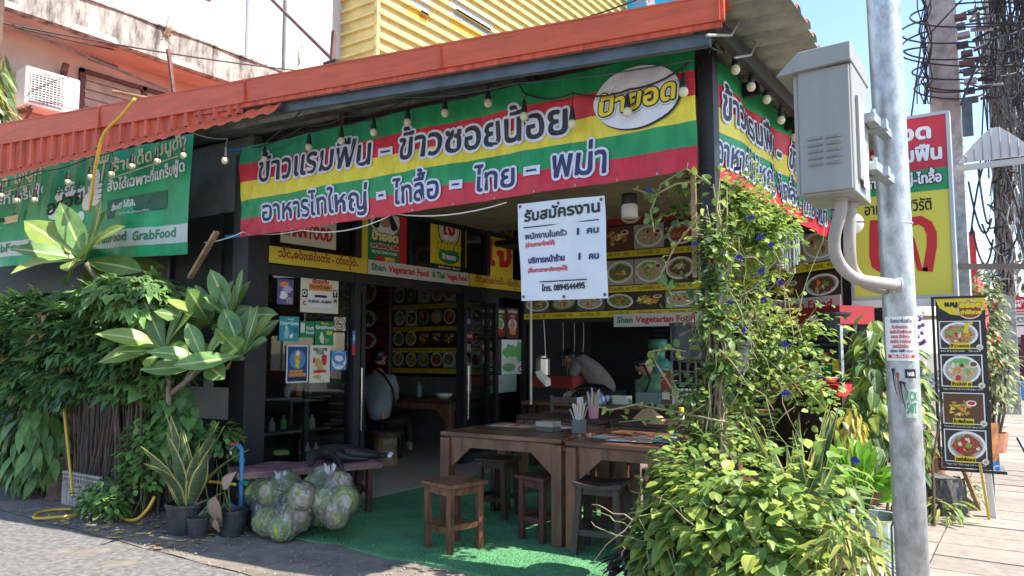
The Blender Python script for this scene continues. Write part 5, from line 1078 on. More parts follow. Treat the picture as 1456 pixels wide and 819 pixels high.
# display shelf with bottles behind near pane
sh_=empty('display_shelf',(-7.2,5.3,0),'pale shelf of odds and ends behind the pane nearest the pillar','shelf')
for z in (.55,.92): G().box(-7.5,4.92,z,-6.8,6.2,z+.02,mat('shelf_pale',(.22,.2,.17),.6)).obj('board',sh_)
for y in (4.95,6.17): G().box(-7.5,y-.02,.02,-7.46,y+.02,1.4,WOODD).obj('upright',sh_)
for k in range(10):
    y=5.0+k*.12; m=(WHP,LG,OR,CR,GY)[k%5]; z=.945 if k%2 else .575
    single(G().lathe((-7.05+.1*(k%3),y,z),[(.001,0),(.035,0),(.035,.09),(.014,.12),(.014,.15),(.001,.15)],m,10),'shelf_bottle',(-7.05,y,z),('white','green','orange','cream','grey')[k%5]+' small bottle on the '+('upper' if k%2 else 'lower')+' shelf behind the pane nearest the pillar','bottle','bottles on the display shelf')
# ---------------- bench with dog ----------------
BA=at(337,676,Z=.46); ang=math.atan2(5.33-4.05,-4.98+5.62)
bn=empty('bench',(0,0,0),'plank bench with a maroon padded seat cover along the glass front','bench')
PADM=mat('pad_maroon',(.20,.09,.105),.5,nz=6,amt=.3,bump=.2)
L_=1.75; Wd=.42
g=G(); n=24
for i in range(n):
    for j in range(8):
        h=lambda x,y: .47+.012*math.sin(x*9)*math.sin(y*13)- .018*(abs(2*y/Wd-1)**6)- .015*(abs(2*x/L_-1)**10)
        x0,x1=L_*i/n,L_*(i+1)/n; y0,y1=Wd*j/8,Wd*(j+1)/8
        g.poly([(x0,y0,h(x0,y0)),(x1,y0,h(x1,y0)),(x1,y1,h(x1,y1)),(x0,y1,h(x0,y1))],PADM)
g.hexa([(0,0,.425),(L_,0,.425),(L_,Wd,.425),(0,Wd,.425),(0,0,.452),(L_,0,.452),(L_,Wd,.452),(0,Wd,.452)],PADM); g.obj('seat_pad',bn,smooth=False)
for k in range(2): G().box(0.01,.01+k*Wd/2,.40,L_-.01,Wd/2-.005+k*Wd/2,.424,WOODP).obj('plank',bn)
for x in (.12,L_-.18):
    for y in (.03,Wd-.10): G().box(x,y,.012,x+.06,y+.07,.40,WOODM).obj('leg',bn)
    G().box(x-.012,.0,.18,x-.001,Wd,.24,WOODM).obj('stretcher',bn)
G().box(.18,Wd/2-.02,.19,L_-.18,Wd/2+.02,.23,WOODM).obj('rail',bn)
pA=at(337,672,Z=.46); pB=at(545,656,Z=.46); dv=(pB-pA); ang=math.atan2(dv.y,dv.x); sc_=dv.length/L_
bn.location=(pA.x,pA.y,0); bn.rotation_euler=(0,0,ang); bn.scale=(sc_,1,1)
FUR=mat('fur_black',(.018,.015,.014),.55,nz=60,amt=.4)
dg=empty('dog',(pA.x,pA.y,.48),'black dog asleep on its side on the maroon bench, head over the edge','dog')
d=lambda u,v,off=0: (lambda p: p)(at(u,v,Z=.48+off))
ex=dv.normalized(); ey=Vector((-ex.y,ex.x,0)); B=lambda s,t,z: pA+ex*s+ey*t+Vector((0,0,z))
S=lambda u: max(.05,(at(u,655,Z=.47)-pA).dot(ex))
sh1=S(472); hp=S(502)
J=[(B(hp,.27,.075),.082),(B((sh1+hp)/2,.25,.085),.085),(B(sh1,.22,.09),.095),(B(sh1-.14,.15,.10),.055),(B(sh1-.22,.07,.085),.07),(B(sh1-.25,.0,.06),.038),(B(sh1-.26,-.055,.015),.022)]
E=[(0,1),(1,2),(2,3),(3,4),(4,5),(5,6)]
def chain(a,pts):
    for p,r in pts: J.append((p,r)); E.append((a,len(J)-1)); a=len(J)-1
chain(2,[(B(sh1-.03,.10,.06),.042),(B(sh1-.0,.02,.035),.026),(B(sh1+.0,-.05,.0),.022),(B(sh1+.02,-.06,-.08),.024)])
chain(2,[(B(sh1+.06,.06,.05),.036),(B(sh1+.18,.03,.035),.022),(B(sh1+.28,.02,.03),.022)])
chain(0,[(B(hp+.04,.14,.06),.055),(B(hp+.19,.10,.045),.030),(B(hp+.26,.13,.03),.018),(B(hp+.33,.10,.03),.019)])
chain(0,[(B(hp+.10,.25,.07),.05),(B(hp+.24,.22,.05),.026),(B(hp+.30,.24,.03),.018),(B(hp+.39,.22,.03),.019)])
chain(0,[(B(hp+.02,.36,.04),.022),(B(hp-.12,.40,.025),.015),(B(hp-.3,.41,.02),.008)])
skin('body',J,E,FUR,dg)
for (s,t) in ((-.03,.055),(.035,.03)):
    g=G(); c=B(sh1-.22+s,t+.05,.14); g.hexa([c+ex*a+ey*b_+Vector((0,0,z)) for a,b_,z in ((-.025,-.01,-.02),(.025,-.01,-.02),(.025,.01,-.02),(-.025,.01,-.02),(-.004,.0,.06),(.004,0,.06),(.004,.008,.06),(-.004,.008,.06))],FUR); g.obj('ear',dg)
for (s,t) in ((hp+.34,.10),(hp+.40,.22)): G().ell(B(s,t,.03),.028,.024,.02,WHP,10,6).obj('paw_tip',dg,smooth=True)
g=G(); g.ell(B(sh1-.262,-.065,.018),.010,.010,.009,K,8,6); g.obj('nose',dg,smooth=True)
# ---------------- bags of coconuts ----------------
CG=mat('coconut_green',(.36,.44,.05),.45,nz=5,col2=(.20,.26,.03)); CC=mat('coconut_flesh',(.60,.49,.31),.7,nz=9,amt=.2); CB=mat('coconut_bruise',(.30,.14,.10),.7,nz=7,col2=(.30,.36,.10))
def coconut(c,r,cut,label,m):
    o=empty('coconut',c,label,'coconut','trimmed green coconuts in the bags'); cut=Vector(cut).normalized()
    prof=[(.001,-r*1.12),(r*.45,-r*1.0),(r*.85,-r*.6),(r,-.0),(r*.95,r*.42),(r*.76,r*.72),(r*.46,r*.91)]
    G().lathe(c,prof,m,16,axis=cut).obj('husk',o,smooth=True)
    G().lathe(c,[(r*.46,r*.91),(r*.42,r*.95),(r*.2,r*.92),(.001,r*.93)],CC,16,axis=cut).obj('cut_face',o,smooth=True)
    return o
def bag(cx,cy,lst,label,nm,topz):
    o=empty('rubbish_bag',(cx,cy,0),label,'bag','bags of coconuts by the bench')
    # film shell: hull of points around the nuts, wrinkled
    import bmesh
    bm=bmesh.new()
    for (x,y,z,r,cut) in lst:
        for k in range(60):
            d_=rdir(); p=Vector((cx+x,cy+y,z))+d_*(r*1.10+.006); p.z=max(.012,p.z); bm.verts.new(p)
    for k in range(8): bm.verts.new((cx+random.uniform(-.03,.03),cy+random.uniform(-.03,.03),topz))
    bmesh.ops.convex_hull(bm,input=bm.verts); 
    for v in [v for v in bm.verts if not v.link_faces]: bm.verts.remove(v)
    bmesh.ops.triangulate(bm,faces=bm.faces); bmesh.ops.subdivide_edges(bm,edges=bm.edges,cuts=2,use_grid_fill=True)
    bmesh.ops.subdivide_edges(bm,edges=[e for e in bm.edges if e.calc_length()>.06],cuts=1,use_grid_fill=True)
    for v in bm.verts:       # shrink the film onto the nuts
        best=min(((v.co-Vector((cx+x,cy+y,z))).length-r*1.04 for (x,y,z,r,c_) in lst)); n=v.normal
        if best>0:
            c=min(((Vector((cx+x,cy+y,z)),r) for (x,y,z,r,c_) in lst),key=lambda q:(v.co-q[0]).length-q[1]); v.co+= (c[0]-v.co).normalized()*best*.45
        v.co+=Vector((random.uniform(-1,1),random.uniform(-1,1),random.uniform(-1,1)))*.003+v.normal*.006*math.sin(math.atan2(v.co.y-cy,v.co.x-cx)*23+v.co.z*31); v.co.z=max(.014,v.co.z)
    me=bpy.data.meshes.new('film'); bm.to_mesh(me); bm.free(); me.materials.append(FILM)
    for p in me.polygons: p.use_smooth=True
    me.transform(Matrix.Translation(-Vector((cx,cy,0)))); f=bpy.data.objects.new('film',me); COL.objects.link(f); f.parent=o
    g=G(); t=Vector((cx,cy,topz)); KN=glassmat('knot_film',(.9,.9,.9),.1,.3,.5,(.75,.77,.8)) if 'knot_film' not in MAT else MAT['knot_film']
    for k in range(9): 
        a_=k*.7; g.poly([t+Vector((.02*math.cos(a_),.02*math.sin(a_),-.03)),t+Vector((.05*math.cos(a_+.3),.05*math.sin(a_+.3),.03+.02*(k%3))),t+Vector((.03*math.cos(a_+.6),.03*math.sin(a_+.6),.05+.01*(k%2))),t+Vector((.02*math.cos(a_+.5),.02*math.sin(a_+.5),-.02))],KN)
    g.obj('knot',o)
    for i,(x,y,z,r,cut) in enumerate(lst): coconut((cx+x,cy+y,z),r,cut,('brown-tinged' if i%3==1 else 'bright green')+' coconut, '+('topmost','upper right','middle','lowest','right-hand','left-hand','highest at the back','rear left','rear')[i%9]+' one inside the %s bag'%nm,CB if i%3==1 else CG)
tc=Vector((.77,-.62,.15))
r1=.115
gA=at(400,772,Z=0); cx,cy=gA.x+.02,gA.y+.18
def lay(lst,c0,dep): return [(-.0+0,0,0,0,0)]
def nut(u,v,Yd,r,cut): p=at(u,v,Y=Yd); return (p.x,p.y,p.z,r,cut)
Lf=[nut(385,700,4.02,.105,(.4,-1,.3)),nut(430,706,4.00,.11,(.8,-.7,-.1)),nut(380,742,3.92,.11,(-.4,-.3,.9)),nut(402,755,3.90,.10,(-.3,-.8,-.3)),nut(425,735,4.02,.11,(.9,-.5,.3)),nut(366,702,4.08,.10,(-.9,-.6,.3)),nut(405,690,4.14,.12,(0,-.2,1)),nut(378,722,4.15,.12,(0,1,0)),nut(415,722,4.22,.12,(0,1,0))]
mx_=sum(q[0] for q in Lf)/len(Lf); my_=sum(q[1] for q in Lf)/len(Lf)
bag(mx_,my_,[(q[0]-mx_,q[1]-my_,max(q[3]*1.05,q[2]),q[3],q[4]) for q in Lf],'left clear plastic bag bulging with trimmed green coconuts under the bench end','left',at(385,678,Y=4.1).z)
Rt=[nut(447,694,4.22,.105,(-.3,.2,1)),nut(480,690,4.25,.11,(.9,-.1,.4)),nut(462,712,4.12,.11,(-.2,-1,.15)),nut(490,712,4.18,.11,(.85,-.75,.1)),nut(478,733,4.10,.10,(.1,-.5,.9)),nut(456,730,4.2,.11,(0,1,0)),nut(475,705,4.35,.12,(0,1,0)),nut(460,680,4.3,.10,(-.2,-.3,1))]
mx_=sum(q[0] for q in Rt)/len(Rt); my_=sum(q[1] for q in Rt)/len(Rt)
bag(mx_,my_,[(q[0]-mx_,q[1]-my_,max(q[3]*1.05,q[2]),q[3],q[4]) for q in Rt],'right clear plastic bag bulging with trimmed green coconuts on the turf edge','right',at(442,668,Y=4.2).z)
# tap and blue pipe by the bench
o=empty('water_pipe',at(343,725,Y=4.0),'blue water pipe with a red-handled tap rising beside the bench','pipe'); q_=lambda u,v: at(u,v,Y=3.98)
G().tube([q_(343,735),q_(343,700),q_(344,640),q_(341,634),q_(334,633)],.018,PVCB,10).obj('riser',o,smooth=True)
g=G()
for (u,v) in ((344,655),(343,690),(343,722)): g.lathe(q_(u,v),[(.023,-.02),(.023,.02)],PVCB,12,cap=True)
g.obj('coupling',o); g=G(); g.lathe(q_(347,687),[(.015,-.03),(.02,.0),(.02,.03)],mat('joint_green',(.02,.25,.16),.4),10,axis=(1,0,0),cap=True); g.obj('green_joint',o)
G().beam(q_(330,632),q_(336,631),.03,.03,RD).obj('tap_handle',o); G().tube([q_(334,636),q_(328,640),q_(328,646)],.012,CHROME,8).obj('tap',o)
G().tube([q_(325,716),q_(335,722),q_(343,722)],.016,PVCB,8).obj('side_branch',o)
# ---------------- hoses ----------------
def hose(pts,label,r=.013):
    g=G(); P=[Vector(p) for p in pts]; out=[]
    for i in range(len(P)-1):
        p0=P[max(i-1,0)];p1=P[i];p2=P[i+1];p3=P[min(i+2,len(P)-1)]
        for k in range(5):
            t=k/5; out.append(.5*((2*p1)+(-p0+p2)*t+(2*p0-5*p1+4*p2-p3)*t*t+(-p0+3*p1-3*p2+p3)*t**3))
    out.append(P[-1]); g.tube(out,r,HOSE,7); return single(g,'garden_hose',P[0],label,'hose','pieces of yellow hose',smooth=True)
z=lambda u,v: at(u,v,Z=.02); yy=lambda u,v,Y=3.6: at(u,v,Y=Y)
hose([yy(90,562,3.62),yy(93,600,3.6),yy(98,650,3.58),yy(102,690,3.55),yy(103,705,3.5)],'upright yellow hose standing in front of the concrete planter')
hose([z(103,724),z(75,725),z(55,729),z(48,736),z(60,737),z(85,735),z(108,732),z(120,728),z(160,728),z(170,733),z(180,739),yy(195,738,3.5),yy(210,724,3.5),yy(220,706,3.55)],'yellow hose looped on the ground and rising to the snake plant')
hose([yy(287,684,3.9),yy(310,686,3.9),yy(335,689,3.9)],'short piece of yellow hose running from the snake plant to the pipe')
hose([yy(192,140,3.15),yy(172,165,3.12),yy(148,190,3.1),yy(137,230,3.12),yy(131,275,3.2),yy(127,300,3.3)],'yellow hose hanging from the red roof in front of the green banner')
# ---------------- plants on the left ----------------
random.seed(21)
LFD=leafm('lobed_dark',(.10,.21,.065),(.05,.115,.042),.28); LFM=leafm('lobed_mid',(.17,.31,.08),(.09,.18,.05),.3); LFL=leafm('lobed_light',(.22,.38,.10),(.12,.24,.06),.35)
LFB=leafm('lobed_old',(.34,.27,.07),(.22,.12,.04),.25)
lob=[lobed_mesh('lobed_leaf',LFB,3,2.4,.36,.5,.7)]*1+[lobed_mesh('lobed_leaf',m,n,2.6,.5,.55,dr) for m in (LFD,LFM,LFM) for n,dr in ((5,.25),(3,.4),(5,.55))]+[lobed_mesh('lobed_leaf',LFD,5,2.6,.5,.55,dr) for dr in (.3,.5,.2,.4,.6,.35)]+[lobed_mesh('lobed_leaf',LFL,5,2.6,.5,.55,.25),lobed_mesh('lobed_leaf',LFL,3,2.4,.42,.5,.1)]
LPM=leafm('oblong',(.16,.28,.07),(.08,.16,.045),.3); obl=[leaf_mesh('oblong_leaf',m,.5,.17,.3,.35,(0,.6,.95,1,.8,.4,0)) for m in (LPM,LFM)]
def stems(o,cx,cy,n,h0,h1,rx,ry,spread,r=.011,m=None):
    for k in range(n):
        a=random.uniform(0,6.28); q=random.random()**.5; x=cx+rx*q*math.cos(a); y=cy+ry*q*math.sin(a); h=random.uniform(h0,h1)
        e=Vector((x+spread*(x-cx)/max(rx,.01)+random.uniform(-.08,.08),y+random.uniform(-.06,.06),h)); b=Vector((x,y,.0)); mid=b.lerp(e,.5)+Vector((random.uniform(-.05,.05),random.uniform(-.04,.04),0))
        g=G(); g.tube([b,b.lerp(mid,.6)+Vector((random.uniform(-.015,.015),0,0)),mid,mid.lerp(e,.55)+Vector((random.uniform(-.02,.02),0,0)),e],[r*1.3,r*1.1,r,r*.8,r*.5],m or STEM,6); g.obj('stem',o)
def bush(name,label,cx,cy,cz,r,n,protos,size,st,grp=None,limit=150,**k):
    o=empty(name,(cx,cy,0),label,'shrub',grp)
    if st: stems(o,cx,cy,*st)
    foliage(o,shell((cx,cy,cz),r,n,protos,size,**k),'leaf',limit); return o
bush('lobed_leaf_shrub','tall shrub with dark lobed leaves and bare stems rising from the concrete planter',-7.6,3.85,1.45,(.78,.50,.62),950,lob,.33,(34,.8,1.5,.34,.14,.35,.009),'leafy shrubs along the left wall',front=(0,-1,0),droop=-.05,limit=260)
bush('lobed_leaf_shrub','dark lobed-leaf shrub at the far left edge of the photo',-8.8,3.85,1.35,(.75,.45,.72),650,lob,.36,(18,.7,1.2,.35,.12,.3),'leafy shrubs along the left wall',front=(0,-1,0),droop=-.05,limit=200)
bush('lobed_leaf_shrub','lobed-leaf shrub with many thin stems just left of the snake plant',-6.9,3.95,1.45,(.50,.42,.56),480,lob,.34,(34,.9,1.5,.26,.14,.2),'leafy shrubs along the left wall',front=(0,-1,0),droop=-.05,limit=200)
bush('lobed_leaf_shrub','lighter crown of lobed leaves rising just below the green banner',-6.75,3.75,1.93,(.6,.42,.22),330,lob[4:7]+lob[-2:]*3,.30,(4,1.5,1.8,.2,.1,.1),'leafy shrubs along the left wall',front=(0,-1,0),limit=120)
bush('drooping_plant','plant with long drooping oblong leaves low at the left edge',-8.45,3.72,.52,(.55,.25,.42),330,obl,.5,(6,.3,.7,.3,.08,.1),None,front=(0,-1,0),droop=1.2,limit=150)
bush('climber','heart-leaved climber hanging behind the snake plant',-6.45,3.98,.72,(.32,.12,.45),170,[leaf_mesh('heart_leaf',m,.16,.13,.25,.3,(0,.9,1,.8,.4,0)) for m in (LFD,LFM)],1.0,(5,.6,1.1,.2,.05,.1),None,front=(0,-1,0),droop=1.0)
sm=[leaf_mesh('small_leaf',m,.09,.06,.2,.2,(0,.8,1,.7,0)) for m in (LFM,LFL,LPM)]
bush('small_bush','low bright weed bush sprawling in front of the concrete planter',-6.72,3.55,.16,(.32,.16,.16),330,sm,.8,(8,.12,.3,.2,.08,.1,.005,STEMG),None,limit=120)
bush('small_bush','leafy climber spilling between the planter and the snake plant pot',-6.55,3.78,.50,(.26,.15,.36),420,sm,.85,(8,.3,.8,.15,.08,.1,.005,STEMG),None,limit=120)
bush('potted_herb','bushy herb in a dark pot behind the snake plant',-5.95,4.15,.66,(.22,.14,.16),180,sm,.9,(5,.4,.7,.1,.06,.1,.006,STEMG),None,limit=80)
# concrete planter with pierced top
pl_=empty('concrete_planter',(-7.55,3.75,0),'grey concrete planter box with a pierced rim under the big shrub','planter')
a=at(88,705,Y=3.65); b=at(140,714,Y=3.65); PLM=mat('planter_concrete',(.33,.29,.26),.9,nz=9,amt=.3,bump=.3)
x0,x1=a.x,b.x; zt=at(100,671,Y=3.65).z
G().box(x0,3.65,0,x1,4.05,zt-.09,PLM).obj('box',pl_,bevel=.006)
for k in range(6): G().box(x0+(x1-x0)*k/6+.006,3.642,.01,x0+(x1-x0)*(k+1)/6-.006,3.652,zt-.10,PLM).obj('panel',pl_)
g=G(); 
for k in range(13): g.box(x0+(x1-x0)*k/13,3.65,zt-.09,x0+(x1-x0)*k/13+.012,3.67,zt-.015,PLM)
g.box(x0-.005,3.645,zt-.018,x1+.005,3.675,zt,PLM); g.box(x0,3.649,zt-.055,x1,3.671,zt-.043,PLM); g.obj('pierced_rim',pl_)
a=at(75,700,Y=3.7); g=G(); g.lathe((a.x,3.78,0),[(.14,0),(.11,.15),(.12,.35),(.10,.42)],mat('stump_bark',(.13,.07,.05),.95,nz=14,amt=.5,bump=.8),12,cap=True); single(g,'tree_stump',(a.x,3.78,0),'rough dark stump beside the left side of the concrete planter','stump')
# pots
def pot(u,v,r,h,label,name='plant_pot',m=POTB,Z=0,n=18,sq=False):
    c=at(u,v,Z=Z); c=Vector((c.x,c.y+r*.8,Z)); o=empty(name,c,label,'pot')
    k=4 if sq else n
    G().lathe(c,[(.001,0),(r*.78,0),(r*.97,h*.9),(r*1.04,h*.9),(r*1.04,h),(r*.95,h),(r*.93,h*.88)],m,n).obj('pot_wall',o)
    g=G(); g.lathe(c,[(.001,h*.86),(r*.93,h*.87)],SOIL,n); g.obj('soil',o); return c
cs=pot(243,762,.16,.24,'large scuffed black pot holding the snake plant'); c2=pot(270,767,.085,.16,'small black pot in front of the snake plant pot'); c3=pot(316,764,.115,.20,'black pot holding the pink caladium'); c4=pot(357,756,.15,.18,'wide low black pot between the caladium and the coconut bag'); c5=pot(188,726,.17,.28,'dark clay pot half hidden under the hose and weeds',m=mat('pot_dark_clay',(.12,.07,.05),.8,nz=8,amt=.4))
# snake plant
SNG=mat('snake_green',(.13,.19,.09),.35,nz=45,col2=(.05,.09,.05),stretch=(.25,.25,1),trans=.12); SNY=mat('snake_edge',(.50,.46,.14),.35,trans=.2)
SNG2=mat('snake_green_sun',(.10,.18,.06),.35,nz=45,col2=(.04,.08,.035),stretch=(.25,.25,1),trans=.15)
def snake(name,label,c,n,hmin,hmax,w_,spread,mg=SNG,cat='plant',up=0,wk=1.0):
    o=empty(name,c,label,cat); prot=[leaf_mesh('sword_leaf',mg,1,wd,.7,cu,(.45,.7,.95,1,.9,.6,.25,0),edge=SNY,ew=.22,wave=.06) for wd,cu in ((.13*wk,.10),(.14*wk,.22),(.11*wk,.45))]
    pl=[]
    for k in range(n):
        a=random.uniform(0,6.283); t=random.random()**1.1*spread; d=Vector((math.cos(a)*t,math.sin(a)*t*.7-.02,1)); h=random.uniform(hmin,hmax)*(1-.2*t)
        b=Vector(c)+Vector((math.cos(a)*.07,math.sin(a)*.06,up)); pl.append((prot[0 if t<.4 else (1 if t<.7 else 2)],mframe(b,d,Vector((-math.cos(a),-math.sin(a),.3))+rdir()*.5,h)))
    foliage(o,pl,'leaf'); return o
snake('snake_plant','tall variegated snake plant with yellow-edged sword leaves in the big black pot',(cs.x,cs.y,.2),26,.45,.80,.1,.75,wk=1.35)
# caladium
CAG=mat('caladium_edge',(.14,.26,.09),.5,trans=.25); CAP=mat('caladium_pink',(.55,.16,.20),.5,nz=60,col2=(.35,.36,.22),trans=.25)
o=empty('caladium',(c3.x,c3.y,.17),'caladium with pink veined heart leaves in the small black pots','plant')
cal=leaf_mesh('caladium_leaf',CAG,.22,.16,.15,.35,(0,.75,1,.95,.7,.35,0),edge=None,mid=None); cal.materials.append(CAP)
cal=leaf_mesh('caladium_leaf',CAP,.24,.17,.15,.35,(0,.8,1,.95,.7,.35,0),edge=CAG,ew=.22)
for (u,v,dx,dz,s_) in ((282,716,-.5,-.35,1.0),(306,705,.0,-1,1.15),(317,695,.35,.5,.7),(280,740,-.2,-1,.9),(305,738,.3,-.8,.45)):
    p=at(u,v,Y=c3.y-.16); o2=bpy.data.objects.new('leaf',cal); COL.objects.link(o2); o2.parent=o; o2.matrix_local=Matrix.Translation(-wsub(o))@mframe(p,(dx,-.05,dz),(0,-1,.25),s_)
    g=G(); g.tube([Vector((c3.x if u>290 else c2.x,c3.y-.02 if u>290 else c2.y,.17)),(p+Vector((c3.x,c3.y,.3)))/2+Vector((0,0,.03)),p],.005,STEMG,5); g.obj('stem',o)
# frangipani
FGL=mat('frangipani_leaf',(.19,.32,.09),.38,nz=7,col2=(.11,.21,.065),trans=.3,hue=.25); FGY=mat('frangipani_leaf_young',(.36,.44,.10),.4,nz=7,col2=(.22,.34,.08),trans=.4); FGM=mat('leaf_midrib',(.45,.50,.22),.5,trans=.2)
BARK=mat('frangipani_bark',(.22,.18,.14),.8,nz=12,amt=.35,bump=.4)
fl=[leaf_mesh('paddle_leaf',m,1,.38,.14,cu,(.12,.35,.65,.9,1,.92,.6,0),mid=FGM,wave=.02) for m in (FGL,FGY) for cu in (.15,.4,-.05)]
def rosette(o,c,n,L,young=.25,tilt=.0,face=(0,-.4,0)):
    for k in range(n):
        a=k*2.4+random.uniform(-.2,.2); el=random.uniform(-.35,1.15) if k%4 else 1.3; d=Vector((math.cos(a),math.sin(a)*.8,math.tan(el)*.55))+Vector(face)*.3; d=Vector((max(-1.3,min(1.3,d.x*1.1)),d.y*.6-.1,d.z))
        up=Vector((.35-math.cos(a)*.2,-.9,.75)); m=fl[random.randrange(3)+(3 if random.random()<young else 0)]
        o2=bpy.data.objects.new('leaf',m); COL.objects.link(o2); o2.parent=o; o2.matrix_local=Matrix.Translation(-wsub(o))@mframe(Vector(c)+d.normalized()*.02,d,up,L*random.uniform(.75,1.1))
def Pt(u,v,Y): return at(u,v,Y=Y)
o=empty('frangipani_tree',Pt(153,420,3.85),'young frangipani with upright pale-lit paddle leaves in front of the green banner','tree')
G().tube([Pt(170,470,3.95),Pt(158,425,3.87),Pt(140,398,3.82),Pt(124,376,3.8)],[.03,.03,.026,.03],BARK,8).obj('branch',o,smooth=True); rosette(o,Pt(122,372,3.8),17,.72,.5)
o=empty('frangipani_tree',Pt(246,650,3.9),'frangipani tree with bright young leaves and dark paddle leaves beside the pillar','tree')
G().tube([Pt(246,700,3.92),Pt(246,640,3.92),Pt(241,590,3.9),Pt(240,545,3.88),Pt(236,500,3.85)],[.032,.03,.028,.024,.022],BARK,8).obj('trunk',o,smooth=True)
G().tube([Pt(243,560,3.9),Pt(262,545,3.88),Pt(280,528,3.85),Pt(292,520,3.82)],[.026,.024,.022,.022],BARK,8).obj('branch',o,smooth=True)
G().tube([Pt(262,545,3.9),Pt(290,500,3.98),Pt(318,478,4.0)],[.022,.02,.02],BARK,8).obj('branch',o,smooth=True)
G().tube([Pt(318,478,4.0),Pt(335,500,3.9),Pt(345,510,3.85)],[.02,.018,.018],BARK,8).obj('branch',o,smooth=True)
rosette(o,Pt(235,497,3.75),18,.52,.6); rosette(o,Pt(292,518,3.78),14,.44,.15); rosette(o,Pt(300,462,3.98),14,.45,.05); rosette(o,Pt(345,505,3.82),15,.46,.1); rosette(o,Pt(330,452,4.0),9,.42,.0); rosette(o,Pt(185,440,3.9),8,.3,.7)
g=G(); g.beam(Pt(270,395,4.0),Pt(308,330,3.95),.045,.03,WOODP); single(g,'wooden_stake',Pt(270,395,4.0),'split pale wooden stake rising from the shrubs beside the dark wall','stake')
# grey chunk of rubble, yellow leaves
# ---------------- right hand planting ----------------
random.seed(5)
LVY=leafm('vine_bright',(.42,.50,.12),(.24,.33,.07),.45,hue=.25); LVM=leafm('vine_mid',(.22,.33,.08),(.11,.20,.05),.4); LVD=leafm('vine_dark',(.11,.19,.07),(.06,.11,.05),.3)
vn=[leaf_mesh('vine_leaf',m,.056,.036,.2,.25,(0,.8,1,.75,0)) for m in (LVY,LVY,LVM,LVM,LVD)]
vine=empty('butterfly_pea_vine',(-1.6,4.45,0),'flowering vine with small leaves and blue blossoms climbing the corner post','climber')
ctr=lambda u,v,Y,ru,rv,ry,n,prot,s,zlo=-1,**k: shell(at(u,v,Y=Y),(ru/FPX*Y*1.25,ry,rv/FPX*Y*1.18),n,prot,s,inner=.0,zlo=zlo,**k)
pl=[]
for (u,v,Y,ru,rv,ry,n) in ((1000,262,4.4,52,22,.2,150),(965,300,4.35,38,42,.12,60),(1045,285,4.9,40,52,.25,430),(1080,335,5.2,44,56,.3,760),(1018,340,4.6,24,60,.15,170),(1105,315,5.4,38,28,.3,170),(1060,420,5.2,46,40,.3,330),(1080,480,5.1,46,40,.3,560),(1020,450,4.5,34,60,.2,220),(1050,560,5.0,46,50,.3,420),(1030,520,4.35,40,40,.08,150),(1020,400,4.35,26,60,.06,130),(1110,520,5.1,50,36,.3,330),(985,560,4.35,40,60,.15,130),(950,400,4.3,50,35,.1,30),(1000,620,4.3,46,50,.2,230),(1150,470,5.1,40,40,.2,110),(1165,560,5.0,40,50,.2,150),(1060,630,4.7,50,30,.3,180)):
    pl+=ctr(u,v,(max(4.95,Y+.2) if u>1030 else (4.40 if v>330 else 4.6)),ru,rv,ry,int(n*1.35),vn[:4] if u>1030 else vn[1:],1.0,droop=.1)
foliage(vine,pl,'leaf',300)
random.seed(8)
def twig(p,q,n=6,r=.005,j=.05,m=None):
    P=[Vector(p).lerp(Vector(q),i/n)+(rdir()*j if 0<i<n else Vector((0,0,0))) for i in range(n+1)]; return G().tube(P,[r*(1-.5*i/n) for i in range(n+1)],m or VINEW,5)
for k in range(9):
    u=random.uniform(1006,1034); p=at(u,random.uniform(640,720),Y=4.42); q=at(u+random.uniform(-12,14),random.uniform(240,330),Y=4.43); twig(p,q,9,.008,.03).obj('woody_stem',vine)
for k in range(60):
    u=random.uniform(985,1150); v=random.uniform(330,620); p=at(u,v,Y=random.uniform(4.2,4.6)); twig(p,p+Vector((random.uniform(-.3,.3),random.uniform(-.1,.1),random.uniform(-.5,.5))),5,.0035,.02,random.choice([VINEW,STEMG])).obj('twig',vine)
# long tendrils reaching left over the tables
for a,pts in enumerate(([(1005,255),(960,262),(930,278),(900,268)],[(1010,262),(975,240),(940,262),(925,300),(930,330)],[(1030,600),(960,585),(905,575),(868,583),(850,578)],[(1020,640),(985,600),(940,595),(880,600)],[(960,560),(935,520),(925,500),(950,495),(975,500)],[(905,730),(912,690),(925,660),(948,640),(965,620)],[(1000,300),(960,350),(940,390),(955,420)])):
    P=[at(u,v,Y=4.3) for u,v in pts]; g=G(); g.tube(P,[.006]*(len(P)-1)+[.003],STEMG if a%2 else VINEW,5); g.obj('tendril',vine)
    pl=[]
    for i in range(len(P)-1):
        for k in range(4): pl.append((random.choice(vn[:3]),mframe(P[i].lerp(P[i+1],k/4)+rdir()*.015,rdir(),rdir(),random.uniform(.7,1.3))))
    for me,M in pl:
        o2=bpy.data.objects.new('leaf',me); COL.objects.link(o2); o2.parent=vine; o2.matrix_local=Matrix.Translation(-wsub(vine))@M
BP=mat('petal_blue',(.03,.025,.22),.5,trans=.3); pet=[leaf_mesh('petal',BP,.025,.027,.3,.2,(0,.9,1,.8,0))]
for (u,v) in ((923,272),(1048,242),(988,349),(1068,312),(1081,338),(1097,350),(1052,368),(1083,387),(1110,404),(1038,432),(1086,428),(1116,490),(962,620),(1216,655),(1060,470),(1118,560)):
    Y=4.22; p=at(u,v,Y=Y)
    g=G()
    for k in range(3):
        a=k*1.1+random.random(); M=mframe(p,(math.cos(a)*.5,-.2,math.sin(a)-.2),(0,-1,.3),1.0)
        vs=[M@vv.co for vv in pet[0].vertices]; g.add(vs,[tuple(q.vertices) for q in pet[0].polygons],BP)
    g.obj('blossom',vine)
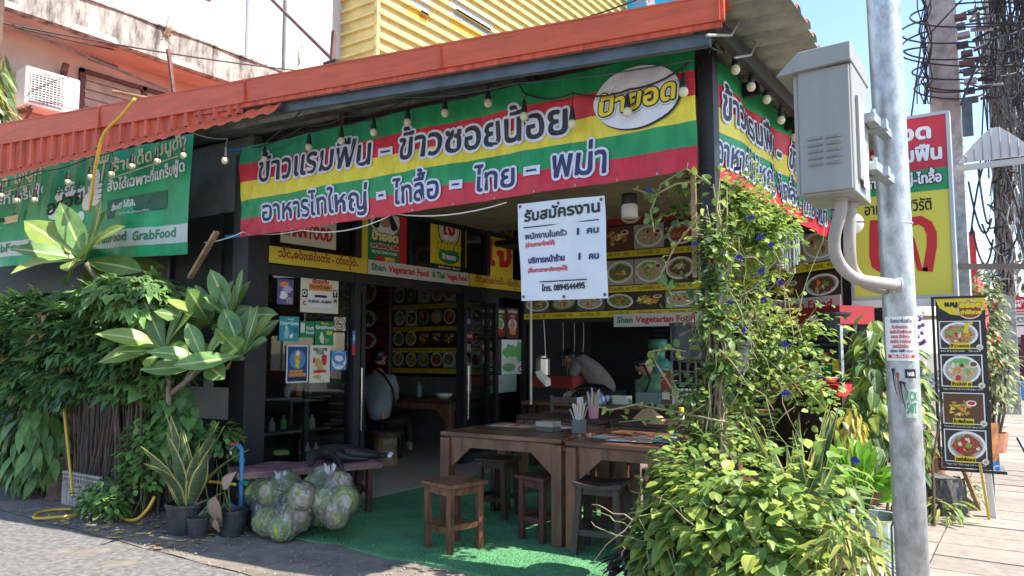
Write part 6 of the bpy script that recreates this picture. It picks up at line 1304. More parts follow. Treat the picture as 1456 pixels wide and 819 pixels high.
# hanging black pots
for (u,v,lb,Y,r,h) in ((1032,517,'black pot hanging on the corner post among the vines',4.62,.15,.20),(1187,460,'small square-looking black pot hung on the street post',7.6,.15,.20),(985,500,'dark grey pot behind the vine at the post',5.2,.15,.28)):
    c=at(u,v+15,Y=Y); o=empty('hanging_pot',c,lb,'pot'); G().lathe(c,[(.001,0),(r*.75,0),(r,h*.9),(r*1.08,h*.9),(r*1.08,h),(r*.98,h),(r*.9,.02)],POTB,18).obj('pot_wall',o)
# masonry planter under the vines with pothos
pb=empty('corner_planter',(-1.3,4.2,0),'stained concrete kerb planter at the corner hidden under heart-shaped leaves','planter')
PLW=mat('planter_wall',(.34,.27,.22),.9,nz=6,amt=.3,bump=.4)
for (a,b,c,d_) in ((-1.58,3.78,-.72,3.86),(-1.58,5.2,-.72,5.28),(-1.58,3.861,-1.50,5.199),(-.80,3.861,-.72,5.199)): G().box(a,b,0,c,d_,.34,PLW).obj('planter_wall',pb,bevel=.01)
g=G(); g.box(-1.499,3.861,0,-.801,5.199,.30,SOIL); g.obj('soil',pb)
nl0=[leaf_mesh('thin_leaf',m,.16,.03,.3,.5,(0,.8,1,.8,.4,0)) for m in (LVY,LVM)]
HL=[leaf_mesh('heart_leaf',m,.16,.125,.22,.3,(0,.85,1,.95,.7,.35,0),mid=leafm('heart_rib',(.2,.3,.09),(.15,.24,.07))) for m in (leafm('heart_green',(.13,.23,.06),(.06,.12,.04),.3),leafm('heart_yellow',(.46,.48,.09),(.24,.34,.07),.4),leafm('heart_lime',(.27,.38,.08),(.13,.24,.05),.35))]
poth=empty('pothos',(-1.6,3.8,.1),'dense mound of heart-shaped green and lime leaves spilling from the corner planter','plant')
pl=[]
for (c,r,n) in (((-1.62,4.0,.36),(.24,.22,.38),440),((-1.36,3.86,.40),(.30,.22,.38),470),((-1.05,3.78,.32),(.28,.22,.32),340),((-1.50,4.1,.66),(.26,.22,.16),220),((-1.15,4.0,.6),(.30,.26,.18),280)):
    for me,M in shell(c,r,n,HL[:1]*3+HL[2:]*4+HL[1:2]*4,.66,front=(0,-1,0),droop=.35,inner=.6): pl.append((me,M))
for (c,r,n) in (((-1.62,4.1,.78),(.20,.2,.22),100),((-1.35,3.9,.80),(.36,.22,.22),160),((-1.15,3.66,.45),(.36,.12,.36),40),((-.95,3.9,.8),(.28,.25,.22),130),((-1.78,3.98,.3),(.10,.12,.25),50)):
    pl+=shell(c,r,n,vn[:4],1.25,front=(0,-1,0),droop=.1,inner=.5)
foliage(poth,pl,'leaf',300)
for k in range(30):
    p=Vector((random.uniform(-1.9,-.85),random.uniform(3.6,3.85),random.uniform(.2,.7))); twig(p,p+Vector((random.uniform(-.25,.25),random.uniform(-.1,.05),random.uniform(-.3,.2))),5,.004,.015,random.choice([VINEW,STEMG])).obj('stem',poth)
# dark purple plant in the shade at the left foot
PUR=leafm('purple',(.05,.02,.035),(.02,.01,.015),.1)
bush('purple_plant','dark purple-leaved plant at the foot of the pothos by the turf',-1.93,4.02,.2,(.09,.1,.2),90,[leaf_mesh('purple_leaf',PUR,.13,.035,.3,.4,(0,.8,1,.7,0))],1,None,None)
# yellow-edged snake plants in the sun
snake('snake_plant','sunlit snake plant with bright yellow edges behind the pothos',(-1.12,4.55,.34),26,.5,.85,.1,.22,SNG2)
snake('snake_plant','second sunlit snake plant nearer the street pole side',(-.95,4.95,.34),12,.4,.6,.1,.3,SNG2)
# bright green rosette shrub in a pale drum
RG=mat('rosette_green',(.20,.42,.04),.4,nz=6,col2=(.12,.30,.03),trans=.35)
c=at(1238,690,Y=4.9); o=empty('rosette_shrub',(c.x,4.9,0),'bright lime green rosette shrub in a pale weathered drum beside the pole','shrub')
G().lathe((c.x,4.9,0),[(.001,0),(.17,0),(.18,.5),(.16,.5),(.15,.45)],mat('drum_pale',(.28,.33,.33),.6,nz=10,amt=.4),18).obj('drum',o)
rl=[leaf_mesh('lance_leaf',RG,1,.32,.3,.15,(.1,.7,1,.9,.6,0))]
pl=[]
for k in range(130):
    d=rdir(-.25,1); pl.append((rl[0],mframe(Vector((c.x-.06,4.8,.62+.12*random.random()))+Vector((d.x*.13,d.y*.1,d.z*.10)),d+Vector((0,-.2,.5)),rdir(.2,1),random.uniform(.10,.16))))
foliage(o,pl,'leaf')
# narrow-leaved yellow shrub in front right
YL=leafm('narrow_yellow',(.44,.40,.10),(.24,.28,.07),.4); YG=leafm('narrow_green',(.18,.28,.07),(.10,.17,.05),.35); YO=leafm('croton_yellow',(.48,.38,.05),(.26,.27,.05),.4)
nl=[leaf_mesh('narrow_leaf',m,.22,.035,.3,.5,(0,.8,1,.8,.4,0)) for m in (YL,YG,YG,YL)]
bush('narrow_leaf_shrub','yellowish narrow-leaved shrub at the bottom between pothos and pole',-.70,3.78,.38,(.22,.22,.36),360,nl,.68,(26,.3,.65,.22,.18,.05,.006,STEMG),None,limit=200)
bush('narrow_leaf_shrub','arching striped-leaf plant under the lime green rosette shrub',-1.0,4.25,.55,(.25,.22,.2),110,nl,1.15,(8,.3,.5,.1,.1,.05,.006,STEMG),None,limit=120)
# foliage behind the pole
BLF=[leaf_mesh('broad_leaf',m,.17,.075,.25,.35,(0,.7,1,.9,.5,0),mid=leafm('broad_rib',(.3,.36,.12),(.2,.3,.1))) for m in (LVM,LVD,leafm('broad_yel',(.38,.42,.08),(.2,.3,.06),.4))]
bush('broad_leaf_shrub','broad-leaved green shrub seen left of the pole below the big yellow sign',-1.02,6.6,1.15,(.15,.3,.62),300,BLF,1.0,(8,.7,1.5,.14,.2,.05),'shrubs behind the galvanised pole',droop=.7)
bush('broad_leaf_shrub','yellow-green shrub between the pole and the menu banner',-.80,7.2,.95,(.06,.3,.70),190,BLF,.75,(8,.7,1.3,.1,.2,.05),'shrubs behind the galvanised pole',droop=.7)
bush('croton','croton with drooping yellow leaves by the black street post',-1.10,6.0,.90,(.09,.1,.18),60,[leaf_mesh('croton_leaf',YO,.12,.04,.3,.4,(0,.8,1,.7,0))],1.0,(4,.5,.8,.06,.06,.05),None,droop=1)
bush('low_weed','yellowing strappy plant spilling on the pavement at the rock planter',-.72,7.5,.12,(.24,.25,.10),80,nl,.9,None,None)
bush('low_weed','green plant under the menu banner behind the rock planter',-.62,8.2,.16,(.2,.2,.12),90,sm,.8,None,None)
# ---------------- galvanised pole and meter box ----------------
pole=empty('street_pole',(-.41,3.33,0),'thick galvanised steel pole standing in the foreground right','pole')
G().tube([(-.41,3.36,0),(-.405,3.25,1.3),(-.40,3.12,2.6),(-.395,3.02,3.6),(-.39,2.95,4.6)],[.0585]*5,GALV,28).obj('shaft',pole,smooth=True)
g=G()
for z in (1.93,):
    g.lathe((-.402,3.19,z),[(.060,0),(.0615,.002),(.0615,.006),(.060,.008)],GALV,28)
g.obj('weld_ring',pole)
BY=2.62; fbx=FY(BY)
a=fbx.px(1137,279); b=fbx.px(1216,271); t=fbx.px(1130,90)[1]; x0,x1,z0,z1=a[0],b[0],a[1],fbx.px(1217,72)[1]-.03
bx=empty('meter_box',(x0,BY+.1,z0),'grey steel utility cabinet with louvres strapped to the galvanised pole','utility box')
D=.30
G().box(x0,BY+.012,z0,x1,BY+D,z1,BOXG).obj('cabinet',bx,bevel=.003)
g=G(); g.box(x0-.012,BY+.014,z0+.006,x0-.0005,BY+D,z1,BOXE); g.obj('hinge_flange',bx)
dr=G().box(x0+.006,BY,z0+.008,x1-.006,BY+.0115,z1-.006,BOXG).obj('door',bx,bevel=.002)
for i in range(2):
    for k in range(5):
        w_=(x1-x0); xa=x0+w_*(.19+.335*i); z=z0+.095+.022*k
        G().hexa([(xa,BY-.0005,z),(xa+w_*.26,BY-.0005,z),(xa+w_*.26,BY+.002,z),(xa,BY+.002,z),(xa,BY-.008,z+.002),(xa+w_*.26,BY-.008,z+.002),(xa+w_*.26,BY,z+.011),(xa,BY,z+.011)],mat('louvre_dark',(.22,.22,.21),.5)).obj('louvre',dr)
# sloping rain hood
g=G(); e=.045; o_=.02
g.hexa([(x0-.062,BY-.02,z1-.012),(x1+.004,BY-.02,z1+.0),(x1+.004,BY+D+.02,z1+.0),(x0-.062,BY+D+.02,z1-.012),(x0+.012,BY-.02,z1+.058),(x1+.004,BY-.02,z1+.062),(x1+.004,BY+D,z1+.058),(x0+.012,BY+D,z1+.055)],BOXG); g.obj('rain_hood',bx,bevel=.002)
g=G(); g.box(x1+.001,BY+.06,z0+.05,x1+.010,BY+.16,z1-.10,BOXE); g.obj('side_flange',bx)
g=G(); g.box(x1+.0105,BY+.10,z0+.03,x1+.012,BY+.20,z0+.16,WHP); g.obj('side_label',bx)
for z in (z0+.10,z1-.16):
    g=G(); g.box(x1-.02,BY+D+.001,z,x1+.06,BY+D+.05,z+.035,GALV); g.beam((x1+.02,BY+.2,z+.02),(-.405,3.11,z+.02),.035,.03,GALV); g.tube([(x1+.03,BY+.22,z+.02),(x1+.03,BY+.22,z+.05)],.008,GALV,8); g.obj('clamp',bx)
# conduits
def px3(u,v,Y): return at(u,v,Y=Y)
for k,(pts,lb) in enumerate(((((1195,279,2.74),(1195,300,2.74),(1186,340,2.76),(1192,372,2.8),(1215,395,2.9),(1250,402,3.0),(1277,405,3.12)),'front'),(((1209,290,2.84),(1209,310,2.84),(1208,350,2.86),(1213,385,2.92),(1235,405,3.05),(1262,412,3.2)),'rear'))):
    P=[px3(*p) for p in pts]; out=[]
    for i in range(len(P)-1):
        p0=P[max(i-1,0)];p1=P[i];p2=P[i+1];p3=P[min(i+2,len(P)-1)]
        for q in range(6): tt=q/6; out.append(.5*((2*p1)+(-p0+p2)*tt+(2*p0-5*p1+4*p2-p3)*tt*tt+(-p0+3*p1-3*p2+p3)*tt**3))
    out.append(P[-1]); g=G(); g.tube(out,.021,CONDUIT,12); o=g.obj('conduit',bx,smooth=True)
    g=G(); g.lathe(P[0]+Vector((0,0,-.015)),[(.026,0),(.030,.004),(.030,.022),(.026,.028)],CONDUIT,6,cap=True); g.obj('conduit_nut',o)
g=G(); g.lathe(px3(1277,405,3.12),[(.028,-.012),(.028,.012),(.022,.016)],GALV,14,axis=(1,.2,0)); g.obj('conduit_collar',bx)
# stickers on the pole (curved on its surface)
class Cy:
    def __init__(s,ang,r): s.a0=ang; s.r=r
    def P(s,a,b,d=0):
        t=s.a0+a/s.r; z=b; cx=-.41+.0045*z; cy=3.36-.0885*z; rr=s.r+d
        return Vector((cx+rr*math.cos(t),cy+rr*math.sin(t),z))
cy=Cy(R(-83),.0592)
def psz(v): 
    q=ray(1288,v); t=(Vector((-.405,3.17,0))-C0).dot(Vector((0,1,0)))/q.y; return (C0+q*t).z
def psticker(label,a0,a1,v0,v1,bg,items,nm='sticker'):
    z1_,z0_=psz(v0),psz(v1); E_=empty(nm,cy.P((a0+a1)/2,z0_),label,'sticker'); g=G(); g.rect(cy,a0,z0_,a1,z1_,bg,.001,12,1); g.obj('sheet',E_); g=G(); W=a1-a0;H=z1_-z0_
    gp_=G()
    for it in items:
        if it[0]=='t': write(g,cy,it[1],a0+it[2]*W,z0_+it[3]*H,it[4]*W,it[5]*H,it[6],.0022,bold=.0004)
        else: gp_.rect(cy,a0+it[1]*W,z0_+it[2]*H,a0+it[3]*W,z0_+it[4]*H,it[5],.0015,10,1)
    if g.f: g.obj('lettering',E_)
    if gp_.f: gp_.obj('printed_picture',E_)
psticker('white paper notice with red Thai lines pasted round the galvanised pole',-.062,.048,450,513,WHP,[('t','รับเหมาก่อสร้าง',.25,.86,.7,.07,NV),('t','รับซ่อมแซม',.3,.73,.5,.06,RD),('t','ต่อเติมบ้านพักอาศัย',.22,.62,.7,.06,RD),('t','อาคาร สำนักงาน',.25,.51,.6,.06,RD),('t','งานช่าง ทาวน์เฮาส์',.22,.40,.65,.06,RD),('t','คอนโดมิเนียม',.3,.29,.5,.06,RD),('t','หลังคา ไฟฟ้า ประปา',.2,.19,.75,.05,NV),('r',.1,.06,.98,.14,RD),('t','085-704-0123',.25,.075,.6,.045,WH)])
psticker('small black scribbled sticker on the galvanised pole below the paper notice',.008,.048,525,538,K,[('t','NASR',.2,.25,.6,.35,WH)])
psticker('pale green graffiti patch on the galvanised pole',.004,.05,553,595,mat('graffiti_pale',(.38,.45,.36),.6,nz=60,amt=.3),[('t','KCX',.05,.6,.9,.25,GR),('t','SWT',.1,.15,.8,.3,GR)])
g=G()
for (a,v0,v1,m_) in ((-.034,526,562,K),(-.018,532,575,BR),(-.008,544,582,K),(.004,545,560,K)):
    g.tube([cy.P(a+.012*(i/8)**2,psz(v0+(v1-v0)*i/8),.0015) for i in range(9)],[.0045,.003,.0022,.002,.002,.0018,.0016,.0014,.001],m_,5); 
    g.ell(cy.P(a,psz(v0),.001),.006,.004,.006,m_,8,6)
single(g,'paint_drips',cy.P(0,psz(550)),'dark red and black paint drips running down the galvanised pole','paint marks')
g=G(); g.tube([(-.468,3.30,.38),(-.474,3.29,.6),(-.471,3.28,.78),(-.462,3.27,.80)],.004,STEEL,5); single(g,'bent_wire',(-.468,3.30,.38),'bent grey wire hooked on the left side of the pole near the ground','wire')
# ---------------- big lit sign ----------------
SY=8.0; fsg=FY(SY); a=fsg.px(1216,424); b=fsg.px(1357,418); tt=fsg.px(1357,160)[1]; s0,s1,t0,t1=a[0],b[0],b[1],tt
sg=empty('sign_board',((s0+s1)/2,SY,t0),'tall framed sign in red, green and yellow with huge red Thai letters behind the pole','sign')
SF=mat('sign_frame',(.42,.42,.44),.4,.5)
for (p,q,r_,s_) in ((s0-.03,t0-.03,s1+.03,t0),(s0-.03,t1,s1+.03,t1+.03),(s0-.03,t0,s0,t1),(s1,t0,s1+.03,t1)): G().slab(fsg,p,q,r_,s_,-.14,.015,SF).obj('frame_bar',sg)
G().slab(fsg,s0-.03,t0-.10,s1+.03,t0-.031,-.14,.012,WHP).obj('bottom_rail',sg)
H=t1-t0; zr=fsg.px(1300,235)[1]; zg=fsg.px(1300,270)[1]
zr=t1-H*.295; zg=t1-H*.42
for (z0_,z1_,m_,nm) in ((zr,t1,mat('face_red',(.55,.02,.035),.4),'red_panel'),(zg,zr,mat('face_green',(.015,.28,.09),.4),'green_panel'),(t0,zg,mat('face_yellow',(.68,.62,.07),.4),'yellow_panel')): G().slab(fsg,s0,z0_,s1,z1_,-.12,.0,m_).obj(nm,sg)
W=s1-s0; o1=dict(out=[(.012,K)],bold=.006,d=.004)
def wl(body,x,z,w_,h,m,**k):
    g=G(); write(g,fsg,body,s0+x*W,z,w_*W,h,m,**k); g.obj('lettering',sg)
wl('ป้ายอด',.10,zr+H*.175,.74,H*.062,WH,out=[(.010,BR)],bold=.010,d=.004); wl('ข้าวแรมฟืน',.03,zr+H*.05,.91,H*.062,WH,out=[(.010,BR)],bold=.008,d=.004)
wl('อาหารไทใหญ่-ไทลื้อ',.05,zg+H*.045,.88,H*.045,WH,out=[(.014,K)],bold=.005,d=.004)
wl('อาหารมังสวิรัติ',.14,t0+H*.475,.68,H*.05,K,bold=.003)
def ribbon(pts,w_,m):
    P_=[Vector((*fsg.px(u,v),0)) for u,v in pts]; g=G(); L=[];Rr=[]
    for i,p in enumerate(P_):
        d=(P_[min(i+1,len(P_)-1)]-P_[max(i-1,0)]).normalized(); n_=Vector((-d.y,d.x,0))*w_/2; L.append(p+n_); Rr.append(p-n_)
    g.add([fsg.P(p.x,p.y,.004) for p in L]+[fsg.P(p.x,p.y,.004) for p in Rr],[(i,i+1,len(L)+i+1,len(L)+i) for i in range(len(L)-1)],m); g.obj('lettering',sg)
ribbon([(1244,313),(1243,330),(1243,362),(1246,377),(1254,383),(1262,377),(1260,367),(1252,368)],.085,RD)
ribbon([(1284,335),(1287,323),(1296,315),(1308,313),(1319,319),(1325,332),(1325,350),(1319,386)],.085,RD); ribbon([(1319,383),(1308,383),(1302,360),(1297,340),(1290,333)],.045,RD)
G().box(s0+.02,SY+.03,0,s0+.1,SY+.11,t0-.1,STEEL).obj('post',sg)
# thatch / grey beam of another bracket at right: two arms with a scalloped white cap
f=FY(8.2); a=f.px(1359,240);b=f.px(1475,226)
sc2=empty('shop_canopy',f.P(*a),'white scallop-shaped metal canopy on a grey arm at the right edge','canopy')
G().beam(f.P(*a),f.P(*b),.05,.05,mat('arm_cream',(.50,.48,.44),.5)).obj('arm',sc2)
c0=f.px(1362,233); c1=f.px(1475,219); top=f.px(1419,178); n=14
WCM=mat('canopy_white',(.60,.60,.63),.6)
for k in range(9):
    t0_,t1_=k/9,(k+1)/9
    ed=lambda t:(c0[0]+(c1[0]-c0[0])*t, c0[1]+(c1[1]-c0[1])*t)
    def arcp(t):
        x,z=ed(t); q=abs(2*t-1); h=(top[1]-c0[1])*((1-q)*.72+.28*(1-q*q))*.96; return x,z+max(.0,h)
    g=G()
    e0,e1=ed(t0_),ed(t1_); a0,a1=arcp(t0_),arcp(t1_)
    bul=.05*math.sin(math.pi*(t0_+t1_)/2)
    g.poly([f.P(*e0,.03),f.P(*e1,.03),f.P(a1[0],a1[1],.03+bul),f.P(a0[0],a0[1],.03+bul)],WCM); g.poly([f.P(*e1,.0),f.P(*e0,.0),f.P(a0[0],a0[1],.0),f.P(a1[0],a1[1],.0)],WCM); g.obj('panel',sc2)
    mid=(top[0],c0[1]); g=G(); g.tube([f.P(e0[0],e0[1],.035),f.P((e0[0]*.5+a0[0]*.5)+(top[0]-e0[0])*.1*0,(e0[1]+a0[1])/2,.045+bul),f.P(a0[0],a0[1],.035+bul)],.006,GY,4); g.obj('rib',sc2)
a=f.px(1360,379);b=f.px(1475,379); g=G(); g.beam(f.P(*a),f.P(*b),.05,.05,mat('bar_brown',(.18,.13,.11),.6)); single(g,'sign_bar',f.P(*a),'lower brown horizontal steel bar leaving the right side of the big sign','bar')
# ---------------- menu banner stand ----------------
MY=7.8; fm2=Fr((0,MY,0),(1,.04,0)); tl=fm2.px(1332,422); tr=fm2.px(1410,426); br=fm2.px(1406,668); bl=fm2.px(1331,663)
s0,s1,t0,t1=(tl[0]+bl[0])/2+.02,(tr[0]+br[0])/2-.01,(bl[1]+br[1])/2,(tl[1]+tr[1])/2
H=t1-t0;W=s1-s0
ms=empty('menu_banner',((s0+s1)/2,MY,0),'tall black framed food menu banner with four dish pictures standing on the pavement','menu stand')
MB_=ink('menu_black',(.02,.02,.022)); G().slab(fm2,s0,t0,s1,t1,-.01,0,MB_).obj('sheet',ms)
G().slab(fm2,s0-.035,t0-.03,s0-.012,t1+.02,-.03,.0,K).obj('frame_bar',ms); G().slab(fm2,s0-.03,t0-.03,s1+.1,t0-.008,-.03,.01,K).obj('frame_bar',ms); G().slab(fm2,s0-.03,t1+.001,s1+.01,t1+.02,-.03,.01,K).obj('frame_bar',ms)
g=G(); P2=lambda x,y,d=.001: fm2.P(s0+x*W,t0+y*H,d)
g.poly([P2(.0,1),P2(.08,.945),P2(.3,.905),P2(.55,.895),P2(.8,.905),P2(1,.93),P2(1,1)],YE); g.oval(fm2,s0+.70*W,t0+.93*H,W*.25,H*.055,CR,.002); g.oval(fm2,s0+.70*W,t0+.93*H,W*.22,H*.048,ink('brick_red',(.35,.05,.02)),.003); g.obj('header',ms)
g=G(); write(g,fm2,'เมนู',s0+.2*W,t0+.955*H,.24*W,.02*H,K,.002,bold=.006); write(g,fm2,'อร่อย',s0+.5*W,t0+.945*H,.42*W,.024*H,YE,.006,bold=.006,out=[(.010,BR)]); write(g,fm2,'ทำให้สวย',s0+.52*W,t0+.905*H,.4*W,.016*H,YE,.006,bold=.004,out=[(.008,BR)]); g.obj('lettering',ms)
rnd=random.Random(3)
dl=[(.70,.865,0,'ข้าวซอย','Khow Soi',60),(.475,.665,3,'ข้าวมันไก่ เจ','Vegan chicken oily rice with ginger sauce',45),(.255,.44,5,'ข้าวฟืนถั่วทอด','Fried chick pea tofu with spicy sauce',50),(.035,.225,2,'ราดหน้าเห็ดรวม เจ','Vegan Suki Yaki soup and mushroom',60)]
for (y0,y1,kd,t_,en,pr) in dl:
    g=G(); fr=fm2; a0,a1=s0+.05*W,s0+.90*W; b0,b1=t0+y0*H,t0+y1*H
    dish(g,fr,a0,b0,a1,b1,.001,kd,rnd,border=WH,scale=1.12 if kd!=5 else .95,bgk=0,steps=16)
    g.oval(fr,s0+.86*W,b0+.05*(b1-b0),W*.07,W*.07,CR,.006); g.obj('menu_picture',ms)
    g=G(); g.rect(fr,a0+W*.20,b0-H*.002,a0+W*.62,b0+H*.035,YE,.007); g.obj('caption_strip',ms)
    g=G(); write(g,fr,t_,a0+W*.22,b0+H*.008,W*.38,H*.014,K,.008,bold=.002); write(g,fr,en,a0+W*.02,b0-H*.018,W*.8,H*.008,WH,.003); write(g,fr,str(pr),s0+.83*W,b0,W*.06,.012*H,K,.008); g.obj('lettering',ms)
G().beam(fm2.P(s0+.15,t0,-.03),(s0+.25,MY+.35,0),.035,.03,WOODP).obj('leg',ms); G().beam(fm2.P(s0+.33,t0+.05,-.03),fm2.P(s0+.36,0,-.05),.05,.05,mat('leg_white',(.6,.58,.54),.6)).obj('leg',ms); G().beam(fm2.P(s0+.28,t0+.05,.02),fm2.P(s0+.33,0,.08),.02,.02,HOSE).obj('leg',ms); G().box(s1-.03,MY+.05,0,s1,MY+.08,t0,STEEL).obj('leg',ms)
# A-board behind
c=at(1410,690,Y=10.6); ab=empty('advert_board',(c.x,10.6,0),'leaning orange advert board with a blue foot strip behind the menu banner','board')
fr=Fr((c.x,10.6,0),(1,.1,0),(0,.25,1)); ta=fr.px(1408,640); tb=fr.px(1422,692); g=G(); x_0=fr.px(1388,660)[0]; x_1=fr.px(1421,660)[0]
g.slab(fr,x_0,.02,x_1,.62,-.01,0,mat('advert_orange',(.62,.26,.10),.5,nz=7,amt=.4)); g.obj('sheet',ab); g=G(); g.rect(fr,x_0,.02,x_1,.17,BL,.001); g.obj('blue_band',ab); g=G(); write(g,fr,'ACB',x_0+.1,.05,.18,.06,WH,.002,bold=.004); g.obj('lettering',ab)
g=G(); g.beam((x_1-.05,10.5,0),(x_1-.25,10.7,.45),.03,.03,STEEL); g.obj('leg',ab)
# rock planter, clay pots on pavement
c=at(1340,738,Z=0); rk=empty('rock_planter',(c.x,c.y,0),'dark carved stone planter on the pavement right of the pole','planter')
g=G(); RKM=mat('rock_dark',(.10,.095,.085),.95,nz=14,amt=.5,bump=1)
import bmesh
bm=bmesh.new(); bmesh.ops.create_cone(bm,cap_ends=True,segments=14,radius1=.19,radius2=.16,depth=.32); bmesh.ops.subdivide_edges(bm,edges=bm.edges,cuts=2)
for v in bm.verts: v.co+=Vector((random.uniform(-1,1),random.uniform(-1,1),random.uniform(-1,1)))*.014
me=bpy.data.meshes.new('rock'); bm.to_mesh(me); bm.free(); me.materials.append(RKM); o=bpy.data.objects.new('stone_body',me); COL.objects.link(o); o.parent=rk; o.location=(0,.2,.17)
c=at(1318,725,Z=0); o=empty('clay_pot',(c.x,c.y+.3,0),'reddish clay urn partly hidden behind the pole beside the rock planter','pot'); G().lathe((c.x,c.y+.3,0),[(.001,0),(.12,0),(.10,.2),(.15,.35),(.21,.47),(.19,.47),(.12,.3)],POTC,18).obj('pot_wall',o)
# ---------------- serving cart by the side ----------------
c1=at(1117,455,Y=8.0); fr=Fr(P0+Vector((.1,-.35,0)),(.80,-.60,0)); p=lambda u,v: fr.px(u,v)
ct=empty('food_cart',fr.P(*p(1150,640)),'food display cart with red header, glass case and red shelf beside the street post','cart')
a=p(1100,462); b=p(1194,443); G().slab(fr,a[0],a[1]-.02,b[0],a[1]+.15,-.4,0,MAT['print_menu_red']).obj('header',ct)
g=G(); m_=p(1163,455); g.oval(fr,m_[0],m_[1],.1,.07,WH,.003,jit=.2); g.obj('printed_picture',ct)
a=p(1100,560); b=p(1194,548); G().slab(fr,a[0],b[1]-.1,b[0],b[1],-.5,.02,RD).obj('shelf',ct)
G().slab(fr,a[0],.05,b[0],b[1]-.1,-.5,-.02,WOODD).obj('body',ct)
c2_=p(1194,463); G().slab(fr,a[0],b[1],b[0],c2_[1],-.02,-.015,GLASS).obj('glass_front',ct)
for u in (1100,1194): s=p(u,500)[0]; G().slab(fr,s-.015,b[1],s+.015,c2_[1],-.03,0,GALV).obj('upright',ct)
for (u,v,m2) in ((1140,530,RD),(1158,525,WHP),(1175,525,GR),(1160,503,LG),(1172,510,RD),(1188,520,YE),(1130,505,OR)):
    s,t_=p(u,v); g=G(); g.slab(fr,s-.05,t_-.06,s+.05,t_+.06,-.012,-.008,m2); g.obj('sticker_panel',ct)
for (u,v,lb) in ((1140,552,'white plate stacked on the red shelf of the cart'),(1160,556,'silver bowl on the red shelf of the cart')):
    s,t_=p(u,v); cc=fr.P(s,b[1]+.01,-.1); single(G().lathe(cc,[(.001,0),(.1,.0),(.15,.05),(.14,.06),(.001,.02)],WHP if u<1150 else CHROME,16),'serving_dish',cc,lb,'dish')
# ---------------- utility poles and cables ----------------
def up(label,u,Y,w_,h,vb=None):
    c=at(u,400,Y=Y); o=empty('utility_pole',(c.x,Y,0),label,'utility pole','concrete utility poles along the road')
    G().hexa([(c.x-w_/2,Y-w_/2,0),(c.x+w_/2,Y-w_/2,0),(c.x+w_/2,Y+w_/2,0),(c.x-w_/2,Y+w_/2,0),(c.x-w_*.4,Y-w_*.4,h),(c.x+w_*.4,Y-w_*.4,h),(c.x+w_*.4,Y+w_*.4,h),(c.x-w_*.4,Y+w_*.4,h)],CONC).obj('shaft',o); return o,c
p1,pc=up('near square concrete utility pole wrapped with coiled black cables above the big sign',1357,12.5,.42,9)
random.seed(12)
# boxes and clamps on the near pole
fr=FY(12.1)
for k in range(10):
    s,t_=fr.px(1366+k*1.9,25+k*13); m=(BRSTEEL,STEEL,GY,DSTEEL,mat('tar',(.09,.08,.07),.8))[k%5]
    G().slab(fr,s-random.uniform(.05,.1),t_-.035,s+random.uniform(.04,.09),t_+.03,-.05,.08,m).obj('clamp_box',p1)
    for q in range(2): 
        a=fr.P(s+.1,t_+random.uniform(-.04,.04),.1); G().tube([a,a+Vector((random.uniform(.1,.3),-.1,random.uniform(-.1,.1)))],.02,random.choice([GY,STEEL,CABLE]),5).obj('insulator',p1)
G().slab(fr,*[*fr.px(1370,195)],*[*fr.px(1382,140)],0.0,.1,STEEL).obj('junction_box',p1)
def coil(cx,cy,rx,ry,r=.022,Y=12.0,a0=0,a1=6.28,tilt=0):
    f=FY(Y); pts=[]
    for k in range(41):
        t=a0+(a1-a0)*k/40; u=cx+rx*math.cos(t); v=cy+ry*math.sin(t)+tilt*math.cos(t); pts.append(f.P(*f.px(u,v),.45*math.sin(t)))
    return G().tube(pts,r,CABLE,6)
for k,(cx,cy,rx,ry,tl_) in enumerate(((1370,40,90,36,-6),(1378,58,96,40,-8),(1392,20,98,34,-4),(1372,80,92,28,4),(1395,110,80,30,-12),(1375,100,78,26,-2),(1365,115,55,26,0),(1350,128,50,24,3),(1400,55,75,62,-10),(1340,30,28,22,0),(1345,70,26,30,5))):
    coil(cx,cy,rx,ry,.013 if k<8 else .009,12+.1*k,tilt=tl_).obj('coiled_cable',p1)
for k in range(8):
    u=1316+random.uniform(-6,12); f=FY(12.0); pts=[f.P(*f.px(u+random.uniform(-7,7),v),0) for v in range(-5,165,17)]; G().tube(pts,.009,CABLE,5).obj('drop_cable',p1)
wire([at(1372,-5,Y=11.8),at(1310,60,Y=11.8),at(1291,200,Y=11.8)],.012,'single thin guy wire running down left of the near utility pole','guy_wire','cable')
wire(arc(at(1366,150,Y=11.8),at(1440,25,Y=11.8),-.2,8),.018,'cable looping up to the right from the near utility pole','cable','cable')
p2,_=up('far utility pole buried in a thick tangle of cables at the right edge',1430,21,.34,10)
for k in range(46):
    f=FY(20.7); u=1428+random.gauss(0,6); pts=[f.P(*f.px(u+random.gauss(0,3.5)+ (v-300)*random.uniform(-.02,.02),v),random.uniform(-.1,.1)) for v in range(150,421,18)]; G().tube(pts,random.uniform(.012,.026),random.choice([CABLE,BRSTEEL,mat('cable_brown',(.20,.18,.16),.8),MAT['cable_brown'],GY]),5).obj('wrapped_cable',p2)
for k in range(16): 
    f=FY(20.5); t=random.uniform(170,400); P_=[f.P(*f.px(1428,t),0),f.P(*f.px(1428+random.choice((-1,1))*random.uniform(8,25),t+random.uniform(-12,12)),0)]; G().tube(P_,.022,DSTEEL,5).obj('bracket',p2)
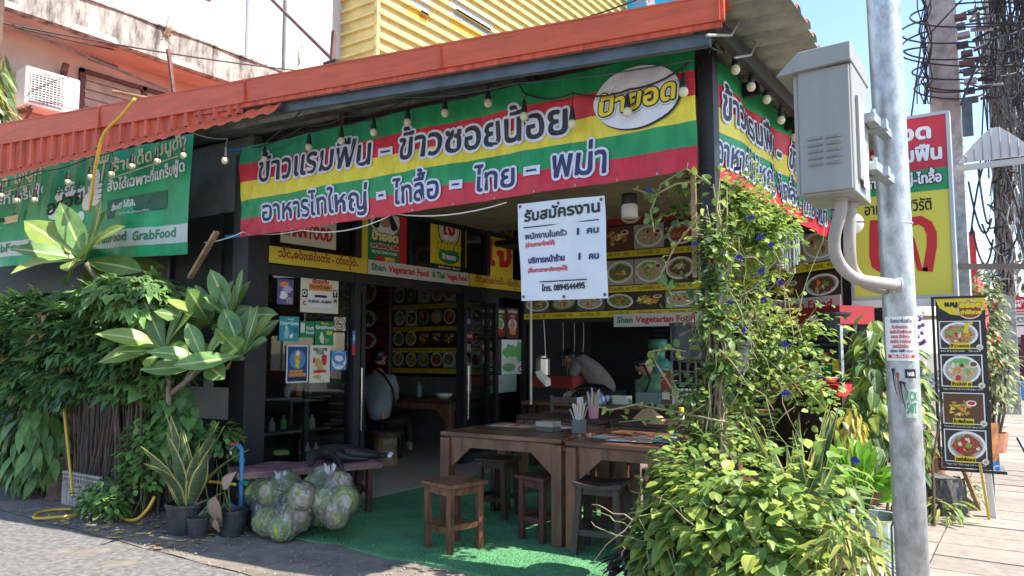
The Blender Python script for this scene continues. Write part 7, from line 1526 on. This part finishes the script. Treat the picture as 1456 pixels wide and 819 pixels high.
for (u0,v0,u1,v1,sg_) in ((1390,232,1408,312,.4),(1377,258,1410,310,.5),(1380,335,1452,318,-1.2),(1412,340,1382,322,.5),(1396,318,1456,300,.6)):
    wire(arc(at(u0,v0,Y=14),at(u1,v1,Y=14),sg_,10),.016,('slack black cable hanging low near the right edge, loop number' if 0 else ('upper','long','looping','short','thin')[[1390,1377,1380,1412,1396].index(u0)]+' slack cable dangling right of the big sign'),'cable','cable')
# overhead bundle running away along the road, too many to count
g=G(); random.seed(4)
for k in range(95):
    x=random.uniform(.0,1.8)+ (k%5)*.15; z=random.uniform(5.0,9.5); pts=[]
    x2=x*.5+.3; z2=random.uniform(6.0,8.0)
    pts=arc((x+random.uniform(-.3,.6),9.0,z+random.uniform(-.5,2.2)),(pc.x+.4+random.uniform(-.1,1.1)+.3,12.6,random.uniform(5.1,8.2)),.1,4)+arc((pc.x+.4+random.uniform(0,1.0),12.7,random.uniform(4.9,8.2)),(-.2+random.uniform(-.3,.9),21,random.uniform(6.0,8.6)),random.uniform(.2,.9),8)+arc((-.2+random.uniform(-.3,.6),21,random.uniform(6.0,8.4)),(.2,60,random.uniform(6.5,8.5)),1.0,6)
    g.tube(pts,random.choice([.006,.008,.011,.015]),CABLE,4)
for k in range(75):
    f=FY(20+k*.07); u=random.uniform(1385,1460); a=f.P(*f.px(u,random.uniform(-10,60)),0); b=f.P(*f.px(1425+random.gauss(0,12),random.uniform(150,330)),0); g.tube(arc(a,b,random.uniform(0,.5),6),random.choice([.008,.012,.018]),CABLE,4)
o=g.obj('cable_bundle',kind='stuff'); tag(o,'dense curtain of overhead black cables strung along the road poles','cables')
# ---------------- far street ----------------
f=FY(30); p=lambda u,v,Y=30: at(u,v,Y=Y)
def house(label,u0,u1,v0,Y,m,items=()):
    a=at(u0,v0,Y=Y);b=at(u1,v0,Y=Y); o=empty('shop_house',(a.x,Y,0),label,'shop'); G().box(a.x,Y,0,b.x,Y+6,a.z,m).obj('wall',o)
    for (uu0,vv0,uu1,vv1,mm,nm) in items:
        fr=FY(Y); s0_,t0_=fr.px(uu0,vv1); s1_,t1_=fr.px(uu1,vv0); G().slab(fr,s0_,t0_,s1_,t1_,0,.25,mm).obj(nm,o)
    return o
house('distant low shop with a dark open front at the end of the pavement',1384,1475,478,34,mat('far_wall',(.25,.23,.21),.8,nz=1,amt=.3),[(1390,490,1470,545,K,'opening'),(1384,455,1475,480,WHP,'awning')])
house('distant shop with a bright red tall sign column beyond the big sign',1374,1390,392,26,mat('far_red',(.55,.03,.03),.5),[(1376,330,1387,415,MAT['far_red'],'sign_column')])
o=house('distant building with a corrugated pale roof under the tangled pole',1385,1475,440,40,mat('far_pale',(.42,.38,.33),.8),[])
g=G(); a=at(1384,368,Y=38); 
for k in range(22):
    x=a.x+k*.35; g.hexa([(x,38,a.z-1.6-.0*k),(x+.17,38,a.z-1.6),(x+.17,42,a.z),(x,42,a.z),(x,38,a.z-1.55),(x+.17,38,a.z-1.55),(x+.17,42,a.z+.05),(x,42,a.z+.05)],ZINC)
g.obj('roof',o)
fr=FY(24); s0_,t0_=fr.px(1411,446); s1_,t1_=fr.px(1475,421)
poster('sign_board','long red overhead shop sign with white lettering down the street','sign',fr,s0_,t0_,s1_,t1_,RD,[('t','ร้านอาหารเจสุขภาพ',.05,.65,.9,.13,WH,.01),('t','เมนู 晚餐',.3,.38,.35,.13,WH,.01),('t','Vegetarian Restaurant',.08,.12,.7,.1,WH,.005),('r',0,0,1,.03,WH)],th=.1)
s0_,t0_=fr.px(1430,462); s1_,t1_=fr.px(1475,448); poster('sign_board','small green and white shop sign below the long red one','sign',FY(25),FY(25).px(1430,462)[0],FY(25).px(1430,462)[1],FY(25).px(1475,448)[0],FY(25).px(1475,448)[1],WHP,[('r',.05,.2,.95,.8,MAT['tub_blue']),('t','CAFE',.2,.3,.6,.3,WH,.01)],th=.08)
# orange draped rack and blue tub far off
c=at(1445,545,Y=30); cc=Vector((c.x,30,0)); o=empty('clothes_rack',cc,'distant rack with orange cloth and dark patterned clothes on the right pavement','clothes rack')
for k,(dx,m_,z0_,z1_) in enumerate(((-.9,OR,.9,2.3),(-.5,OR,.7,2.2),(-.1,K,.4,2.0),(.3,mat('cloth_pattern',(.10,.03,.05),.8,nz=8,col2=(.02,.02,.05)),.4,2.0),(.7,OR,1.0,2.3))):
    g=G(); g.hexa([(cc.x+dx-.2,29.9,z0_),(cc.x+dx+.18,29.9,z0_),(cc.x+dx+.18,30.1,z0_),(cc.x+dx-.2,30.1,z0_),(cc.x+dx-.1,29.95,z1_),(cc.x+dx+.1,29.95,z1_),(cc.x+dx+.1,30.05,z1_),(cc.x+dx-.1,30.05,z1_)],m_); g.obj('garment',o)
G().beam((cc.x-1.2,30,2.3),(cc.x+1.1,30,2.3),.05,.05,STEEL).obj('rail',o)
for dx in (-1.2,1.1): G().beam((cc.x+dx,30,0),(cc.x+dx,30,2.3),.05,.05,STEEL).obj('upright',o)
g=G(); c=at(1446,533,Z=0); c=at(1446,540,Y=27); g.hexa([(c.x-.35,27,0),(c.x+.35,27,0),(c.x+.35,27.6,0),(c.x-.35,27.6,0),(c.x-.4,26.95,.55),(c.x+.4,26.95,.55),(c.x+.4,27.65,.55),(c.x-.4,27.65,.55)],BL); single(g,'blue_tub',(c.x,27,0),'small blue plastic tub on the distant pavement','tub')
# shrubs on the pavement edge beyond the menu banner
random.seed(31)
GSH=[leaf_mesh('dull_leaf',leafm(n_,c_,d_,.3),.13,.055,.2,.3,(0,.8,1,.7,0)) for n_,c_,d_ in (('dull_a',(.14,.20,.07),(.07,.11,.05)),('dull_b',(.24,.28,.10),(.14,.18,.07)),('dull_c',(.30,.30,.14),(.18,.2,.1)))]
c=at(1405,600,Y=13.0)
b1=bush('potted_tree','dusty green potted tree growing beyond the menu banner',c.x,13.0,1.55,(.34,.4,1.15),1100,GSH,1.0,(10,1.0,2.0,.15,.15,.3,.02),None,limit=220)
G().lathe((c.x,12.9,0),[(.001,0),(.2,0),(.25,.3),(.23,.3),(.2,.26)],POTC,18).obj('pot_wall',b1)
c=at(1398,585,Y=17.0); bush('street_shrub','lower dusty shrub farther along the pavement edge',c.x,17,.9,(.7,.7,.8),420,GSH,1.2,(8,.6,1.2,.2,.2,.3,.02),None,limit=120)
c=at(1450,440,Y=33); bush('far_tree','far round tree crown behind the red street sign',c.x+.8,36,4.2,(2.2,1.5,1.5),700,GSH,2.2,(2,3,3.6,.1,.1,.1,.12),None,limit=60)
c=at(1385,430,Y=40); bush('far_tree','far narrow tree between the red column and the tangled pole',c.x,44,4.2,(1.6,1.5,1.6),500,GSH,2.2,(2,3,3.6,.1,.1,.1,.12),None,limit=40)
# purple orchid spray and small ornament behind the pole
PU=mat('orchid_purple',(.22,.10,.38),.6); c=at(1311,500,Y=7.5); g=G()
for k in range(34): g.ell(c+Vector((random.uniform(-.04,.04),random.uniform(-.03,.03),random.uniform(-.35,.35))),.018,.018,.022,PU if k%3 else WHP,6,4)
single(g,'flower_garland',c,'hanging strand of purple and white flowers right of the pole','garland')
# ceiling shade over the pavement side: cream parasol seen below the big sign
c=at(1240,445,Y=14); g=G(); g.lathe((c.x,14,2.0),[(1.3,0),(.8,.28),(.3,.5),(.001,.6)],mat('parasol_cream',(.50,.45,.36),.7),12); g.tube([(c.x,14,0),(c.x,14,2.55)],.025,GALV,8); single(g,'parasol',(c.x,14,0),'cream parasol standing beyond the shrubs behind the pole','parasol')
# wind chime
c=at(1125,335,Y=6.4); wc=empty('wind_chime',c,'small metal wind chime hanging beside the spiral bulb','wind chime')
G().lathe(c,[(.001,0),(.07,0),(.07,.012),(.001,.02)],GALV,14).obj('top_plate',wc)
for k in range(6): t=k*1.05; p_=c+Vector((.055*math.cos(t),.055*math.sin(t),0)); G().tube([p_,p_-Vector((0,0,.22+.02*k))],.009,GALV,6).obj('chime_tube',wc)
G().tube([c,c+Vector((0,0,.4))],.004,CABLE,4).obj('cord',wc)
# left edge hanging leaves near the air conditioner
random.seed(3); c=at(2,140,Y=3.4)
SLL=[leaf_mesh('strap_leaf',m,.42,.055,.3,.7,(.3,.8,1,.9,.6,0)) for m in (LPM,leafm('strap_yel',(.42,.42,.10),(.22,.3,.08),.35),LVD)]
hp_=empty('hanging_plant',c,'hanging plant with strap leaves and pale roots at the upper left edge','plant'); pl=[]
for k in range(90):
    z_=random.uniform(-.45,.55); p_=c+Vector((random.uniform(-.35,.0),random.uniform(-.1,.1),z_)); pl.append((random.choice(SLL),mframe(p_,(random.uniform(-.6,.7),random.uniform(-.4,.4),random.uniform(-1.4,.1)),(0,-.5,1),random.uniform(.5,.95))))
foliage(hp_,pl,'leaf'); G().tube([c+Vector((-.2,0,-.5)),c+Vector((-.18,0,2))],.05,STEM,8).obj('stem',hp_)
g=G()
print('objects',len(bpy.data.objects))
